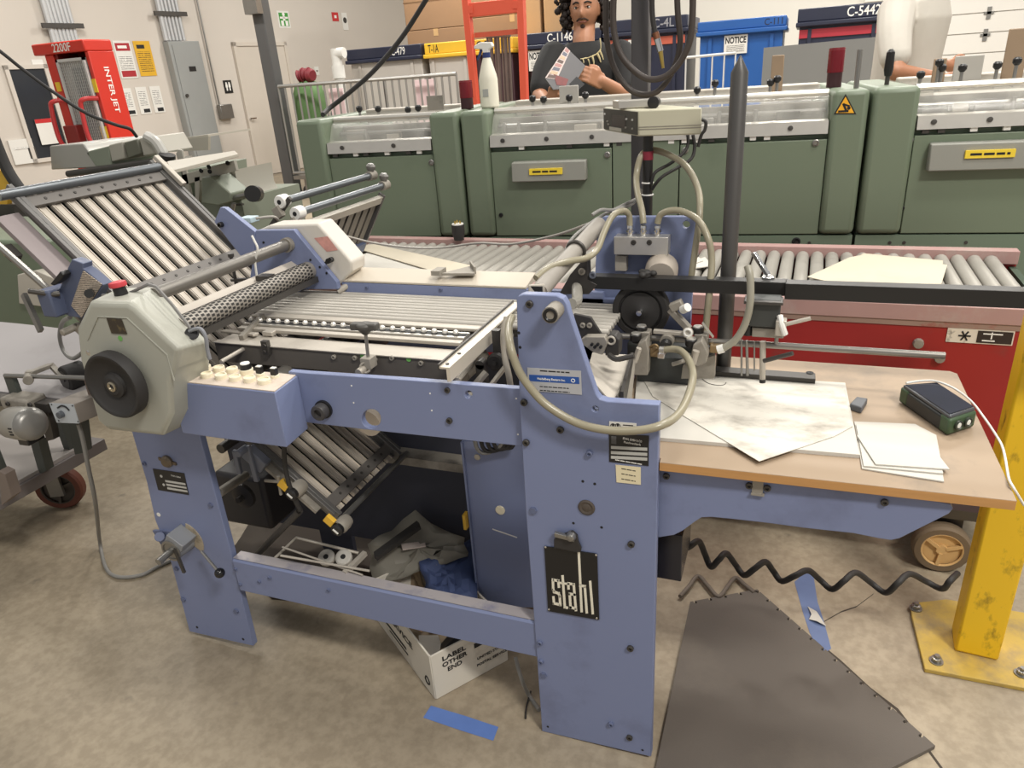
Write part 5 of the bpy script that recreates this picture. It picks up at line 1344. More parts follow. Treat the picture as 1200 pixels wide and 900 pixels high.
# diagonal rail on the right end of the table
a, b_ = PZ(525,433,.897), PZ(602,357,.897)
a.x = b_.x = (a.x+b_.x)/2; a.z = b_.z = .884
a = V((a.x, PZ(525,433,.897).y, .897)); b_ = V((a.x, PZ(603,356,.897).y, .897))
DR = MB().box(a.x-.011, a.x+.011, a.y, b_.y, .897, .901).build('cross_rail', mat('pale_rail',(214,206,192),.45,.3,n=.08), ROOT)
MB().box(a.x-.013, a.x-.010, a.y, b_.y, .894, .906).build('rail_flange', steeld, DR); MB().box(a.x+.004, a.x+.011, a.y, 1.33, .872, .897).build('rail_web', mat('pale_rail',(214,206,192),.45), DR)
for y in (a.y+.015, a.y+.07): MB().lathe([(.004,0),(.0035,.002),(0,.002)], (a.x,y,.901), (0,0,1), 8).build('rail_screw', steeld, DR)
MB().cyl(PY(536,446,1.172), PY(566,408,1.37), .006, n=12).build('round_rod', alud, DR)
# pulleys and levers right of the side guide
c = PY(579,426,1.27); mb = MB(); mb.lathe([(.018,0),(.019,.004),(.019,.014),(.015,.017),(.005,.017),(.005,.022),(0,.022)], c+V((0,.02,0)), N_, 20); mb.build('pulley', rubber, ROOT)
c = PY(562,428,1.27); mb = MB(); mb.lathe([(.010,0),(.010,.02),(0,.02)], c+V((0,.02,0)), N_, 14); mb.obox(c+V((0,.01,-.03)), (.01,0,0),(0,.01,0),(0,0,.03)); mb.build('pulley_bracket', steeld, ROOT)
mb = MB(); mb.bar(PY(556,452,1.24), PY(570,436,1.26), .016, .008); mb.bar(PY(575,452,1.24), PY(592,430,1.27), .010, .006); mb.build('lever_arm', alud, ROOT)
mb = MB(); mb.obox(PY(583,402,1.3), (.008,0,0),(0,.008,0),(0,0,.03)); mb.build('pulley_bracket', steeld, ROOT)
# fold rollers seen under the table
for i, (x, z, r_) in enumerate(((-1.16,.80,.024),(-1.10,.775,.024),(-1.04,.80,.024),(-.98,.78,.022))):
    MB().cyl((x,1.15,z),(x,1.54,z), r_, n=18).build('fold_roller', mat('steel_fold_roller',(132,128,122),.4,.6,n=.1), ROOT)
for u, v, yy, r_ in ((489,440,1.3,.022),(541,440,1.32,.018)): 
    c = PY(u,v,yy); MB().lathe([(r_,0),(r_,.12),(r_*.6,.12)], c, (0,1,0), 18).build('drive_roller', dust, ROOT)
MB().cyl(PY(386,431,1.27), PY(430,433,1.27), .010, n=12).build('drive_shaft', alud, ROOT)

# --- far beam and cover tray
yB = 1.572
zt = (PY(400,331,yB).z+PY(615,339,yB).z)/2
BB = MB().box(-1.10,-.39,yB,yB+.016,zt-.17,zt).build('rear_beam', blue, ROOT, bevel=.001)
for u, v in ((430,337),(516.5,339.5)): bolt(BB, PY(u,v,yB), N_, .0045, .004, bluedark)
CV = MB().prism([(-1.10,yB+.0,zt+.001),(-1.10,yB+.0,zt+.006),(-1.10,yB+.075,zt+.022),(-1.10,yB+.08,zt+.001)], (.52,0,0)).build('cover_tray', mat('dusty_beige_cover',(194,184,168),.55,n=.08), BB, bevel=.001)
mb = MB(); mb.prism([PZ(u,v,zt+.022) for u,v in ((517,323),(552,314),(558,318),(556,323))], (0,0,.006)); mb.prism([PZ(551,314,zt+.022),PZ(556,321,zt+.022),PZ(556,321,zt+.022)+V((0,0,.018)),PZ(551,314,zt+.022)+V((0,0,.018))],(.004,.002,0))
mb.build('wedge_guide', dust, CV)
mb = MB(); mb.obox(PY(514,318,1.6),(.012,0,0),(0,.02,0),(0,0,.006)); mb.build('tray_clip', dust, CV)
MB().cyl(PY(396,342,1.56), PY(408,334,1.58), .009, n=12).build('beam_pin', alud, BB)
MB().box(-1.34,-1.22,yB,yB+.016,0,.9).build('rear_leg', mat('shade_slate_paint',(58,60,72),.6,n=.15), ROOT)  # leg colour darkened to sink into the shade under the machine
MB().box(-1.62,-.46,1.552,1.568,.10,.74).build('rear_shade_apron', mat('shade_slate_paint',(58,60,72),.6,n=.15), ROOT)  # dark panel enlarged to stand in for the shade under the machine
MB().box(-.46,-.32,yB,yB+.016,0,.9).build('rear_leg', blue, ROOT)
# inner panel between beam and rail
yi = 1.40
IP = MB().prism(pl([(541,517),(640,517),(640,712),(560,712)], yi), (0,.018,0)).build('inner_panel', blue, ROOT, bevel=.001)
o = MB().lathe([(.0125,0),(.0125,.003),(.009,.004),(.004,.003),(0,.003)], PY(586.5,597.5,yi), N_, 20).build('cream_plug', cream, IP)
MB().lathe([(.008,0),(.008,.002),(.004,.003),(0,.003)], PY(559.5,535.5,yi), N_, 16).build('panel_plug', alud, IP)
MB().bar(PY(577,620,yi-.0005), PY(606,630,yi-.0005), .001, .003).build('chalk_mark', white, IP)
MB().box(PY(541,517,yi).x-.001, PY(541,517,yi).x+.004, yi-.006, yi+.05, .02, PY(541,517,yi).z).build('panel_fold', blue, IP)
for k in range(4):
    MB().tube([PY(556+k*7,514,yi-.03), PY(560+k*7,527-k,yi-.025), PY(570+k*6,531-k*2,yi-.02), PY(585+k*5,524,yi-.02), PY(592+k*4,512,yi-.03)], .005, 8, 4).build('cable', rubber if k else greyhose, IP)
mb = MB(); mb.obox(PY(546,610,yi-.01), (.004,0,0),(0,.01,0),(0,0,.022)); mb.build('yellow_tag', mat('yellow_label',(222,176,60),.5), IP)

# --- lower buckle plate under the table
dl = V((1,0,-.86)).normalized()
p0 = PY(285,520,1.2); at2, LBK, d2, n2 = buckle((p0.x+.02, p0.z+.012), (dl.x, dl.z), .275, 1.2, 1.5, 8, 'lower_buckle_plate', barg, mat('dusty_lit_slat',(214,204,190),.4,.35,n=.1), ends=(.9,))  # slat colour raised above the upper slats to look lit
L2 = .275
mb = MB(); mb.cyl(at2(L2+.02,1.185,.02), at2(L2+.02,1.52,.02), .0075, n=12); mb.build('stop_bar', steel, LBK)
for s, y in ((L2+.03,1.17),(L2*.62,1.16)):
    o = MB().lathe([(.016,-.03),(.0185,-.02),(.0185,.0),(.014,.01),(0,.012)], at2(s,y,.018), (0,-1,0), 18).build('adjusting_knob', dust, LBK)
    MB().lathe([(.0155,.0),(.0155,.016),(.011,.02),(0,.02)], at2(s,y,.018), (0,-1,0), 18).build('knob_cap', black, o); 
    MB().obox(at2(s,y-.021,.018), d2*.008, (0,.001,0), n2*.002).build('knob_mark', white, o)
    MB().obox(at2(s-.028,y-.01,.022), d2*.012, (0,.006,0), n2*.01).build('yellow_counter', MATS['yellow_label'], o)
mb = MB(); mb.obox(at2(.05,1.165,.01), d2*.03,(0,.012,0),n2*.018); mb.build('pivot_block', mat('blue_grey_block',(104,108,120),.5,.2), LBK, bevel=.003)
mb = MB(); mb.bar(at2(.02,1.15,.04), at2(.085,1.15,-.03), .012,.01,(0,1,0)); mb.bar(at2(.0,1.15,.0), at2(.04,1.15,-.05), .012,.01,(0,1,0)); mb.cyl(at2(.02,1.155,.03), at2(.02,1.12,.03), .009, n=12); mb.build('pivot_lever', mat('blue_grey_block',(104,108,120),.5,.2), LBK, bevel=.002)
mb = MB(); mb.obox(at2(.14,1.175,.004), d2*.10,(0,.01,0),n2*.004); mb.cyl(at2(.1,1.15,-.01), at2(.14,1.15,.03), .004, n=8); mb.cyl(at2(.12,1.15,.03), at2(.15,1.15,-.01), .004, n=8); mb.build('spindle_bracket', dust, LBK)
# tubes, cord and side shafts in the underside
MB().tube([PY(333,519,1.14), PY(334,545,1.15), PY(341,575,1.15), PY(352,598,1.16)], .0058, 8, 5).build('dangling_cord', rubber, ROOT)
MB().cyl(PY(296,655,1.22), PY(351,599,1.17), .0085, n=12).build('support_tube', steeld, ROOT)
MB().cyl((-1.21,1.14,.63),(-1.21,1.56,.63), .012, n=12).build('cross_shaft', steeld, ROOT)
MB().cyl(PY(256,578,1.16), PY(288,557,1.3), .012, n=12).build('cross_shaft', dust, ROOT)
mb = MB(); mb.obox(PY(300,575,1.40),(.085,0,0),(0,.06,0),(0,0,.085)); mb.build('motor_housing', mat('dark_motor_paint',(58,56,58),.5,n=.1), ROOT, bevel=.012); c=PY(287,580,1.28); MB().lathe([(.035,0),(.035,.01),(.02,.014),(.008,.014),(.008,.03),(0,.03)], c, N_, 22).build('motor_pulley', steeld, ROOT)
MB().box(-1.2,-.52,1.50,1.56,.42,.445).build('under_rail', dust, ROOT)
# wire frame leaning on the rail with cable reels
mb = MB(); mb.tube([PY(316,660,1.15),PY(347,630,1.25),PY(420,648,1.3)], .004, 8, 0); mb.tube([PY(329,651,1.14),PY(433,669,1.16)], .003, 8, 0); mb.tube([PY(331,641,1.18),PY(425,674,1.15)], .0025, 8, 0); mb.bar(PY(404,672,1.15),PY(428,648,1.22),.012,.012)
mb.build('wire_frame', alud, ROOT)

# --- feed table
zt = .745
tA, tB, tC = V((-.176,1.124,zt)), PZ(1192,587,zt), PZ(1117,435,zt)
tD = V((-.26, tC.y+.0, zt))
tp_ = [V((-.1815,1.124,zt)), tB, V((tB.x, tC.y-.012, zt)), V((tB.x-.012, tC.y, zt)), V((-.30,tC.y,zt)), V((-.30,1.139,zt)), V((-.1815,1.139,zt))]
FT = MB().prism([p-V((0,0,.001)) for p in tp_], (0,0,-.0165)).build('feed_table', woodedge, ROOT, bevel=.0006)
MB().prism(tp_, (0,0,-.0016)).build('table_top', wood, FT, bevel=.0008)
# side rail under the table
ys = 1.145
so = [(771,550),(1000,574.5),(1100,588),(1114,591),(1117,596),(1112,602),(1054,631),(1044,633),(1030,631),(1000,625),(940,618.5),(900,613),(860,608.5),(834,606),(822,606.5),(812,613),(800,622),(790,627),(771,630)]
SR = MB().prism(pl(so, ys), (0,.014,0)).build('table_side_rail', blue, ROOT, bevel=.001)
for u, v in ((781,557.5),(878,568.5),(899,571.5),(1036.5,588)): bolt(SR, PY(u,v,ys), N_, .0062, .005, m=None)
mb = MB(); mb.obox(PY(888,570,ys), (.009,0,0),(0,.004,0),(0,0,.012)); mb.obox(PY(888,578,ys),(.011,0,0),(0,.006,0),(0,0,.002)); mb.build('slot_clip', dust, SR)
SR2 = MB().box(-.2,.3,1.6,1.614,.66,.727).build('table_side_rail', bluedark, ROOT)
# black motor box under the table
a, b_ = PY(772,616,1.2), PY(798,682,1.2)
BX = MB().box(-.205, b_.x, 1.2, 1.34, b_.z, PY(785,626,1.2).z).build('switch_gear_box', mat('glossy_black_box',(34,34,42),.25,n=.1), ROOT, bevel=.002)
MB().box(-.195, b_.x-.008, 1.21, 1.24, PY(785,626,1.2).z+.0, PY(785,606,1.2).z).build('grey_terminal', alud, BX)
# block base on the table for the rear post
BA = MB().box(PY(838,430,1.53).x, PY(955,447,1.53).x, 1.515, 1.548, .7455, .763).build('back_gauge', steeld, ROOT, bevel=.001)
p = PZ(949,437,.763); MB().lathe([(.008,0),(.008,.001),(.005,.002),(0,.0)], p, (0,0,1), 14).build('gauge_hole', ink, BA)
# tall grey post on the table
pb = V((-.114, 1.568, .7455)); h_ = PY(865,85,pb.y).z; h2_ = PY(865,65,pb.y).z
PO = MB().lathe([(.0165,0),(.0165,h_-pb.z),(.0012,h2_-pb.z)], pb, (0,0,1), 20).build('upright_post', mat('grey_steel_post',(92,90,88),.42,.6,n=.1,sc=6), ROOT)
# --- black carrier bar
yc = 1.49
def bz(u, v): return PY(u, v, yc)
z1_, z0_ = (bz(760,326).z+bz(915,331).z)/2, (bz(760,341).z+bz(915,347).z)/2
barm_ = mat('satin_black_bar', (48,47,46), .4, .4, n=.1)
BC = MB().box(bz(686,330).x, bz(924,330).x, yc, yc+.03, z0_, z1_).build('carrier_bar', barm_, ROOT, bevel=.001)
MB().box(bz(920,340).x, .62, yc-.012, yc+.02, PY(1000,354,yc-.012).z, PY(1000,335,yc-.012).z).build('carrier_bar_extension', barm_, BC, bevel=.001)
mb = MB(); mb.prism(pl([(655,345),(668,322),(680,308),(688,306),(689,328),(700,334),(690,345)], yc-.002), (0,.03,0)); BK2 = mb.build('bar_bracket', mat('dark_pivot_bracket',(62,59,57),.5,.3), BC, bevel=.001)
bolt(BK2, PY(682,318,yc-.002), N_, .008, .004, dust); bolt(BK2, PY(695,322,yc-.002), N_, .008, .006, mat('blue_grey_block',(104,108,120),.5,.2))
mb = MB(); p = PY(757,322,1.5); mb.lathe([(.006,-.03),(.008,-.008),(.012,-.002),(.012,.006),(.008,.010),(0,.011)], p, (0,0,1), 14)
for k in range(3): mb.sph(p+V((.015*math.cos(k*2.094+.2), .015*math.sin(k*2.094+.2), .003)), .0085, 1, 1, .75, 12, 8)
mb.build('star_knob', rubber, BC)
# ratchet handle on the bar
mb = MB(); p = PY(900,326,1.52); mb.cyl(p-V((0,0,.02)), p+V((0,0,.004)), .013, n=16); mb.bar(p+V((0,0,.006)), PY(883,296,1.54), .010, .008); mb.build('clamp_handle', chrome, BC, bevel=.001)
mb = MB(); mb.obox(PY(898,331,1.52), (.03,0,0),(0,.02,0),(0,0,.004)); mb.build('handle_plate', alud, BC)
# --- rear plate with air manifold
yp_ = 1.6
MP = MB().plate(pl([(700,262),(703,257),(708,254),(812,254),(816,258),(816,264),(808,398),(694,398)], yp_), [circ(PY(804,263.5,yp_),(1,0,0),(0,0,1),.0085,14)], (0,.016,0)).build('manifold_plate', blue, ROOT, bevel=.001)
a, b_ = PY(720,277,yp_-.03), PY(783,299,yp_-.03)
MF = MB().box(a.x, b_.x, yp_-.035, yp_, b_.z, a.z).build('air_manifold', alu, MP, bevel=.001)
for u, v in ((742.5,284),(761,284)): bolt(MF, PY(u,v,yp_-.035), N_, .006, .003)
for u, v in ((738.5,272),(754,271),(770.5,271)):
    p = PY(u, 277, yp_-.018); h = PY(u,264,yp_-.018).z-p.z
    MB().lathe([(.006,0),(.006,h*.4),(.009,h*.42),(.009,h*.62),(.006,h*.64),(.006,h*.75),(.008,h*.78),(.007,h)], p, (0,0,1), 12).build('hose_fitting', chrome, MF)
mb = MB(); mb.box(PY(722,300,1.59).x, PY(735,300,1.59).x, 1.58, 1.6, PY(728,316,1.59).z, PY(728,299,1.59).z); mb.build('small_bracket', alud, MP)
c = PY(775,318,1.56); mb = MB(); mb.lathe([(.03,-.03),(.036,-.01),(.036,.02),(.03,.026),(.012,.03)], c, (-.1,1,.1), 22); mb.build('blower_pipe', mat('dusty_pipe',(176,166,154),.6,.2), MP)
# suction wheel
c = PY(750,365,1.5); Rw = .0625
WH = MB().lathe([(Rw*.9,0),(Rw,.004),(Rw,.024),(Rw*.95,.028),(Rw*.78,.028),(Rw*.76,.022),(Rw*.70,.022),(Rw*.68,.027),(Rw*.25,.027),(Rw*.2,.03),(0,.03)], c+V((0,.028,0)), N_, 48).build('suction_wheel', rubber, ROOT, smooth=45)
MB().lathe([(.009,.03),(.009,.036),(.006,.042),(0,.042)], c+V((0,.028,0)), N_, 12).build('wheel_nut', chrome, WH)
MB().cyl(c+V((0,.03,0)), c+V((0,.10,0)), .012, n=12).build('wheel_axle', steel, WH)
# big wrapped hose tube
a, b_ = PY(632,342,1.25), PY(702,263,1.6)
HT = MB().tube([a, PY(652,318,1.34), PY(680,288,1.48), b_], .0175, 16, 6).build('wrapped_tube', mat('grey_tape_wrap',(150,144,136),.55,n=.1,sc=30), ROOT)
MB().torus(PY(675,293,1.45), b_-a, .019, .004, 18, 6).build('tie_wrap', steeld, HT)
mb = MB(); mb.bar(PY(629,340,1.2), PY(629,340,1.26)+V((0,0,.002)), .03, .02); mb.build('tube_end', alud, HT, bevel=.002); MB().box(*(lambda p:(p.x-.011,p.x+.011,p.y-.001,p.y+.001,p.z-.007,p.z+.007))(PY(629,340,1.199))).build('tube_mouth', ink, HT)
mb = MB(); mb.tube([PY(676,333,1.5),PY(676,352,1.45),PY(670,356,1.42)], .012, 12, 4); mb.build('clear_elbow', mat('clear_grey_plastic',(186,182,172),.25,trans=.3), ROOT)
# hoses
def hose(pts, r, m, n=10, name='air_hose', par=ROOT): return MB().tube([PY(u, v, y) for u, v, y in pts], r, n, 7).build(name, m, par, smooth=70)
hose([(600,372,1.22),(596,384,1.16),(598,405,1.105),(606,430,1.095),(618,450,1.093),(640,474,1.093),(675,495,1.093),(712,504,1.092),(750,504,1.093),(778,497,1.11),(796,484,1.16),(808,460,1.24),(812,438,1.3),(806,420,1.36),(795,410,1.4),(778,409,1.41)], .0075, hosem)
hose([(594,372,1.28),(590,392,1.26),(592,420,1.25),(597,444,1.24),(600,470,1.25)], .0065, mat('braided_hose',(168,160,146),.5,n=.15,sc=60))
hose([(600,392,1.27),(597,405,1.25),(598,420,1.25)], .004, greyhose)
hose([(738,264,1.585),(737,252,1.585),(730,247,1.57),(718,253,1.54),(708,272,1.5),(700,292,1.46),(688,302,1.42),(668,306,1.36),(645,313,1.32),(628,326,1.28)], .0068, greyhose if False else hosem)
hose([(754,262,1.585),(752,245,1.6),(747,225,1.64),(746,205,1.68),(752,182,1.7),(765,176,1.72),(785,182,1.7),(805,196,1.66),(818,222,1.62),(820,250,1.58),(815,290,1.56),(810,325,1.55)], .0072, hosem)
hose([(770.5,262,1.585),(774,252,1.585),(785,247,1.58),(800,248,1.57),(818,258,1.55),(830,280,1.53),(834,305,1.52),(832,335,1.5),(828,375,1.49),(826,395,1.48)], .0072, hosem)
hose([(876,312,1.43),(879,325,1.42),(879,355,1.41),(873,380,1.41),(862,398,1.41),(848,408,1.41)], .0072, mat('grey_beige_hose',(150,146,132),.35,n=.08))
o = MB().tube([PY(u, v, y) for u, v, y in ((848,408,1.41),(841,410,1.41))], .009, 10, 0).build('hose_clip', white, ROOT)
hose([(660,300,1.44),(672,278,1.5),(700,256,1.6),(725,243,1.66),(748,232,1.7)], .0035, greyhose)
hose([(694,252,1.58),(705,246,1.6),(720,246,1.63),(742,238,1.7),(752,222,1.73)], .004, greyhose)
MB().tube([PY(u, v, y) for u, v, y in ((338,268,1.62),(350,263,1.63),(375,268,1.7),(410,278,1.8),(440,285,1.95),(480,290,2.0),(520,290,2.05),(560,285,2.0),(600,286,1.95),(650,276,1.85),(690,262,1.7),(702,256,1.64))], .0034, 8, 6).build('signal_cable', mat('pale_grey_cable',(172,168,160),.5), ROOT)
# --- suction head group over the table
ysb = 1.45
a, b_ = PY(700,395,ysb), PY(1108,413.5,ysb); a.z = b_.z = (a.z+b_.z)/2
HB = MB().cyl(a, b_, .0068, n=14).build('head_bar', mat('satin_steel_bar',(138,134,128),.35,.7), ROOT)
hcast = mat('dusty_grey_casting',(150,144,134),.55,.3,n=.14,sc=20,stain=(116,110,102),sst=.3,ssc=16)
def blk(u, v, y, sx, sy, sz, m, nm, b=.002): return MB().obox(PY(u,v,y), (sx,0,0),(0,sy,0),(0,0,sz)).build(nm, m, HB, bevel=b)
# left lifter
mb = MB(); mb.prism(pl([(742,440),(743,415),(748,403),(757,398),(760,412),(759,440)], 1.40), (0,.03,0)); mb.build('lifter_body', hcast, HB, bevel=.002)
mb = MB(); mb.cyl(PY(744,424,1.39), PY(749,408,1.39), .006, n=12); mb.build('lifter_pin', alud, HB)
mb = MB(); mb.prism(pl([(808,425),(812,405),(822,399),(830,415),(828,425),(818,430)], 1.40), (0,.03,0)); mb.build('lifter_body', hcast, HB, bevel=.002)
mb = MB(); mb.cyl(PY(812,426,1.39), PY(816,411,1.39), .007, n=12); mb.build('lifter_pin', alud, HB)
mb = MB(); mb.prism(pl([(798,444),(800,428),(838,416),(838,440),(836,444)], 1.43), (0,.01,0)); mb.build('lifter_shoe', hcast, HB, bevel=.001)
for u, v, y in ((752,383,1.45),(818,384,1.45),(810,398,1.42),(745,392,1.43)):
    p = PY(u, v, y); o = MB().lathe([(.007,-.018),(.012,-.012),(.0125,0),(.009,.003)], p, (0,0,1), 16).build('knurled_knob', black, HB)
    MB().lathe([(.0105,.001),(.0095,.004),(0,.0045)], p, (0,0,1), 16).build('knob_top', alu, o)
blk(755,397,1.45,.014,.014,.02,hcast,'bar_clamp'); blk(822,397,1.45,.014,.014,.014,hcast,'bar_clamp')
p = PY(781,401,1.42); o = MB().cyl(p+V((0,.03,0)), p, .014, n=18).build('bar_clamp', hcast, HB); MB().cyl(p+V((0,0,-.002)), p+V((0,-.012,-.006)), .012, n=18).build('clamp_screw', black, o)
mb = MB(); mb.bar(PY(766,388,1.44), PY(803,391,1.44), .012, .008); mb.cyl(PY(806,390,1.43), PY(806,390,1.455), .0115, n=18); mb.build('pressure_arm', alud, HB, bevel=.001)
mb = MB(); mb.torus(PY(806,390,1.428), N_, .0075, .0025, 18, 6); mb.build('arm_ring', white, HB)
mb = MB(); mb.bar(PY(785,362,1.46), PY(808,386,1.45), .014, .014); mb.build('swing_arm', dust, HB, bevel=.002)
mb = MB(); mb.cyl(PY(800,363,1.45), PY(806,360,1.44), .009, n=14); mb.build('white_cap', white, HB); mb = MB(); mb.obox(PY(793,358,1.46),(.012,0,.006),(0,.01,0),(-.004,0,.008)); mb.build('arm_block', hcast, HB, bevel=.002)
mb = MB(); mb.bar(PY(823,378,1.44), PY(836,395,1.44), .010,.002); mb.build('feeler_blade', alu, HB)
blk(778,430,1.47,.055,.02,.03,mat('dark_feed_box',(58,60,58),.5,n=.1),'feed_box')
mb = MB(); mb.box(PY(735,425,1.5).x, PY(835,425,1.5).x, 1.5, 1.56, .748, PY(790,405,1.5).z); mb.build('feed_housing', mat('dark_feed_box',(58,60,58),.5), HB, bevel=.003)
mb = MB(); mb.tube([PY(760,408,1.42),PY(768,404,1.41),PY(772,410,1.41),PY(764,416,1.41)], .003, 8, 4); mb.obox(PY(767,412,1.42),(.008,0,0),(0,.006,0),(0,0,.010)); mb.build('brass_valve', mat('dull_brass',(150,128,96),.4,.7,n=.2), HB, bevel=.001)
mb = MB(); mb.lathe([(.0095,0),(.0095,.01)], PY(774,410,1.41), (.9,-.2,.1), 12); mb.build('hose_clamp', alu, HB)
blk(775,416,1.405,.007,.006,.006,chrome,'hose_clamp_screw',.001)
mb = MB(); mb.tube([PY(788,427,1.4),PY(798,424,1.4),PY(806,421,1.42)], .0045, 8, 3); mb.build('grey_lever', dust, HB)
mb = MB(); mb.tube([PY(846,407,1.42),PY(838,405,1.43),PY(832,403,1.44)], .004, 8, 3); mb.obox(PY(838,408,1.43),(.010,0,0),(0,.008,0),(0,0,.008)); mb.build('brass_valve', mat('dull_brass',(150,128,96),.4,.7), HB, bevel=.002)
# left arms near the panel
mb = MB(); mb.prism(pl([(672,368),(692,372),(706,394),(690,398),(678,395)], 1.3), (0,.008,0)); mb.build('swing_plate', mat('dark_pivot_bracket',(62,59,57),.5,.3), HB, bevel=.001)
for u, v in ((683,381),(691,381)): bolt(HB, PY(u,v,1.3), N_, .0055,.004, dust)
mb = MB(); mb.prism(pl([(680,399),(686,395),(708,395),(712,402),(706,416),(695,413),(683,404)], 1.27), (0,.02,0)); mb.build('lever_plate', hcast, HB, bevel=.001)
mb = MB(); 
for k in range(4): mb.lathe([(.003,0),(.003,.006)], PY(694+k*3.5,403+(k%2)*3,1.27), N_, 8)
mb.build('lever_screws', ink, HB)
mb = MB(); mb.prism(pl([(709,417),(710,397),(714,392),(721,393),(726,399),(725,417)], 1.28), (0,.03,0)); k_ = mb.build('pivot_cheek', mat('dark_pivot_bracket',(62,59,57),.5,.3), HB, bevel=.002)
MB().torus(PY(716,399,1.278), N_, .0075, .0022, 18, 6).build('cheek_ring', alud, k_)
mb = MB(); mb.tube([PY(714,416,1.27),PY(722,421,1.26),PY(734,419,1.26),PY(743,417,1.26)], .0055, 8, 3); mb.build('pivot_lever', steeld, HB)
mb = MB(); mb.prism([PZ(u,v,zt+.0) for u,v in ((687,438),(692,420),(745,425),(738,470),(716,474),(700,462))], (0,0,.0)) if False else None
ZQ = .80
mb = MB(); mb.prism([PY(687,440,1.22),PY(694,415,1.33),PY(740,418,1.36),PY(722,468,1.20),PY(716,473,1.17)], (0,.002,.003)); mb.build('curved_guide_sheet', alud, HB)
mb = MB(); mb.prism([PY(722,462,1.2),PY(741,420,1.36),PY(743,424,1.37),PY(738,474,1.25),PY(727,474,1.19)], (.003,0,0)); mb.build('guide_side', dust, HB)
mb = MB(); mb.bar(PY(729,473,1.19), PY(741,426,1.36), .006, .05); mb.build('guide_edge', steeld, HB)
# right feeler group
blk(897,364,1.44,.028,.02,.028,mat('dark_feed_box',(58,60,58),.5),'sensor_box')
blk(895,352,1.43,.036,.02,.003,steeld,'sensor_lid',.001)
blk(900,388,1.44,.03,.012,.010,hcast,'sensor_clamp')
blk(915,383,1.42,.01,.012,.016,alud,'sensor_clamp'); mb = MB(); mb.tube([PY(914,370,1.42),PY(916,380,1.41),PY(920,392,1.41)], .006, 8, 3); mb.build('crumpled_tape', white, HB)
for u0, v0, u1, v1, r_ in ((869,398,869,440,.0022),(875,399,876,440,.003),(884,400,884,434,.0018),(894,400,893.5,444,.0062)):
    MB().cyl(PY(u1,v1,1.44), PY(u0,v0,1.44), r_, n=10).build('feeler_pin', steel if r_<.006 else alud, HB)
MB().cyl(PY(893.5,444,1.44), PY(893.5,448,1.44), .0065, n=12).build('pin_tip', black, HB)
MB().cyl(PY(895,423,1.4), PY(929,414,1.38), .0045, n=10).build('side_pin', steeld, HB)
MB().cyl(PY(921,380,1.42), PY(950,373,1.42), .004, n=10).build('side_pin', alud, HB)
MB().lathe([(.010,0),(.010,.02),(.008,.022)], PY(876,392,1.44), (0,0,1), 14).build('knurled_knob', black, HB)
MB().cyl(PY(911,386,1.44)+V((0,0,-.03)), PY(911,386,1.44), .004, n=8).build('feeler_pin', steel, HB)
# --- counter box on its own pole (behind the manifold plate)
zc0 = PY(748,160,1.66).z
n0 = PY(748,160,1.66); l0 = PZ(708,152.5,zc0); r0 = PZ(822,157.5,zc0)
hz = PY(748,129.5,1.66).z-zc0
e1 = (l0-n0); e2 = (r0-n0); e1.z = e2.z = 0
le1, le2 = min(e1.length,.235), min(e2.length,.3)
e2n = e2.normalized(); e1n = e1.normalized()
up = V((0,0,hz))
cs = [n0, n0+e2n*le2, n0+e2n*le2+e1n*le1, n0+e1n*le1]
CBX = MB().prism(cs, up).build('counter_box', mat('ivory_counter_case',(192,188,166),.5,n=.05), ROOT, bevel=.003)
o_ = e1n.cross(V((0,0,1))).normalized()
if o_.dot(EYE-n0) < 0: o_ = -o_
FPn = MB().obox(n0+e1n*le1/2+up*.5+o_*.001, e1n*(le1/2-.003), o_*.001, V((0,0,hz/2-.003))).build('counter_panel', mat('dark_grey_panel',(52,50,46),.4,n=.1), CBX)
MB().obox(n0+e1n*le1*.52+up*.5+o_*.0022, e1n*(le1*.2), o_*.0006, V((0,0,hz*.24))).build('display_window', mat('dark_red_display',(46,30,28),.2), FPn)
for q, h in ((.93,.72),(.85,.42),(.82,.3),(.12,.62),(.12,.28),(.3,.28),(.28,.62)):
    MB().lathe([(.0022,0),(.002,.003),(0,.004)], n0+e1n*le1*q+up*h+o_*.002, o_, 10).build('toggle_switch', inkw if h>.5 else alu, FPn)
MB().obox(n0+e1n*le1*.62+up*.14+o_*.0022, e1n*(le1*.18), o_*.0005, V((0,0,hz*.07))).build('maker_strip', alu, FPn)
text('0123', n0+e1n*le1*.52+up*.5+o_*.003, -e1n, (0,0,1), hz*.22, mat('dim_digit',(60,36,34),.5), FPn, w=le1*.26) if False else None
s_o = e2n.cross(V((0,0,1))); s_o = s_o if s_o.dot(EYE-n0) > 0 else -s_o
for h in (.36,.27): MB().obox(n0+e2n*le2*.5+up*h+s_o*.0004, e2n*le2*.5, s_o*.0004, V((0,0,.0008))).build('case_seam', dust, CBX)
mb = MB(); c_ = n0+e2n*le2*.22+e1n*le1*.45+up; mb.obox(c_+V((0,0,.010)), e2n*.045, e1n*.02, V((0,0,.009))); o = mb.build('top_clamp', alu, CBX, bevel=.002)
mb = MB(); q_ = n0+e2n*le2*.45+e1n*le1*.3+up+V((0,0,.012)); mb.lathe([(.010,-.025),(.010,.0),(.013,.002),(.013,.012),(0,.014)], q_, (s_o.x,s_o.y,0), 16); mb.build('clamp_knob', black, o)
yq = 1.70
P1 = PY(759.5,166,yq); P0_ = PY(759,252,yq)
CP = MB().cyl((P1.x,yq,.95), (P1.x,yq,zc0+.002), .0115, n=16).build('counter_pole', black, ROOT)
MB().cyl((P1.x,yq,PY(759,187,yq).z), (P1.x,yq,PY(759,177,yq).z), .0122, n=16).build('red_tape', mat('maroon_tape',(128,34,52),.4), CP)
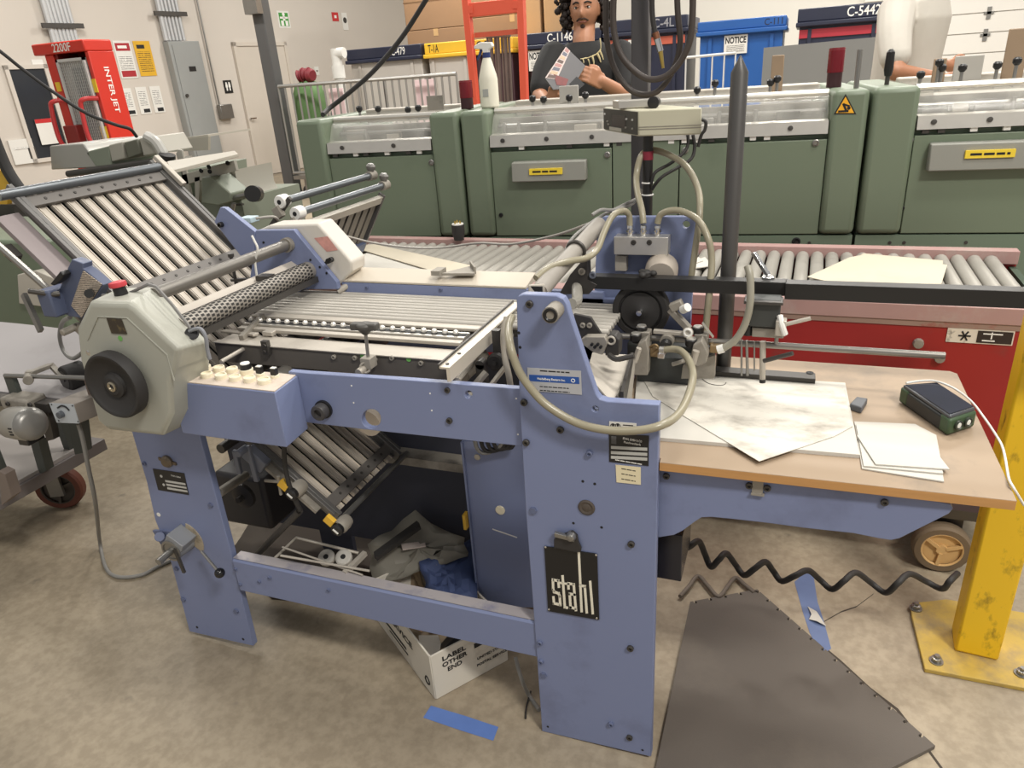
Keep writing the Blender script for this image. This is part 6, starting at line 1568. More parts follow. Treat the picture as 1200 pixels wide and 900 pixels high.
for v in (214,228): MB().torus((P1.x,yq,PY(759,v,yq).z), (0,0,1), .0125, .002, 18, 6).build('cable_tie', white, CP)
for pts in (((806,158,1.75),(806,170,1.75),(800,180,1.74),(785,192,1.72),(768,202,1.69),(763,216,1.69)), ((812,158,1.75),(814,172,1.75),(810,186,1.74),(795,196,1.72),(775,208,1.68),(764,222,1.69)), ((822,140,1.75),(827,143,1.75),(826,152,1.75),(822,158,1.75),(818,172,1.75))):
    hose(pts, .0038, rubber, 8, 'cable', CP)
# ================================================================ REAR BUCKLE PLATE (second station of the folder)
def rear_buckle():
    x0, z0, ya, yb_ = -1.40, 1.055, 1.80, 2.30
    pA, pB = PY(360,262,ya), PY(432,238,yb_)
    x0 = (pA.x+pB.x)/2; z0 = (pA.z+pB.z)/2
    d = V((-.52,0,-.85)).normalized(); n = V((.85,0,-.52)); yv = V((0,1,0)); L = .20
    at = lambda s, y, h=0: V((x0,0,z0))+d*s+yv*y+n*h
    base = MB().obox(at(L/2,(ya+yb_)/2,-.01), d*(L/2), yv*((yb_-ya)/2), n*.001).build('rear_buckle_plate', MATS['shade_black_buckle_base'], ROOT)
    for i in range(10):
        y = ya+.03+(yb_-ya-.06)*i/9
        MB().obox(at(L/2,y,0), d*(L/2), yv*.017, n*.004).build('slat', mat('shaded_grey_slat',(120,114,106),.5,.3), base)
    MB().obox(at(.0,(ya+yb_)/2,.004), d*.014, yv*((yb_-ya)/2+.01), n*.008).build('cross_bar', mat('pale_dusty_bar',(186,180,170),.5,.3), base, bevel=.001)
    MB().obox(at(L,(ya+yb_)/2,.004), d*.02, yv*((yb_-ya)/2), n*.012).build('cross_bar', mat('slate_blue_panel',(84,92,116),.45), base)
    for y, s in ((ya,-1),(yb_,1)): MB().obox(at(L/2,y+s*.006,.002), d*(L/2+.02), yv*.005, n*.012).build('side_channel', MATS['grey_side_channel'], base)
    for (u0,v0,u1,v1) in ((338,236,428,206),(360,250,440,217)):
        a, b_ = PY(u0,v0,ya), PY(u1,v1,yb_+.02); b_.x = a.x = (a.x+b_.x)/2; b_.z = a.z = (a.z+b_.z)/2
        bar_ = MB().cyl(a, b_, .0115, n=14).build('stop_bar', MATS['blue_grey_bar'], base)
        MB().lathe([(.018,-.012),(.02,-.008),(.02,.02),(.017,.022)], a, (0,1,0), 18).build('bar_end_cap', white, bar_)
        MB().lathe([(.007,-.013),(.007,-.012),(0,-.012)], a, (0,1,0), 12).build('end_cap_hole', ink, bar_)
        MB().lathe([(.017,-.02),(.017,.02)], b_, (0,1,0), 16).build('bar_collar', dust, bar_)
        mb = MB(); mb.lathe([(.008,0),(.016,.012),(.017,.022),(.010,.03),(0,.031)], b_+V((0,0,.012)), (.2,0,1), 12); mb.build('star_knob', mat('grey_star_knob',(110,108,104),.4), bar_)
        mb = MB(); mb.obox(a+V((-.01,-.01,-.03)), (.012,0,.006),(0,.01,0),(-.006,0,.016)); mb.build('bar_arm', dust, bar_, bevel=.002)
    mb = MB(); mb.bar(at(-.03,ya+.02,.0)+V((-.03,0,-.0)), at(L+.03,ya+.0,-.02), .014,.012,(0,1,0)); mb.bar(PY(318,265,ya), PY(340,232,ya), .012,.012,(0,1,0)); mb.build('support_link', steeld, base)
    mb = MB(); mb.obox(at(L+.02,ya+.12,.01), d*.03, yv*.05, n*.03); mb.build('slide_box', MATS['slate_blue_panel'], base, bevel=.003)
rear_buckle()
mb = MB(); mb.tube([PY(300,256,1.7),PY(320,254,1.72),PY(326,258,1.75)], .004, 8, 4); o = mb.build('loose_cable', MATS['pale_grey_cable'], ROOT)
mb = MB(); mb.obox(PY(292,257,1.75),(.022,0,0),(0,.02,0),(0,0,.008)); mb.build('connector_box', mat('pale_blue_connector',(186,206,214),.4), ROOT, bevel=.002)

# ================================================================ OLDER FOLDER BEHIND (left)
YF = 3.0
r = thing('small_folder', 'old grey green folder with a cream feed table, in front of the electrical panel', 'machine', (-3.0, YF+.3, 0))
fgm = mat('faded_grey_green_paint', (128,134,120), .5, n=.06, sc=4); fcream = mat('cream_grey_board', (178,172,160), .5, n=.05)
fgrey = mat('warm_grey_sheet_metal', (170,166,156), .5, .2, n=.06)
def fy(u, v, y=YF): return PY(u, v, y)
a, b_ = fy(205,203), fy(279,181); zt = b_.z
MB().prism([PZ(199,200,zt), PZ(279,180,zt), PZ(275,176.5,zt), PZ(196,189,zt)], (0,0,-.016)).build('table_board', fcream, r, bevel=.002)
MB().prism([fy(212,205),fy(274,188),fy(277,200),fy(216,217)], (0,.02,0)).build('apron', fgrey, r, bevel=.002)
for u, v in ((236,200),(245,195.5),(246,201),(267,191)): bolt(r, fy(u,v), N_, .011,.006, ink)
MB().prism([fy(120,208),fy(214,200),fy(216,216),fy(200,240),fy(120,240)], (0,.5,0)).build('machine_bed', fgm, r, bevel=.004)
MB().prism([fy(206,180),fy(209,175),fy(213,176),fy(225,232),fy(220,232)], (0,.012,0)).build('upright_lever', fgrey, r, bevel=.002)
MB().prism([fy(228,208),fy(234,207),fy(233,238),fy(229,238)], (0,.02,0)).build('upright_strip', fgrey, r)
P = [fy(236,208,2.95),fy(247,207,2.95),fy(270.5,227,2.95),fy(269,237,2.95),fy(256,241,2.95),fy(236,238,2.95)]
MB().prism(P, (0,.14,0)).build('motor_cover', fgm, r, bevel=.006)
MB().prism([fy(248,206,3.1),fy(275,199,3.1),fy(279,222,3.1),fy(284,232,3.1),fy(268,238,3.1)], (0,.3,0)).build('side_frame', fgrey, r)
mb = MB(); mb.cyl(fy(272,232,2.98), fy(296,227,2.98), .012, n=10); mb.cyl(fy(272,246,2.98), fy(274,238,2.98), .012, n=10); mb.build('crank_shaft', steel, r)
MB().cyl(fy(296,227,2.94), fy(300,227,3.02), .04, n=18).build('crank_knob', black, r)
mb = MB(); mb.box(fy(272,240,3.0).x, fy(283,240,3.0).x, 3.0, 3.02, fy(275,241,3).z, fy(275,239,3).z); mb.build('pedal_bar', steeld, r)
# head on the left
MB().prism([fy(100,178),fy(127,171),fy(131,194),fy(112,196)], (0,.4,0)).build('green_cover', fgm, r, bevel=.006)
MB().prism([fy(58,171),fy(97,168),fy(103,176),(fy(106,184)),fy(115,196),fy(60,199)], (0,.42,0)).build('curved_sheet_guard', mat('satin_sheet_metal',(176,174,168),.35,.5,n=.05), r, bevel=.006)
mb = MB(); mb.prism([fy(127,170),fy(143,166),fy(146,186),fy(131,190)], (0,.3,0)); mb.build('feed_block', fgrey, r, bevel=.006)
mb = MB(); mb.prism([fy(145,167),fy(160,163),fy(166,180),fy(150,186)], (0,.3,0)); mb.build('feed_block', mat('dark_olive_block',(98,98,86),.5), r, bevel=.006)
mb = MB(); mb.prism([fy(163,162),fy(174,160),fy(186,180),fy(168,183)], (0,.25,0)); mb.build('feed_block', fgrey, r, bevel=.006)
MB().tube([fy(172,160),fy(182,166),fy(190,178),fy(193,186)], .028, 10, 4).build('curved_chute', mat('light_grey_chute',(176,174,168),.4), r)
mb = MB(); mb.cyl(fy(196,187,2.98), fy(196,181,2.98), .04, n=16); mb.build('dial', black, r)
MB().cyl(fy(80,204), fy(178,190), .018, n=12).build('front_bar', steeld, r)
MB().box(fy(100,240).x, fy(276,240).x, YF+.05, YF+.55, .5, fy(200,240).z+.02).build('lower_cabinet', fgm, r)
for x in (fy(100,240).x+.05, fy(270,240).x-.05):
    for y in (YF+.08, YF+.5): MB().box(x-.03,x+.03,y-.03,y+.03,0,.5).build('leg', steeld, r)
# second tray behind
MB().prism([fy(199,166,3.75),fy(244,160,3.75),fy(244,176,3.75),fy(200,178,3.75)], (0,.02,0)).build('back_tray_apron', fgrey, r)
MB().prism([fy(199,166,3.75),fy(244,160,3.75),fy(244,160,3.75)+V((0,.4,0)),fy(199,166,3.75)+V((0,.4,0))], (0,0,.012)).build('back_tray', fcream, r)
MB().bar(fy(222,176,3.74)-V((0,0,.05)), V((fy(222,176,3.74).x,3.6,.9)), .05,.05).build('back_tray_leg', fgrey, r)

# ================================================================ FAR LEFT: green cabinet, board and cart
r = thing('green_machine_base', 'green cabinet of another machine at the far left behind the delivery board', 'machine', (-3.4, 2.5, 0))
gx = PY(62, 330, 2.2)
MB().box(-4.6, PY(66,340,2.2).x, 2.2, 2.75, .05, PY(20,282,2.2).z).build('cabinet', green, r, bevel=.015)
MB().box(-4.6, PY(60,340,2.2).x, 2.22, 2.7, 0, .05).build('kick_base', steeld, r)
p = PY(42, 295, 2.2); MB().lathe([(.012,0),(.012,.005)], p, N_, 10).build('cap_screw', ink, r)
a, b_ = PY(20,318,2.18), PY(72,362,2.18); 
MB().prism(pl([(20,322),(42,317),(72,330),(78,355),(68,362),(22,356)], 2.16), (0,.04,0)).build('cover_sheet', mat('pale_grey_cover',(196,190,178),.5), r, bevel=.004)
r2 = thing('dark_hose', 'thick dark curved duct at the far left edge beside a yellow panel', 'duct', (PY(10,200,2.85).x, 2.85, 0))
MB().tube([PY(-12,150,2.85),PY(2,185,2.85),PY(12,205,2.85),PY(26,225,2.85)], .03, 12, 5).build('duct', rubber, r2)
MB().prism([PY(-20,196,2.87),PY(2,200,2.87),PY(12,216,2.87),PY(8,240,2.87),PY(-20,240,2.87)], (0,.03,0)).build('yellow_panel', mat('yellow_label',(222,176,60)), r2)
mb = MB(); mb.box(PY(-10,240,2.85).x, PY(14,240,2.85).x, 2.85, 2.95, 0, PY(0,240,2.85).z); mb.build('stand', steeld, r2)
# delivery cart
YC = 1.24
z1 = .64
A = PZ(2,463,z1); 
r = thing('delivery_cart', 'wheeled delivery cart with a motor, grey boards and a brown-red caster, left of the machine', 'cart', (-2.5, 1.5, 0))
TBp = mat('lilac_grey_board', (156,152,152), .65, n=.06, sc=3, stain=(140,134,132), sst=.3, ssc=2)
cx1 = PY(108, 470, 1.3).x
zb = z1
# sagging top board: higher towards the back-right corner
xs0, xs1 = -3.4, -1.75
mb = MB(); nx, ny = 14, 6
def bz_(i, j):
    t = i/nx; return zb + .05*(j/ny)**1.5*(1-.2*t) + .03*math.sin(PI*t)*(j/ny)
vs = [V((xs0+(xs1-xs0)*i/nx, A.y+ .02 + .34*j/ny, bz_(i,j))) for j in range(ny+1) for i in range(nx+1)]
vb = [v-V((0,0,.012)) for v in vs]; N0 = len(vs); fs = []
for j in range(ny):
    for i in range(nx):
        q = j*(nx+1)+i; fs += [(q,q+1,q+nx+2,q+nx+1), (N0+q+nx+1,N0+q+nx+2,N0+q+1,N0+q)]
rim = list(range(nx+1)) + [k*(nx+1)+nx for k in range(1,ny+1)] + [ny*(nx+1)+i for i in range(nx-1,-1,-1)] + [k*(nx+1) for k in range(ny-1,0,-1)]
for a_, b2 in zip(rim, rim[1:]+rim[:1]): fs.append((a_, N0+a_, N0+b2, b2))
mb.add(vs+vb, fs); mb.build('delivery_board', TBp, r, smooth=60)
# frame
MB().box(xs0, PZ(70,467,z1).x, A.y-.02, A.y+.01, z1-.025, z1).build('frame_rail', steeld, r)
for u in (12, 110):
    pass
fr = mat('dark_green_grey_frame', (74,78,74), .5, n=.08)
y = A.y
MB().prism(pl([(4,441),(13,441),(22,464),(12,464)], y), (0,.014,0)).build('bracket_post', fr, r)
MB().prism(pl([(98,444),(104,443),(116,481),(110,486)], y), (0,.014,0)).build('bracket_post', mat('rusty_bracket',(118,100,90),.6,n=.25,sc=20), r)
MB().cyl(PY(6,440,y), PY(103,443,y), .0062, n=12).build('cross_rod', steel, r)
mb = MB(); mb.cyl(PY(33,446,y-.02), PY(35,438,y+.04), .013, n=14); mb.bar(PY(34,438,y+.01), PY(60,428,y+.1), .02,.012); mb.build('rod_clamp', dust, r, bevel=.002)
c = PY(82,443,y+.09); mb = MB(); mb.lathe([(.03,-.016),(.038,-.014),(.04,-.01),(.04,.04),(.034,.044)], c, (.25,1,0), 26); W2 = mb.build('press_wheel', rubber, r); MB().lathe([(.027,-.017),(.025,-.013),(.006,-.013),(.006,-.02),(0,-.02)], c, (.25,1,0), 22).build('wheel_disc', mat('dark_grey_disc',(72,70,70),.4,.3), W2)
mb = MB(); mb.bar(PY(60,428,y+.1), c+V((0,-.02,.01)), .014,.014); mb.build('wheel_arm', dust, r)
# speed control box
y2 = y-.06
pb = [PY(58,472,y2),PY(86.5,473.5,y2),PY(93.5,496,y2),PY(67,495,y2)]
BXo = MB().prism(pb, (.02,.09,0)).build('speed_box', mat('grey_box_case',(150,142,134),.5,.2), r, bevel=.002)
MB().prism([q+V((0,-.0015,0)) for q in pb], (0,.001,0)).build('speed_face', mat('pale_blue_grey_face',(186,192,198),.4), BXo)
c = PY(73,485,y2-.002); MB().lathe([(.0095,0),(.009,.012),(0,.013)], c, N_, 16).build('speed_knob', mat('grey_speed_knob',(88,92,98),.45), BXo)
mb = MB(); mb.tube([PY(67.5,478,y2-.003),PY(72,475.5,y2-.003),PY(77,477,y2-.003),PY(81,481,y2-.003)], .0022, 6, 4); mb.build('dial_arc', ink, BXo)
for u, v in ((60.5,474),(85,475.5),(91.5,494),(69,493)): MB().lathe([(.0022,0),(.0022,.001)], PY(u,v,y2-.002), N_, 8).build('face_screw', ink, BXo)
# motor
c0, c1 = PY(-8,493,y2+.02), PY(36,497,y2-.03)
ax = (c1-c0).normalized()
Mo = mat('silver_grey_motor', (168,166,160), .4, .45, n=.08)
mo = MB().lathe([(.036,-.06),(.044,-.05),(.046,0),(.046,.055),(.044,.06)], c1-ax*.06, ax, 26).build('motor_body', Mo, r, smooth=50)
MB().lathe([(.044,0),(.040,.010),(.026,.016),(0,.017)], c1, ax, 26).build('fan_cover', mat('dark_silver_fan_cover',(138,136,132),.35,.5), mo, smooth=50)
for k in range(3): MB().obox(c1-ax*.025+V((0,-.0455,.008-.009*k)), ax*.010, (0,.002,0), (0,0,.002)).build('vent_slot', ink, mo)
MB().obox(PY(28,470,y2+.05),(.055,0,.0),(0,.03,0),(0,0,.018)).build('gear_housing', dust, mo, bevel=.006)
for u,v in ((10,473),(36,474)): bolt(mo, PY(u,v,y2+.02), N_, .007,.006, steeld)
MB().obox(c1-ax*.03+V((0,0,-.045)), ax*.03,(0,.025,0),(0,0,.010)).build('motor_foot', black, mo, bevel=.003)
mb = MB(); mb.prism(pl([(42,470),(56,480),(63,515),(55,517),(46,490)], y2+.05), (0,.02,0)); mb.build('motor_bracket', steeld, mo)
# legs and shelf
zs = .30
S1, S2 = PZ(10,572,zs), PZ(87,525,zs)
dd = S2-S1
xsh = (S1.x+S2.x)/2
SH = MB().box(-3.5, xsh, S1.y-.0, S2.y+.05, zs-.012, zs).build('lower_shelf', mat('pale_lilac_shelf',(166,160,156),.65,n=.06), r)
MB().box(-3.5, xsh+.012, S1.y-.06, S2.y+.1, zs-.055, zs-.012).build('shelf_frame', mat('grey_frame_rail',(112,106,104),.5), r, bevel=.002)
MB().prism(pl([(36,520),(45,517),(54,552),(46,556)], 1.36), (0,.03,0)).build('frame_leg', fr, r)
MB().prism(pl([(78,490),(94,490),(99,530),(88,533)], 1.4), (0,.03,0)).build('frame_leg', fr, r)
MB().prism(pl([(-2,552),(6,556),(14,582),(2,592)], 1.15), (0,.03,0)).build('frame_leg', mat('brown_grey_leg',(120,108,100),.6), r)
for x, y_ in ((xsh-.03, S1.y+.02),(xsh-.03, S2.y)): MB().box(x-.015,x+.015,y_-.015,y_+.015,zs,z1+.02).build('frame_leg', fr, r)
c = PY(62,574,1.52); cz = .085
w = caster_big(V((c.x, 1.55, cz)), r, cz, .045, (-.45,.9,0), mat('red_brown_tyre',(104,58,44),.6,n=.15), mat('dark_hub',(82,76,70),.5,.4))
MB().obox((c.x+.014,1.522,(cz+zs)/2-.03), (.022,.011,0), (-.003,.006,0), (0,0,(zs-cz)/2-.01)).build('caster_fork', steel, w)
MB().box(c.x-.05, c.x+.05, 1.5, 1.6, zs-.06, zs-.05).build('caster_plate', steel, w)
caster_big(V((-3.3,1.3,cz)), r, cz, .045, (0,1,0), MATS['red_brown_tyre'], MATS['dark_hub'])
# grey cable hanging from the cart to the floor and the machine
pts = [PY(92,497,1.2),PY(97,515,1.2),PY(104,550,1.2),PY(112,590,1.22)]+[PZ(117,635,.03),PZ(124,665,.006),PZ(138,676,.006),PZ(165,674,.006),PZ(185,664,.006),PZ(205,655,.006)]
o = MB().tube(pts, .0058, 10, 6).build('power_cable', greyhose, smooth=70); tag(o, 'grey cable looping from the speed box down to the floor by the left leg', 'cable')
pts = [PY(72,398,1.5),PY(70,378,1.5),PY(78,368,1.5),PY(88,372,1.4)]
MB().tube([PY(82,372,1.35),PY(73,378,1.4),PY(70,395,1.42),PY(75,412,1.42),PY(85,420,1.38),PY(96,414,1.3)], .006, 10, 6).build('guard_cable', greyhose, GD)

# ================================================================ DEBRIS UNDER THE FOLDER
def crumple(pts, th, m, name, label, cat, grp=None, up=(0,0,1), seed=0, sub=4, amp=.01):
    """crinkled sheet: a fan grid between polygon corners, displaced, with thickness"""
    rr = random.Random(seed); n = len(pts); c = sum(pts, V((0,0,0)))/n
    ringn = n*sub; R_ = []
    for i in range(n):
        for k in range(sub): R_.append(pts[i].lerp(pts[(i+1)%n], k/sub))
    vs = [c+V((0,0,amp))]; fs = []
    K = 4
    for j in range(1, K+1):
        for q in R_: vs.append(c.lerp(q, j/K)+V((rr.uniform(-amp,amp)*.5, rr.uniform(-amp,amp)*.5, rr.uniform(-amp,amp))))
    for i in range(ringn): fs.append((0, 1+i, 1+(i+1)%ringn))
    for j in range(K-1):
        for i in range(ringn): fs.append((1+j*ringn+i, 1+(j+1)*ringn+i, 1+(j+1)*ringn+(i+1)%ringn, 1+j*ringn+(i+1)%ringn))
    mb = MB().add(vs, fs); o = mb.build(name, m, smooth=25)
    s = o.modifiers.new('thickness', 'SOLIDIFY'); s.thickness = th
    tag(o, label, cat, grp); return o
gplast = mat('dusty_grey_plastic', (126,122,112), .6, n=.12, sc=6, stain=(96,90,82), sst=.3)
crumple([PZ(430,640,.20),PZ(488,602,.26),PZ(545,632,.22),PZ(549,650,.20),PZ(500,665,.16),PZ(440,690,.10)], .003, gplast, 'plastic_sheet', 'dusty grey plastic sheet tented over the debris under the machine', 'sheet', seed=3, amp=.012)
crumple([PZ(492,662,.17),PZ(552,632,.18),PZ(560,702,.15),PZ(524,706,.14),PZ(498,690,.12)], .004, mat('dusty_blue_fabric',(66,80,120),.7,n=.12,sc=5), 'blue_cloth', 'dusty blue cloth bundle behind the lower rail', 'cloth', seed=5, amp=.01)
crumple([PZ(452,690,.05),PZ(470,640,.19),PZ(486,640,.18),PZ(490,690,.06)], .004, mat('tan_kraft_scrap',(136,118,96),.8,n=.1), 'kraft_scrap', 'tan folded kraft cardboard piece under the machine', 'cardboard', seed=7, amp=.006)
crumple([PZ(476,640,.19),PZ(482,636,.20),PZ(496,690,.06),PZ(488,692,.05)], .004, mat('torn_card_edge',(176,156,128),.8,n=.2,sc=40), 'torn_strip', 'torn cardboard strip standing between the kraft piece and the blue cloth', 'cardboard', seed=8, amp=.004)
o = MB().prism([PZ(470,638,.205),PZ(498,635,.205),PZ(499,641,.205),PZ(472,645,.205)], (0,0,.003)).build('paper_slip', mat('pinkish_white_slip',(212,198,190),.7)); tag(o, 'small pinkish white paper slip on the debris under the machine', 'paper')
mb = MB(); mb.bar(PZ(440,652,.20), PZ(491,615,.27), .03,.012); o = mb.build('rubber_strip', rubber); tag(o, 'black rubber strip lying across the dusty plastic sheet', 'strip')
crumple([PZ(415,612,.10),PZ(430,600,.12),PZ(445,600,.12),PZ(443,614,.09),PZ(422,618,.08)], .002, mat('crumpled_white',(176,166,152),.8,n=.2,sc=30), 'crumpled_paper', 'crumpled pale paper wad on the dark pile under the machine', 'paper', seed=11, amp=.01)
mb = MB()
for k in range(3):
    mb.torus(PZ(452,592,.10)+V((0,.0,-.02*k)), (0,.2,1), .075-.012*k, .012, 26, 8)
o = mb.build('rubber_hose', mat('dusty_black_hose',(48,45,43),.7)); tag(o, 'coil of dusty black hose lying under the machine', 'hose')
crumple([PZ(268,650,.012),PZ(318,575,.012),PZ(440,560,.012),PZ(520,600,.012),PZ(556,672,.012),PZ(430,712,.012),PZ(318,700,.012)], .006, mat('dark_brown_board',(70,62,54),.8,n=.15,sc=5), 'brown_board', 'dark brown board on the floor behind the lower rail', 'board', seed=13, amp=.003)  # large dark sheet makes the floor beneath the machine darker
for k, (u, v) in enumerate(((384,655),(404,655))):
    o = MB().lathe([(.018,0),(.022,.003),(.022,.014),(.018,.017)], PZ(u, v, .25), (.2,-.6,1), 18).build('label_roll', mat('worn_white_roll',(196,192,184),.6)); tag(o, ('worn white ring on the wire frame, left of two', 'worn white ring on the wire frame, right of two')[k], 'ring', 'white rings on the wire frame')
    MB().lathe([(.007,.0),(.007,.0178)], PZ(u,v,.25), (.2,-.6,1), 10).build('ring_hole', ink, o)
mb = MB(); mb.box(-1.3,-.55,1.35,1.40,.0,.05)
o = MB().tube([PY(604,770,1.2),PY(611,795,1.18),PZ(620,815,.006),PZ(632,832,.006)], .005, 8, 6).build('floor_cable', greyhose, smooth=70); tag(o, 'grey cable end dropping to the floor beside the tall panel', 'cable')
o = MB().tube([PZ(622,810,.004),PZ(617,828,.004),PZ(616,842,.004)], .0022, 6, 4).build('thin_wire', rubber); tag(o, 'thin black wire on the floor left of the tall panel', 'wire')
# ================================================================ PEOPLE
skinm = mat('warm_brown_skin', (176,124,94), .5, n=.05, sc=8)
def remesh(o, vox, it=4, fac=.5):
    m_ = o.modifiers.new('remesh', 'REMESH'); m_.mode = 'VOXEL'; m_.voxel_size = vox; m_.use_smooth_shade = True
    s = o.modifiers.new('smooth', 'SMOOTH'); s.factor = fac; s.iterations = it
    return o
def loft(mb, secs, n=28):
    """secs: list of (centre, half-width vector, half-depth vector)"""
    vs = []; fs = []
    for c, a, b_ in secs:
        for i in range(n):
            t = 2*PI*i/n; ct, st = math.cos(t), math.sin(t)
            e = .8; vs.append(V(c)+V(a)*(math.copysign(abs(ct)**e, ct))+V(b_)*(math.copysign(abs(st)**e, st)))
    for k in range(len(secs)-1):
        for i in range(n): fs.append((k*n+i, k*n+(i+1)%n, (k+1)*n+(i+1)%n, (k+1)*n+i))
    fs.append(tuple(range(n-1,-1,-1))); fs.append(tuple(range((len(secs)-1)*n, len(secs)*n)))
    return mb.add(vs, fs)
def limb(mb, pts, r0, r1, n=14):
    mb.tube(pts, lambda t: r0+(r1-r0)*t, n, 5)
    mb.sph(pts[0], r0, nu=14, nv=8); mb.sph(pts[-1], r1, nu=14, nv=8); return mb
def head(mb, c, fx, up, sc=1.0):
    """face looks along -fy; c = head centre; sculpted ellipsoid with brow, nose, lips, chin, ears"""
    rx = V(fx).normalized(); uz = V(up).normalized(); fy = uz.cross(rx).normalized()   # back direction
    vs = []; fs = []; nu, nv = 56, 44
    g = lambda a, s: math.exp(-(a/s)**2)
    for j in range(nv+1):
        ph = PI*j/nv
        for i in range(nu):
            th = 2*PI*i/nu
            x = math.sin(ph)*math.cos(th); y = math.sin(ph)*math.sin(th); z = math.cos(ph)
            X, Y, Z = x*.074, y*.096, z*.118
            if Z < 0:
                k = min(1, -Z/.118); X *= 1-.30*k*k; 
                if Y > 0: Y *= 1-.25*k
                else: Y *= 1-.04*k
            f = max(0, -y)                                    # front factor
            Y -= f*( .022*g(X,.012)*g(Z+.030,.018) + .012*g(X,.009)*g(Z+.012,.026)          # nose
                   + .007*g(X,.024)*g(Z+.062,.010) + .008*g(X,.022)*g(Z+.098,.016)           # lips, chin
                   + .005*g(abs(X)-.030,.020)*g(Z-.024,.010)                                 # brow
                   - .010*g(abs(X)-.031,.016)*g(Z-.004,.013)                                 # sockets
                   + .004*g(abs(X)-.042,.018)*g(Z+.026,.018) )                               # cheeks
            vs.append(V(c)+rx*(X*sc)+fy*(Y*sc)+uz*(Z*sc))
    for j in range(nv):
        for i in range(nu): fs.append((j*nu+i, (j+1)*nu+i, (j+1)*nu+(i+1)%nu, j*nu+(i+1)%nu))
    mb.add(vs, fs)
    for s in (-1, 1):
        e = V(c)+rx*(s*.076*sc)+fy*.008+uz*(-.008)
        mb.obox(e, rx*.006+fy*.004*s*0, fy*.015, uz*.028)
    return lambda X, Y, Z: V(c)+rx*(X*sc)+fy*(Y*sc)+uz*(Z*sc)
DP = 3.78
def pd(u, v, d=DP): return PD(u, v, d)
hc = pd(685, 10.5); cam_r = V((RIGHT.x, RIGHT.y, 0)).normalized(); upv = V((.01,0,1)).normalized()
facing = (EYE-hc); facing.z = 0; facing.normalize()
rx = V((-facing.y, facing.x, 0)); rx = rx if rx.dot(cam_r) > 0 else -rx
rxh = (rx + facing*.16).normalized()
per = thing('person', 'person in a black t-shirt with curly dark hair holding a magazine behind the green machine', 'person', (hc.x, hc.y, 0))
fw = facing
neck = pd(684, 48)
B = MB()
hf = head(B, hc, rxh, upv, 1.0)
limb(B, [hc+V((0,0,-.06))-fw*.02, neck-fw*.03, neck+V((0,0,-.05))-fw*.03], .056, .062)
# torso core and legs
zc = lambda z: V((neck.x, neck.y, z))-fw*.03
loft(B, [(zc(1.47), rx*.10, fw*.06),(zc(1.42), rx*.17, fw*.09),(zc(1.25), rx*.16, fw*.10),(zc(1.08), rx*.14, fw*.09),(zc(.95), rx*.155, fw*.10),(zc(.86), rx*.15, fw*.10)])
shL = pd(731, 64)-fw*.02; shR = pd(645, 66)-fw*.02
elL = pd(736, 112, 3.70); wrL = pd(706, 96, 3.55); 
elR = pd(633, 112, 3.72); wrR = pd(641, 122, 3.55)
limb(B, [shL, shL.lerp(elL,.5)+rx*.008, elL], .05, .042); limb(B, [elL, elL.lerp(wrL,.4)+V((0,0,-.004)), wrL], .043, .029)
limb(B, [shR, shR.lerp(elR,.5), elR], .05, .042); limb(B, [elR, elR.lerp(wrR,.4), wrR], .043, .029)
# left hand: palm plus five bent fingers closing on the magazine edge
def hand(mb, wr, tip, side, curl, sp=.019):
    d = (tip-wr).normalized(); s = V(side); s = (s-d*s.dot(d)).normalized(); nrm = d.cross(s)
    if nrm.dot(curl) < 0: nrm = -nrm
    pc = wr+d*.05
    mb.obox(pc, d*.045, s*.038, nrm*.012); mb.sph(wr+d*.02, .027, nu=12, nv=8)
    for k in range(4):
        b0 = wr+d*.09+s*(.030-.020*k); L = (.066,.076,.072,.058)[k]
        mb.tube([b0-d*.02, b0, b0+d*L*.4+nrm*.008, b0+d*L*.62+nrm*.026, b0+d*L*.66+nrm*.046], lambda t: .0092-.002*t, 9, 4)
    b0 = wr+d*.03+s*.034
    mb.tube([b0-s*.015, b0+s*.012+d*.016, b0+s*.018+d*.04+nrm*.012, b0+s*.010+d*.06+nrm*.022], lambda t: .0115-.003*t, 9, 4)
tipL = pd(682, 84, 3.46)
hand(B, wrL, tipL, V((0,0,1)), -fw*0+ray(0,0)*0+(-fw))
tipR = pd(655, 112, 3.47)
hand(B, wrR, tipR, V((0,0,1)), fw)
limb(B, [zc(.88)-rx*.085, zc(.5)-rx*.10, zc(.1)-rx*.11], .082, .045); limb(B, [zc(.88)+rx*.085, zc(.5)+rx*.10, zc(.1)+rx*.11], .082, .045)
body = remesh(B.build('body', skinm, per, smooth=80), .0055, 3)
# t-shirt
T = MB()
shirt_pts = [(zc(1.515), rx*.085, fw*.068),(zc(1.49), rx*.135, fw*.085),(zc(1.46), rx*.192, fw*.105),(zc(1.40), rx*.205, fw*.125),(zc(1.25), rx*.195, fw*.135),(zc(1.08), rx*.185, fw*.125),(zc(.92), rx*.19, fw*.125)]
loft(T, shirt_pts)
slL = shL.lerp(elL, .80); slR = shR.lerp(elR, .82)
limb(T, [shL-rx*.015, shL.lerp(slL,.5)+rx*.004, slL], .075, .064); limb(T, [shR+rx*.015, shR.lerp(slR,.5)-rx*.004, slR], .075, .064)
shirt = remesh(T.build('t_shirt', mat('faded_black_cotton',(32,31,31),.8,n=.12,sc=6), per, smooth=80), .008, 3)
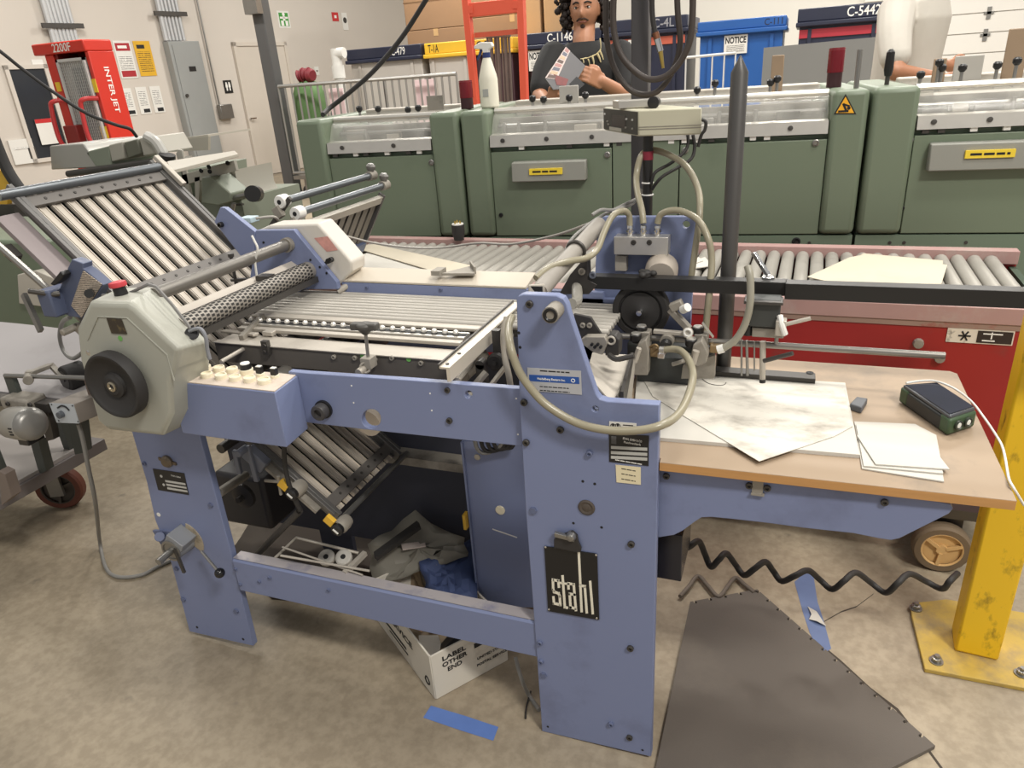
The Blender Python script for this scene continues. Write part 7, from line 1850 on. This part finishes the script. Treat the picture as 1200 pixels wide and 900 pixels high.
# open neckline: skin-coloured neck sits proud of the collar; collar rib
cn = zc(1.512)+fw*.004
MB().tube([cn+rx*(.083*math.cos(t))+fw*(.072*math.sin(t))-V((0,0,.028*max(0,math.sin(t)))) for t in [2*PI*i/24 for i in range(24)]], .007, 8, 0, closed=True).build('collar', MATS['faded_black_cotton'], shirt)
mb = MB()
loft(mb, [(zc(1.515)+fw*.004, rx*.078, fw*.066),(zc(1.519)+fw*.004, rx*.07, fw*.06)]); 
mb.build('neckline_skin', skinm, body) if False else None
# printed necklace of tusks on the shirt front
prm = mat('ivory_shirt_print', (222,206,160), .7, n=.06)
def front(u, v): 
    p = pd(u, v, 3.6); return p
mb = MB()
def on_chest(u, v):
    # project on to the shirt front: ellipse of the loft at that height
    for d in [3.45+.004*k for k in range(90)]:
        p = pd(u, v, d); q = p-zc(p.z); x = q.dot(rx); y = q.dot(fw)
        if (abs(x)/.205)**2.5+(abs(y)/.128)**2.5 <= 1 and y > 0: return p+fw*.004
    return pd(u, v, 3.62)
for a, b_, r_ in (((703,45),(704,58),.004),((704,58),(698,64),.004),((698,64),(688,68),.004),((688,68),(680,69),.004),((694,66),(696,76),.006),((700,63),(704,73),.007),((703,60),(707,70),.006),((689,69),(691,76),.004),((683,69),(684,74),.004)):
    P_, Q_ = on_chest(*a), on_chest(*b_); mb.tube([P_, P_.lerp(Q_,.5)+rx*.002, Q_], lambda t, r_=r_: r_*(1-.6*t), 7, 3)
mb.build('shirt_print', prm, shirt)
# trousers and shoes
J = MB(); loft(J, [(zc(1.0), rx*.165, fw*.115),(zc(.88), rx*.178, fw*.122),(zc(.8), rx*.175, fw*.115)])
limb(J, [zc(.85)-rx*.085, zc(.48)-rx*.10, zc(.07)-rx*.11], .098, .065); limb(J, [zc(.85)+rx*.085, zc(.48)+rx*.10, zc(.07)+rx*.11], .098, .065)
remesh(J.build('trousers', mat('dark_denim',(46,50,64),.8,n=.1), per, smooth=80), .01, 3)
for s in (-1,1):
    c = zc(0)+rx*(.11*s); mb = MB(); loft(mb, [(c+fw*.05, rx*.048, fw*.14),(c+fw*.05+V((0,0,.04)), rx*.046, fw*.135),(c+fw*.0+V((0,0,.10)), rx*.042, fw*.06)]); mb.build('shoe', black, per, bevel=.004)
# hair: mass of curls
HB_ = MB(); rr = random.Random(3)
for k in range(900):
    th = rr.uniform(0, 2*PI); ph = rr.uniform(0, .72*PI)
    x, y, z = math.sin(ph)*math.cos(th), math.sin(ph)*math.sin(th), math.cos(ph)
    if y < -.25 and z < .56: continue
    if z < -.52: continue
    R_ = rr.uniform(.80, 1.25)
    p = hf(x*.125*R_, y*.125*R_+.016, z*.155*R_+.016)
    HB_.sph(p, rr.uniform(.009,.019), nu=7, nv=5)
for k in range(110):
    s = -1 if k % 2 else 1
    p = hf(s*rr.uniform(.078,.125), rr.uniform(-.015,.08), rr.uniform(-.10,.03)); HB_.sph(p, rr.uniform(.008,.014), nu=7, nv=5)
hairm = mat('curly_dark_brown_hair', (38,28,24), .7, n=.35, sc=40)
hair = HB_.build('hair', hairm, per, smooth=80)
# brows, moustache, beard, eyes, lips as thin pieces following the face
def fpt(X, Z, off=.0):
    # front surface of the head at (X,Z)
    g = lambda a, s: math.exp(-(a/s)**2)
    z = max(-.999, min(.999, Z/.118)); sp_ = math.sqrt(1-z*z); kx = .074*(1-(.30*(z*z) if Z < 0 else 0))
    cx = max(-.99, min(.99, X/(kx*sp_))); y = -math.sqrt(1-cx*cx)*sp_
    Y = y*.096*(1-(.04*-z if Z < 0 else 0))
    f = -y
    Y -= f*(.022*g(X,.012)*g(Z+.030,.018)+.012*g(X,.009)*g(Z+.012,.026)+.007*g(X,.024)*g(Z+.062,.010)+.008*g(X,.022)*g(Z+.098,.016)+.005*g(abs(X)-.030,.020)*g(Z-.024,.010)-.010*g(abs(X)-.031,.016)*g(Z-.004,.013)+.004*g(abs(X)-.042,.018)*g(Z+.026,.018))
    return hf(X, Y-off, Z)
for s in (-1, 1):
    MB().tube([fpt(s*.014,.023,.0), fpt(s*.030,.028,.0), fpt(s*.048,.022,.0)], .0042, 7, 4).build('eyebrow', hairm, body)
    e = MB().sph(fpt(s*.031,.003,-.004), .0105, 1.2, 1, .75, 14, 10).build('eye', mat('eye_white',(212,204,196),.3), body)
    MB().sph(fpt(s*.031,.0025,.0035), .0050, 1, 1, 1, 10, 8).build('iris', mat('dark_iris',(26,18,14),.2), e)
    MB().tube([fpt(s*.018,.006,.004), fpt(s*.031,.0115,.006), fpt(s*.045,.006,.003)], .0028, 7, 4).build('eyelid', skinm, e)
beardm = mat('thin_dark_beard', (70,50,40), .8, n=.3, sc=60)
MB().tube([fpt(-.030,-.058,.001), fpt(-.014,-.049,.002), fpt(0,-.050,.002), fpt(.014,-.049,.002), fpt(.030,-.058,.001)], .0045, 7, 4).build('moustache', beardm, body)
MB().tube([fpt(-.022,-.0635,.001), fpt(0,-.0645,.002), fpt(.022,-.0635,.001)], .0042, 7, 4).build('lips', mat('dusky_lips',(148,92,78),.5), body)
mb = MB()
for X, Z in ((0,-.083),(-.012,-.096),(.012,-.096),(0,-.106),(-.022,-.092),(.022,-.092),(-.02,-.105),(.02,-.105)): mb.sph(fpt(X,Z,-.004), .0135, nu=10, nv=8)
mb.build('chin_beard', beardm, body)
# magazine in the hands
mz = 3.44
def mpd(u, v, d=mz): return pd(u, v, d)
MG = thing('magazine', 'grey folded magazine with a strip of pictures, held by the person in black', 'magazine', mpd(660, 80))
q = [mpd(663,55), mpd(686,77,3.46), mpd(671,103,3.42), mpd(647,107,3.40), mpd(635,97,3.42)]
nn = (q[1]-q[0]).cross(q[2]-q[0]).normalized()
if nn.dot(fw) < 0: nn = -nn
def flat(p): return p-nn*(p-q[0]).dot(nn)
q = [flat(p) for p in q]
MB().prism(q, -nn*.006).build('cover', mat('grey_magazine_cover',(92,90,92),.4,n=.1,sc=20), MG)
st = [q[0], flat(mpd(671,63)), flat(mpd(655,104)), q[3], q[4]]
st = [q[0], q[0].lerp(q[1],.22), flat(mpd(648.5,99)), q[4]]
MB().prism([p+nn*.0015 for p in st], -nn*.001).build('picture_strip', mat('mixed_picture_print',(206,190,184),.45,n=.25,sc=50,stain=(110,72,64),sst=.35,ssc=38), MG)
seg = 8
for k in range(seg):
    a0, a1 = k/seg+.012, (k+1)/seg-.02
    e0, e1_ = q[0], q[4]; f0, f1_ = st[1], st[2]
    L_ = lambda P_, Q_, t: P_.lerp(Q_, t)
    qq = [L_(L_(e0,e1_,a0),L_(f0,f1_,a0),.12), L_(L_(e0,e1_,a0),L_(f0,f1_,a0),.82), L_(L_(e0,e1_,a1),L_(f0,f1_,a1),.82), L_(L_(e0,e1_,a1),L_(f0,f1_,a1),.12)]
    MB().prism([p+nn*.0022 for p in qq], -nn*.0006).build('picture', mat('picture_print_%s' % ('rose','slate','tan','umber')[k%4], ((176,128,124),(96,98,110),(196,170,140),(92,70,62))[k%4], .45, n=.3, sc=70), MG)
st = [flat(mpd(644,93)), flat(mpd(664,96)), flat(mpd(660,105)), flat(mpd(648,106))]
MB().prism([p+nn*.0018 for p in st], -nn*.001).build('red_band', mat('dark_red_magazine_band',(118,52,50),.45,n=.3,sc=60), MG)
st = [flat(mpd(674,92,3.45)), flat(mpd(684,100,3.45)), flat(mpd(674,110,3.45)), flat(mpd(664,103,3.45))]
MB().prism([p+nn*.003 for p in st], -nn*.002).build('card_insert', ink, MG)

# ---- second person: white t-shirt, seen from behind, head out of the frame
D2 = 4.05
p0 = PD(1068, 40, D2); facing2 = V((.86,.5,0)).normalized(); r2 = V((facing2.y,-facing2.x,0))
per2 = thing('person', 'person in a white t-shirt leaning at the right-hand green module, head out of view', 'person', (p0.x, p0.y, 0))
pc = V((p0.x, p0.y, 0)); u_ = V((0,0,1))
z2 = lambda z, o=0.0: pc+u_*z+facing2*o
camr = V((RIGHT.x,RIGHT.y,0)).normalized(); camf = V((FWD.x,FWD.y,0)).normalized()
Bd = MB()
zs_ = PD(1062,-4,D2).z
def loft2(mb, grow):
    loft(mb, [(z2(zs_+.015,.02)+camr*.0, r2*(.06+grow), facing2*(.06+grow)),(z2(zs_-.03), r2*(.19+grow), facing2*(.10+grow)),(z2(zs_-.12), r2*(.205+grow), facing2*(.13+grow)),(z2(1.3,-.01), r2*(.185+grow), facing2*(.13+grow)),(z2(1.1,-.02), r2*(.175+grow), facing2*(.13+grow)),(z2(.92,-.02), r2*(.18+grow), facing2*(.125+grow))])
loft2(Bd, -.02)
hd = z2(zs_+.2, .04); rxh2 = r2
head(Bd, hd, -r2, u_, 1.0); limb(Bd, [hd-u_*.07, z2(zs_+.03,.0), z2(zs_-.05)], .056, .065)
sh2 = PD(1048, 14, D2-.16); el2 = PD(1050, 84, D2-.26); wr2 = PD(1108, 93, D2-.22)
limb(Bd, [sh2, sh2.lerp(el2,.5), el2], .05, .043); limb(Bd, [el2, el2.lerp(wr2,.4), wr2], .046, .03)
hand(Bd, wr2, PD(1140, 96, D2-.2), V((0,0,1)), camf)
shB = z2(zs_-.06)+r2*-.17; elB = shB+facing2*.18-u_*.27; wrB = elB+facing2*.22-u_*.05
limb(Bd, [shB, elB], .05, .043); limb(Bd, [elB, wrB], .043, .03); hand(Bd, wrB, wrB+facing2*.1, u_, r2)
limb(Bd, [z2(.9)-r2*.09, z2(.5)-r2*.1, z2(.1)-r2*.1], .085, .047); limb(Bd, [z2(.9)+r2*.09, z2(.5)+r2*.1, z2(.1)+r2*.1], .085, .047)
body2 = remesh(Bd.build('body', mat('warm_tan_skin',(170,118,88),.5,n=.05), per2, smooth=80), .007, 3)
Ts = MB(); loft2(Ts, .012)
s2 = PD(1049, 66, D2-.235)
limb(Ts, [sh2+camr*.03+camf*.03, sh2.lerp(s2,.5)-camr*.002, s2], .098, .078)
limb(Ts, [shB, shB.lerp(elB,.7)], .085, .075)
# folds
for k,(a,b_) in enumerate((((1082,20),(1070,48)),((1090,26),(1074,62)),((1096,40),(1084,72)),((1078,12),(1066,30)))):
    P_, Q_ = PD(a[0],a[1],D2-.2), PD(b_[0],b_[1],D2-.2); pass
remesh(Ts.build('t_shirt', mat('white_cotton',(196,190,180),.85,n=.05,sc=9,bump=.9,bsc=14), per2, smooth=80), .009, 2)
J = MB(); loft(J, [(z2(1.0,-.02), r2*.175, facing2*.12),(z2(.88), r2*.185, facing2*.125),(z2(.8), r2*.18, facing2*.12)])
limb(J, [z2(.85)-r2*.09, z2(.48)-r2*.1, z2(.07)-r2*.1], .1, .066); limb(J, [z2(.85)+r2*.09, z2(.48)+r2*.1, z2(.07)+r2*.1], .1, .066)
remesh(J.build('trousers', MATS['dark_denim'], per2, smooth=80), .011, 3)
for s in (-1,1):
    c = z2(0)+r2*(.1*s); mb = MB(); loft(mb, [(c+facing2*.05, r2*.048, facing2*.14),(c+facing2*.05+u_*.04, r2*.046, facing2*.135),(c+u_*.10, r2*.042, facing2*.06)]); mb.build('shoe', black, per2, bevel=.004)
mb = MB(); 
for k in range(120):
    th = rr.uniform(0,2*PI); ph = rr.uniform(0,.6*PI); mb.sph(hd+V((math.sin(ph)*math.cos(th)*.08, math.sin(ph)*math.sin(th)*.095, math.cos(ph)*.12+.01)), .016, nu=8, nv=5)
mb.build('hair', hairm, per2, smooth=80)
# ================================================================ THINGS ON THE FEED TABLE
TZ = .7452
def tsheet(name, uvs, z, th, m, label, cat='paper', grp=None):
    o = MB().prism([PZ(u, v, z) for u, v in uvs], (0,0,th)).build(name, m); tag(o, label, cat, grp); return o
SK = tsheet('paper_stack', ((747,437),(990,452),(1007,537),(771,516.5),(741,512)), TZ, .007, paper, 'low stack of white sheets on the feed table under the smudged top sheet', 'paper stack')
tsheet('loose_sheet', ((751,440),(988,455),(999,500),(978,511.5),(889.5,541),(800,487),(765,465)), TZ+.0078, .001, dustpaper, 'smudged large white sheet lying askew on the stack with its corner over the edge')
for k, (uvs, lab) in enumerate(((((1001,495),(1072,498),(1097,511),(1106,565.5),(1010,550)), 'bottom white sheet of the small pile beside the stack'),
      (((1003,498),(1075,500),(1098,516),(1105,556),(1012,547)), 'middle white sheet of the small pile beside the stack'),
      (((1004,511),(1080,509),(1112.5,551),(1026,545)), 'top white sheet of the small pile, turned askew toward the table edge'))):
    tsheet('small_sheet', uvs, TZ+.0005+.003*k, .0022, paper, lab, 'paper', 'small pile of sheets')
# dark grey block
a = [PZ(u, v, TZ+.014) for u, v in ((996,473),(1004,464.5),(1017,466.5),(1010,477.5))]
o = MB().prism(a, (0,0,-.0138)).build('rubber_block', mat('slate_grey_block',(92,94,98),.6,n=.06), bevel=.002, seg=2); tag(o, 'small slate grey rubber block on the table right of the paper stack', 'block')
# rugged lamp / power bank with a glossy panel
r = thing('work_light', 'black and green rugged work light with a glossy top and two lenses, on the table', 'work light', PZ(1100, 480, TZ))
zt = TZ+.040
T = [PZ(u, v, zt) for u, v in ((1057,450),(1097,447),(1145,478),(1114,488))]
cc = sum(T, V((0,0,0)))/4
dn = V((0,0,1))
body = [p+(p-cc)*.02 for p in T]
BD = MB().prism([V((p.x,p.y,zt-.008)) for p in body], (0,0,-(.031))).build('lamp_body', mat('black_rugged_plastic',(34,36,36),.45,n=.1), r, bevel=.005, seg=3)
e1 = (T[1]-T[0]).normalized(); e2 = (T[3]-T[0]).normalized(); e2l = (T[3]-T[0]).length
gm_ = mat('dark_green_bumper', (60,80,54), .5)
for a_, b_, s in ((T[0],T[1],1),(T[3],T[2],-1)):
    m_ = (a_+b_)/2; h = (b_-a_)/2; m_ = V((m_.x,m_.y,TZ+.018)); h.z = 0
    MB().obox(m_+e2*.012*s, h*1.04, e2*.014, V((0,0,.0165))).build('bumper', gm_, BD, bevel=.005)
MB().prism([p+(p-cc)*-.03 for p in T], (0,0,-.008)).build('top_bezel', mat('satin_dark_bezel',(86,88,92),.3,.4), r, bevel=.003)
MB().prism([V((p.x,p.y,zt+.0004)) for p in [p+(p-cc)*-.10 for p in T]], (0,0,.0008)).build('glossy_panel', mat('glossy_blue_black_glass',(24,28,44),.08,n=.3,sc=20), r)
ed = (T[2]-T[3]).normalized(); od = V((-ed.y,ed.x,0)); 
if od.dot(T[3]-T[0]) < 0: od = -od
for q in (.30,.66):
    c = T[3].lerp(T[2], q); c.z = TZ+.019; c += od*.001
    l = MB().lathe([(.0095,0),(.0095,.005),(.0075,.006),(.0055,.003),(0,.003)], c, od, 20).build('lens_ring', mat('olive_black_ring',(50,56,46),.4), BD)
    MB().lathe([(.0060,.0032),(.0050,.005),(0,.0055)], c, od, 16).build('lens', mat('pale_lens',(226,228,222),.15), l)
pts = [PZ(1062,449,zt+.003),PZ(1078,446.5,zt+.004),PZ(1096,446.5,zt+.004),PZ(1118,455,zt-.0),PZ(1138,470,TZ+.02),PZ(1153,489,TZ+.006),PZ(1166,508,TZ+.004),PZ(1174,522,TZ+.004)]
tb = pts[-1]
pts += [PZ(1178,537,TZ+.003), PZ(1182,560,TZ+.003), PZ(1188,572,TZ+.004), PZ(1200,592,TZ-.03)]
o = MB().tube(pts, .0021, 8, 6).build('white_cable', white, smooth=70); tag(o, 'thin white charging cable running from the work light over the table edge', 'cable')
# fine dark thread on the top sheet
o = MB().tube([PZ(u, v, TZ+.0098) for u, v in ((820,441),(828,448),(838,451),(848,451),(851,448))], .0006, 5, 5).build('loose_thread', rubber); tag(o, 'fine dark thread curled on the back of the smudged sheet', 'thread')

# ================================================================ OVERHEAD DROP POST AND CORDS
yq = 1.93
p = PY(751, 130, yq)
r = thing('power_drop_post', 'tall dark square steel post behind the counter box', 'post', (p.x, yq, 0))
pmt = mat('dark_grey_column_paint', (84,84,84), .5)
MB().box(p.x-.021, p.x+.021, yq-.021, yq+.021, .01, 3.6).build('post_tube', mat('dark_drop_post',(82,80,82),.45,.3,n=.08), r, bevel=.003)
MB().box(p.x-.06, p.x+.06, yq-.06, yq+.06, 0, .01).build('foot_plate', steeld, r)
cordm = mat('dark_brown_rubber_cord', (62,54,50), .55, n=.1)
o = MB().tube([PY(u, v, y) for u, v, y in ((724,-60,1.84),(719,0,1.84),(720,40,1.84),(730,68,1.84),(750,88,1.84),(767,93,1.84),(785,86,1.84),(802,64,1.84),(811,30,1.84),(812,-60,1.84))], .0075, 10, 7).build('cord_loop', cordm, smooth=70); tag(o, 'dark cord hanging in a loop in front of the square post, the shorter loop', 'cord', 'hanging cord loops')
o = MB().tube([PY(u, v, y) for u, v, y in ((711,-60,1.86),(710,0,1.86),(711,45,1.86),(720,80,1.86),(737,104,1.86),(755,111,1.865),(772,106,1.86),(788,84,1.87),(797,52,1.87),(794,10,1.87),(792,-60,1.87))], .007, 10, 7).build('cord_loop', cordm, smooth=70); tag(o, 'dark cord hanging in a longer loop by the square post, down to the counter box', 'cord', 'hanging cord loops')
r = thing('air_coupling', 'black air line ending in a steel and brass quick coupling, hanging beside the square post', 'air line', PY(772,50,1.88))
MB().tube([PY(764,-60,1.88),PY(764,0,1.88),PY(765,22,1.88),PY(768,40,1.88)], .0062, 10, 6).build('air_hose', rubber, r)
a, b_ = PY(768,38,1.88), PY(774,60,1.88); c = PY(777,80,1.88)
MB().cyl(a, a.lerp(b_,.35), .008, n=12).build('coupling_sleeve', mat('copper_brown',(128,84,60),.4,.6), r)
MB().cyl(a.lerp(b_,.35), b_, .0075, n=12).build('coupling_body', chrome, r)
MB().cyl(b_, c, .0055, .0035, n=10).build('coupling_plug', mat('brass',(196,170,96),.3,.9), r)
q = gl(379, 139, .12); 
o = MB().tube([PY(535,-60,3.15),PY(499,0,3.15),PY(470,45,3.15),PY(437,84,3.12),PY(405,112,3.1),PY(386,127,3.08),GM @ V((q.x,.12,ZT+.012))], .0105, 10, 7).build('hanging_cable', rubber, smooth=70); tag(o, 'thick black cable slanting down from the ceiling to the left green module', 'cable')
o = MB().tube([PY(-60,15,2.7),PY(0,60,2.75),PY(25,80,2.8),PY(60,106,2.85),PY(100,132,2.9),PY(135,146,2.95),PY(152,151,3.0),PY(160,160,3.05)], .0085, 10, 7).build('hanging_cable', rubber, smooth=70); tag(o, 'black cable crossing in front of the red baler down to the old folder', 'cable')
# ================================================================ LIGHT
w = bpy.data.worlds.new('world'); SC.world = w; w.use_nodes = True
bg = w.node_tree.nodes['Background']; bg.inputs[0].default_value = (1, .98, .95, 1); bg.inputs[1].default_value = .42
def area(x, y, z, sx, sy, e, c=(1,.96,.89), rot=0):
    l = bpy.data.lights.new('ceiling_light', 'AREA'); l.shape = 'RECTANGLE'; l.size = sx; l.size_y = sy; l.energy = e; l.color = c
    o = bpy.data.objects.new('ceiling_light', l); COL.objects.link(o); o.location = (x, y, z); o.rotation_euler = (0, 0, rot)
for x, y, e in ((-1.8,-.8,28),(2.3,-.9,230),(1.6,1.6,60),(-3.8,2.6,45),(.4,3.6,100),(3.4,4.6,90),(-3,6.5,150),(1.5,7.6,150),(-6.5,6,130),(-5,10.5,170),(0,11.5,180),(4,11,170)):
    area(x, y, 4.6, 1.2, .5, e)
SC.view_settings.view_transform = 'Standard'; SC.view_settings.look = 'None'; SC.view_settings.gamma = 1; SC.view_settings.exposure = 0
SC.view_settings.use_curve_mapping = False
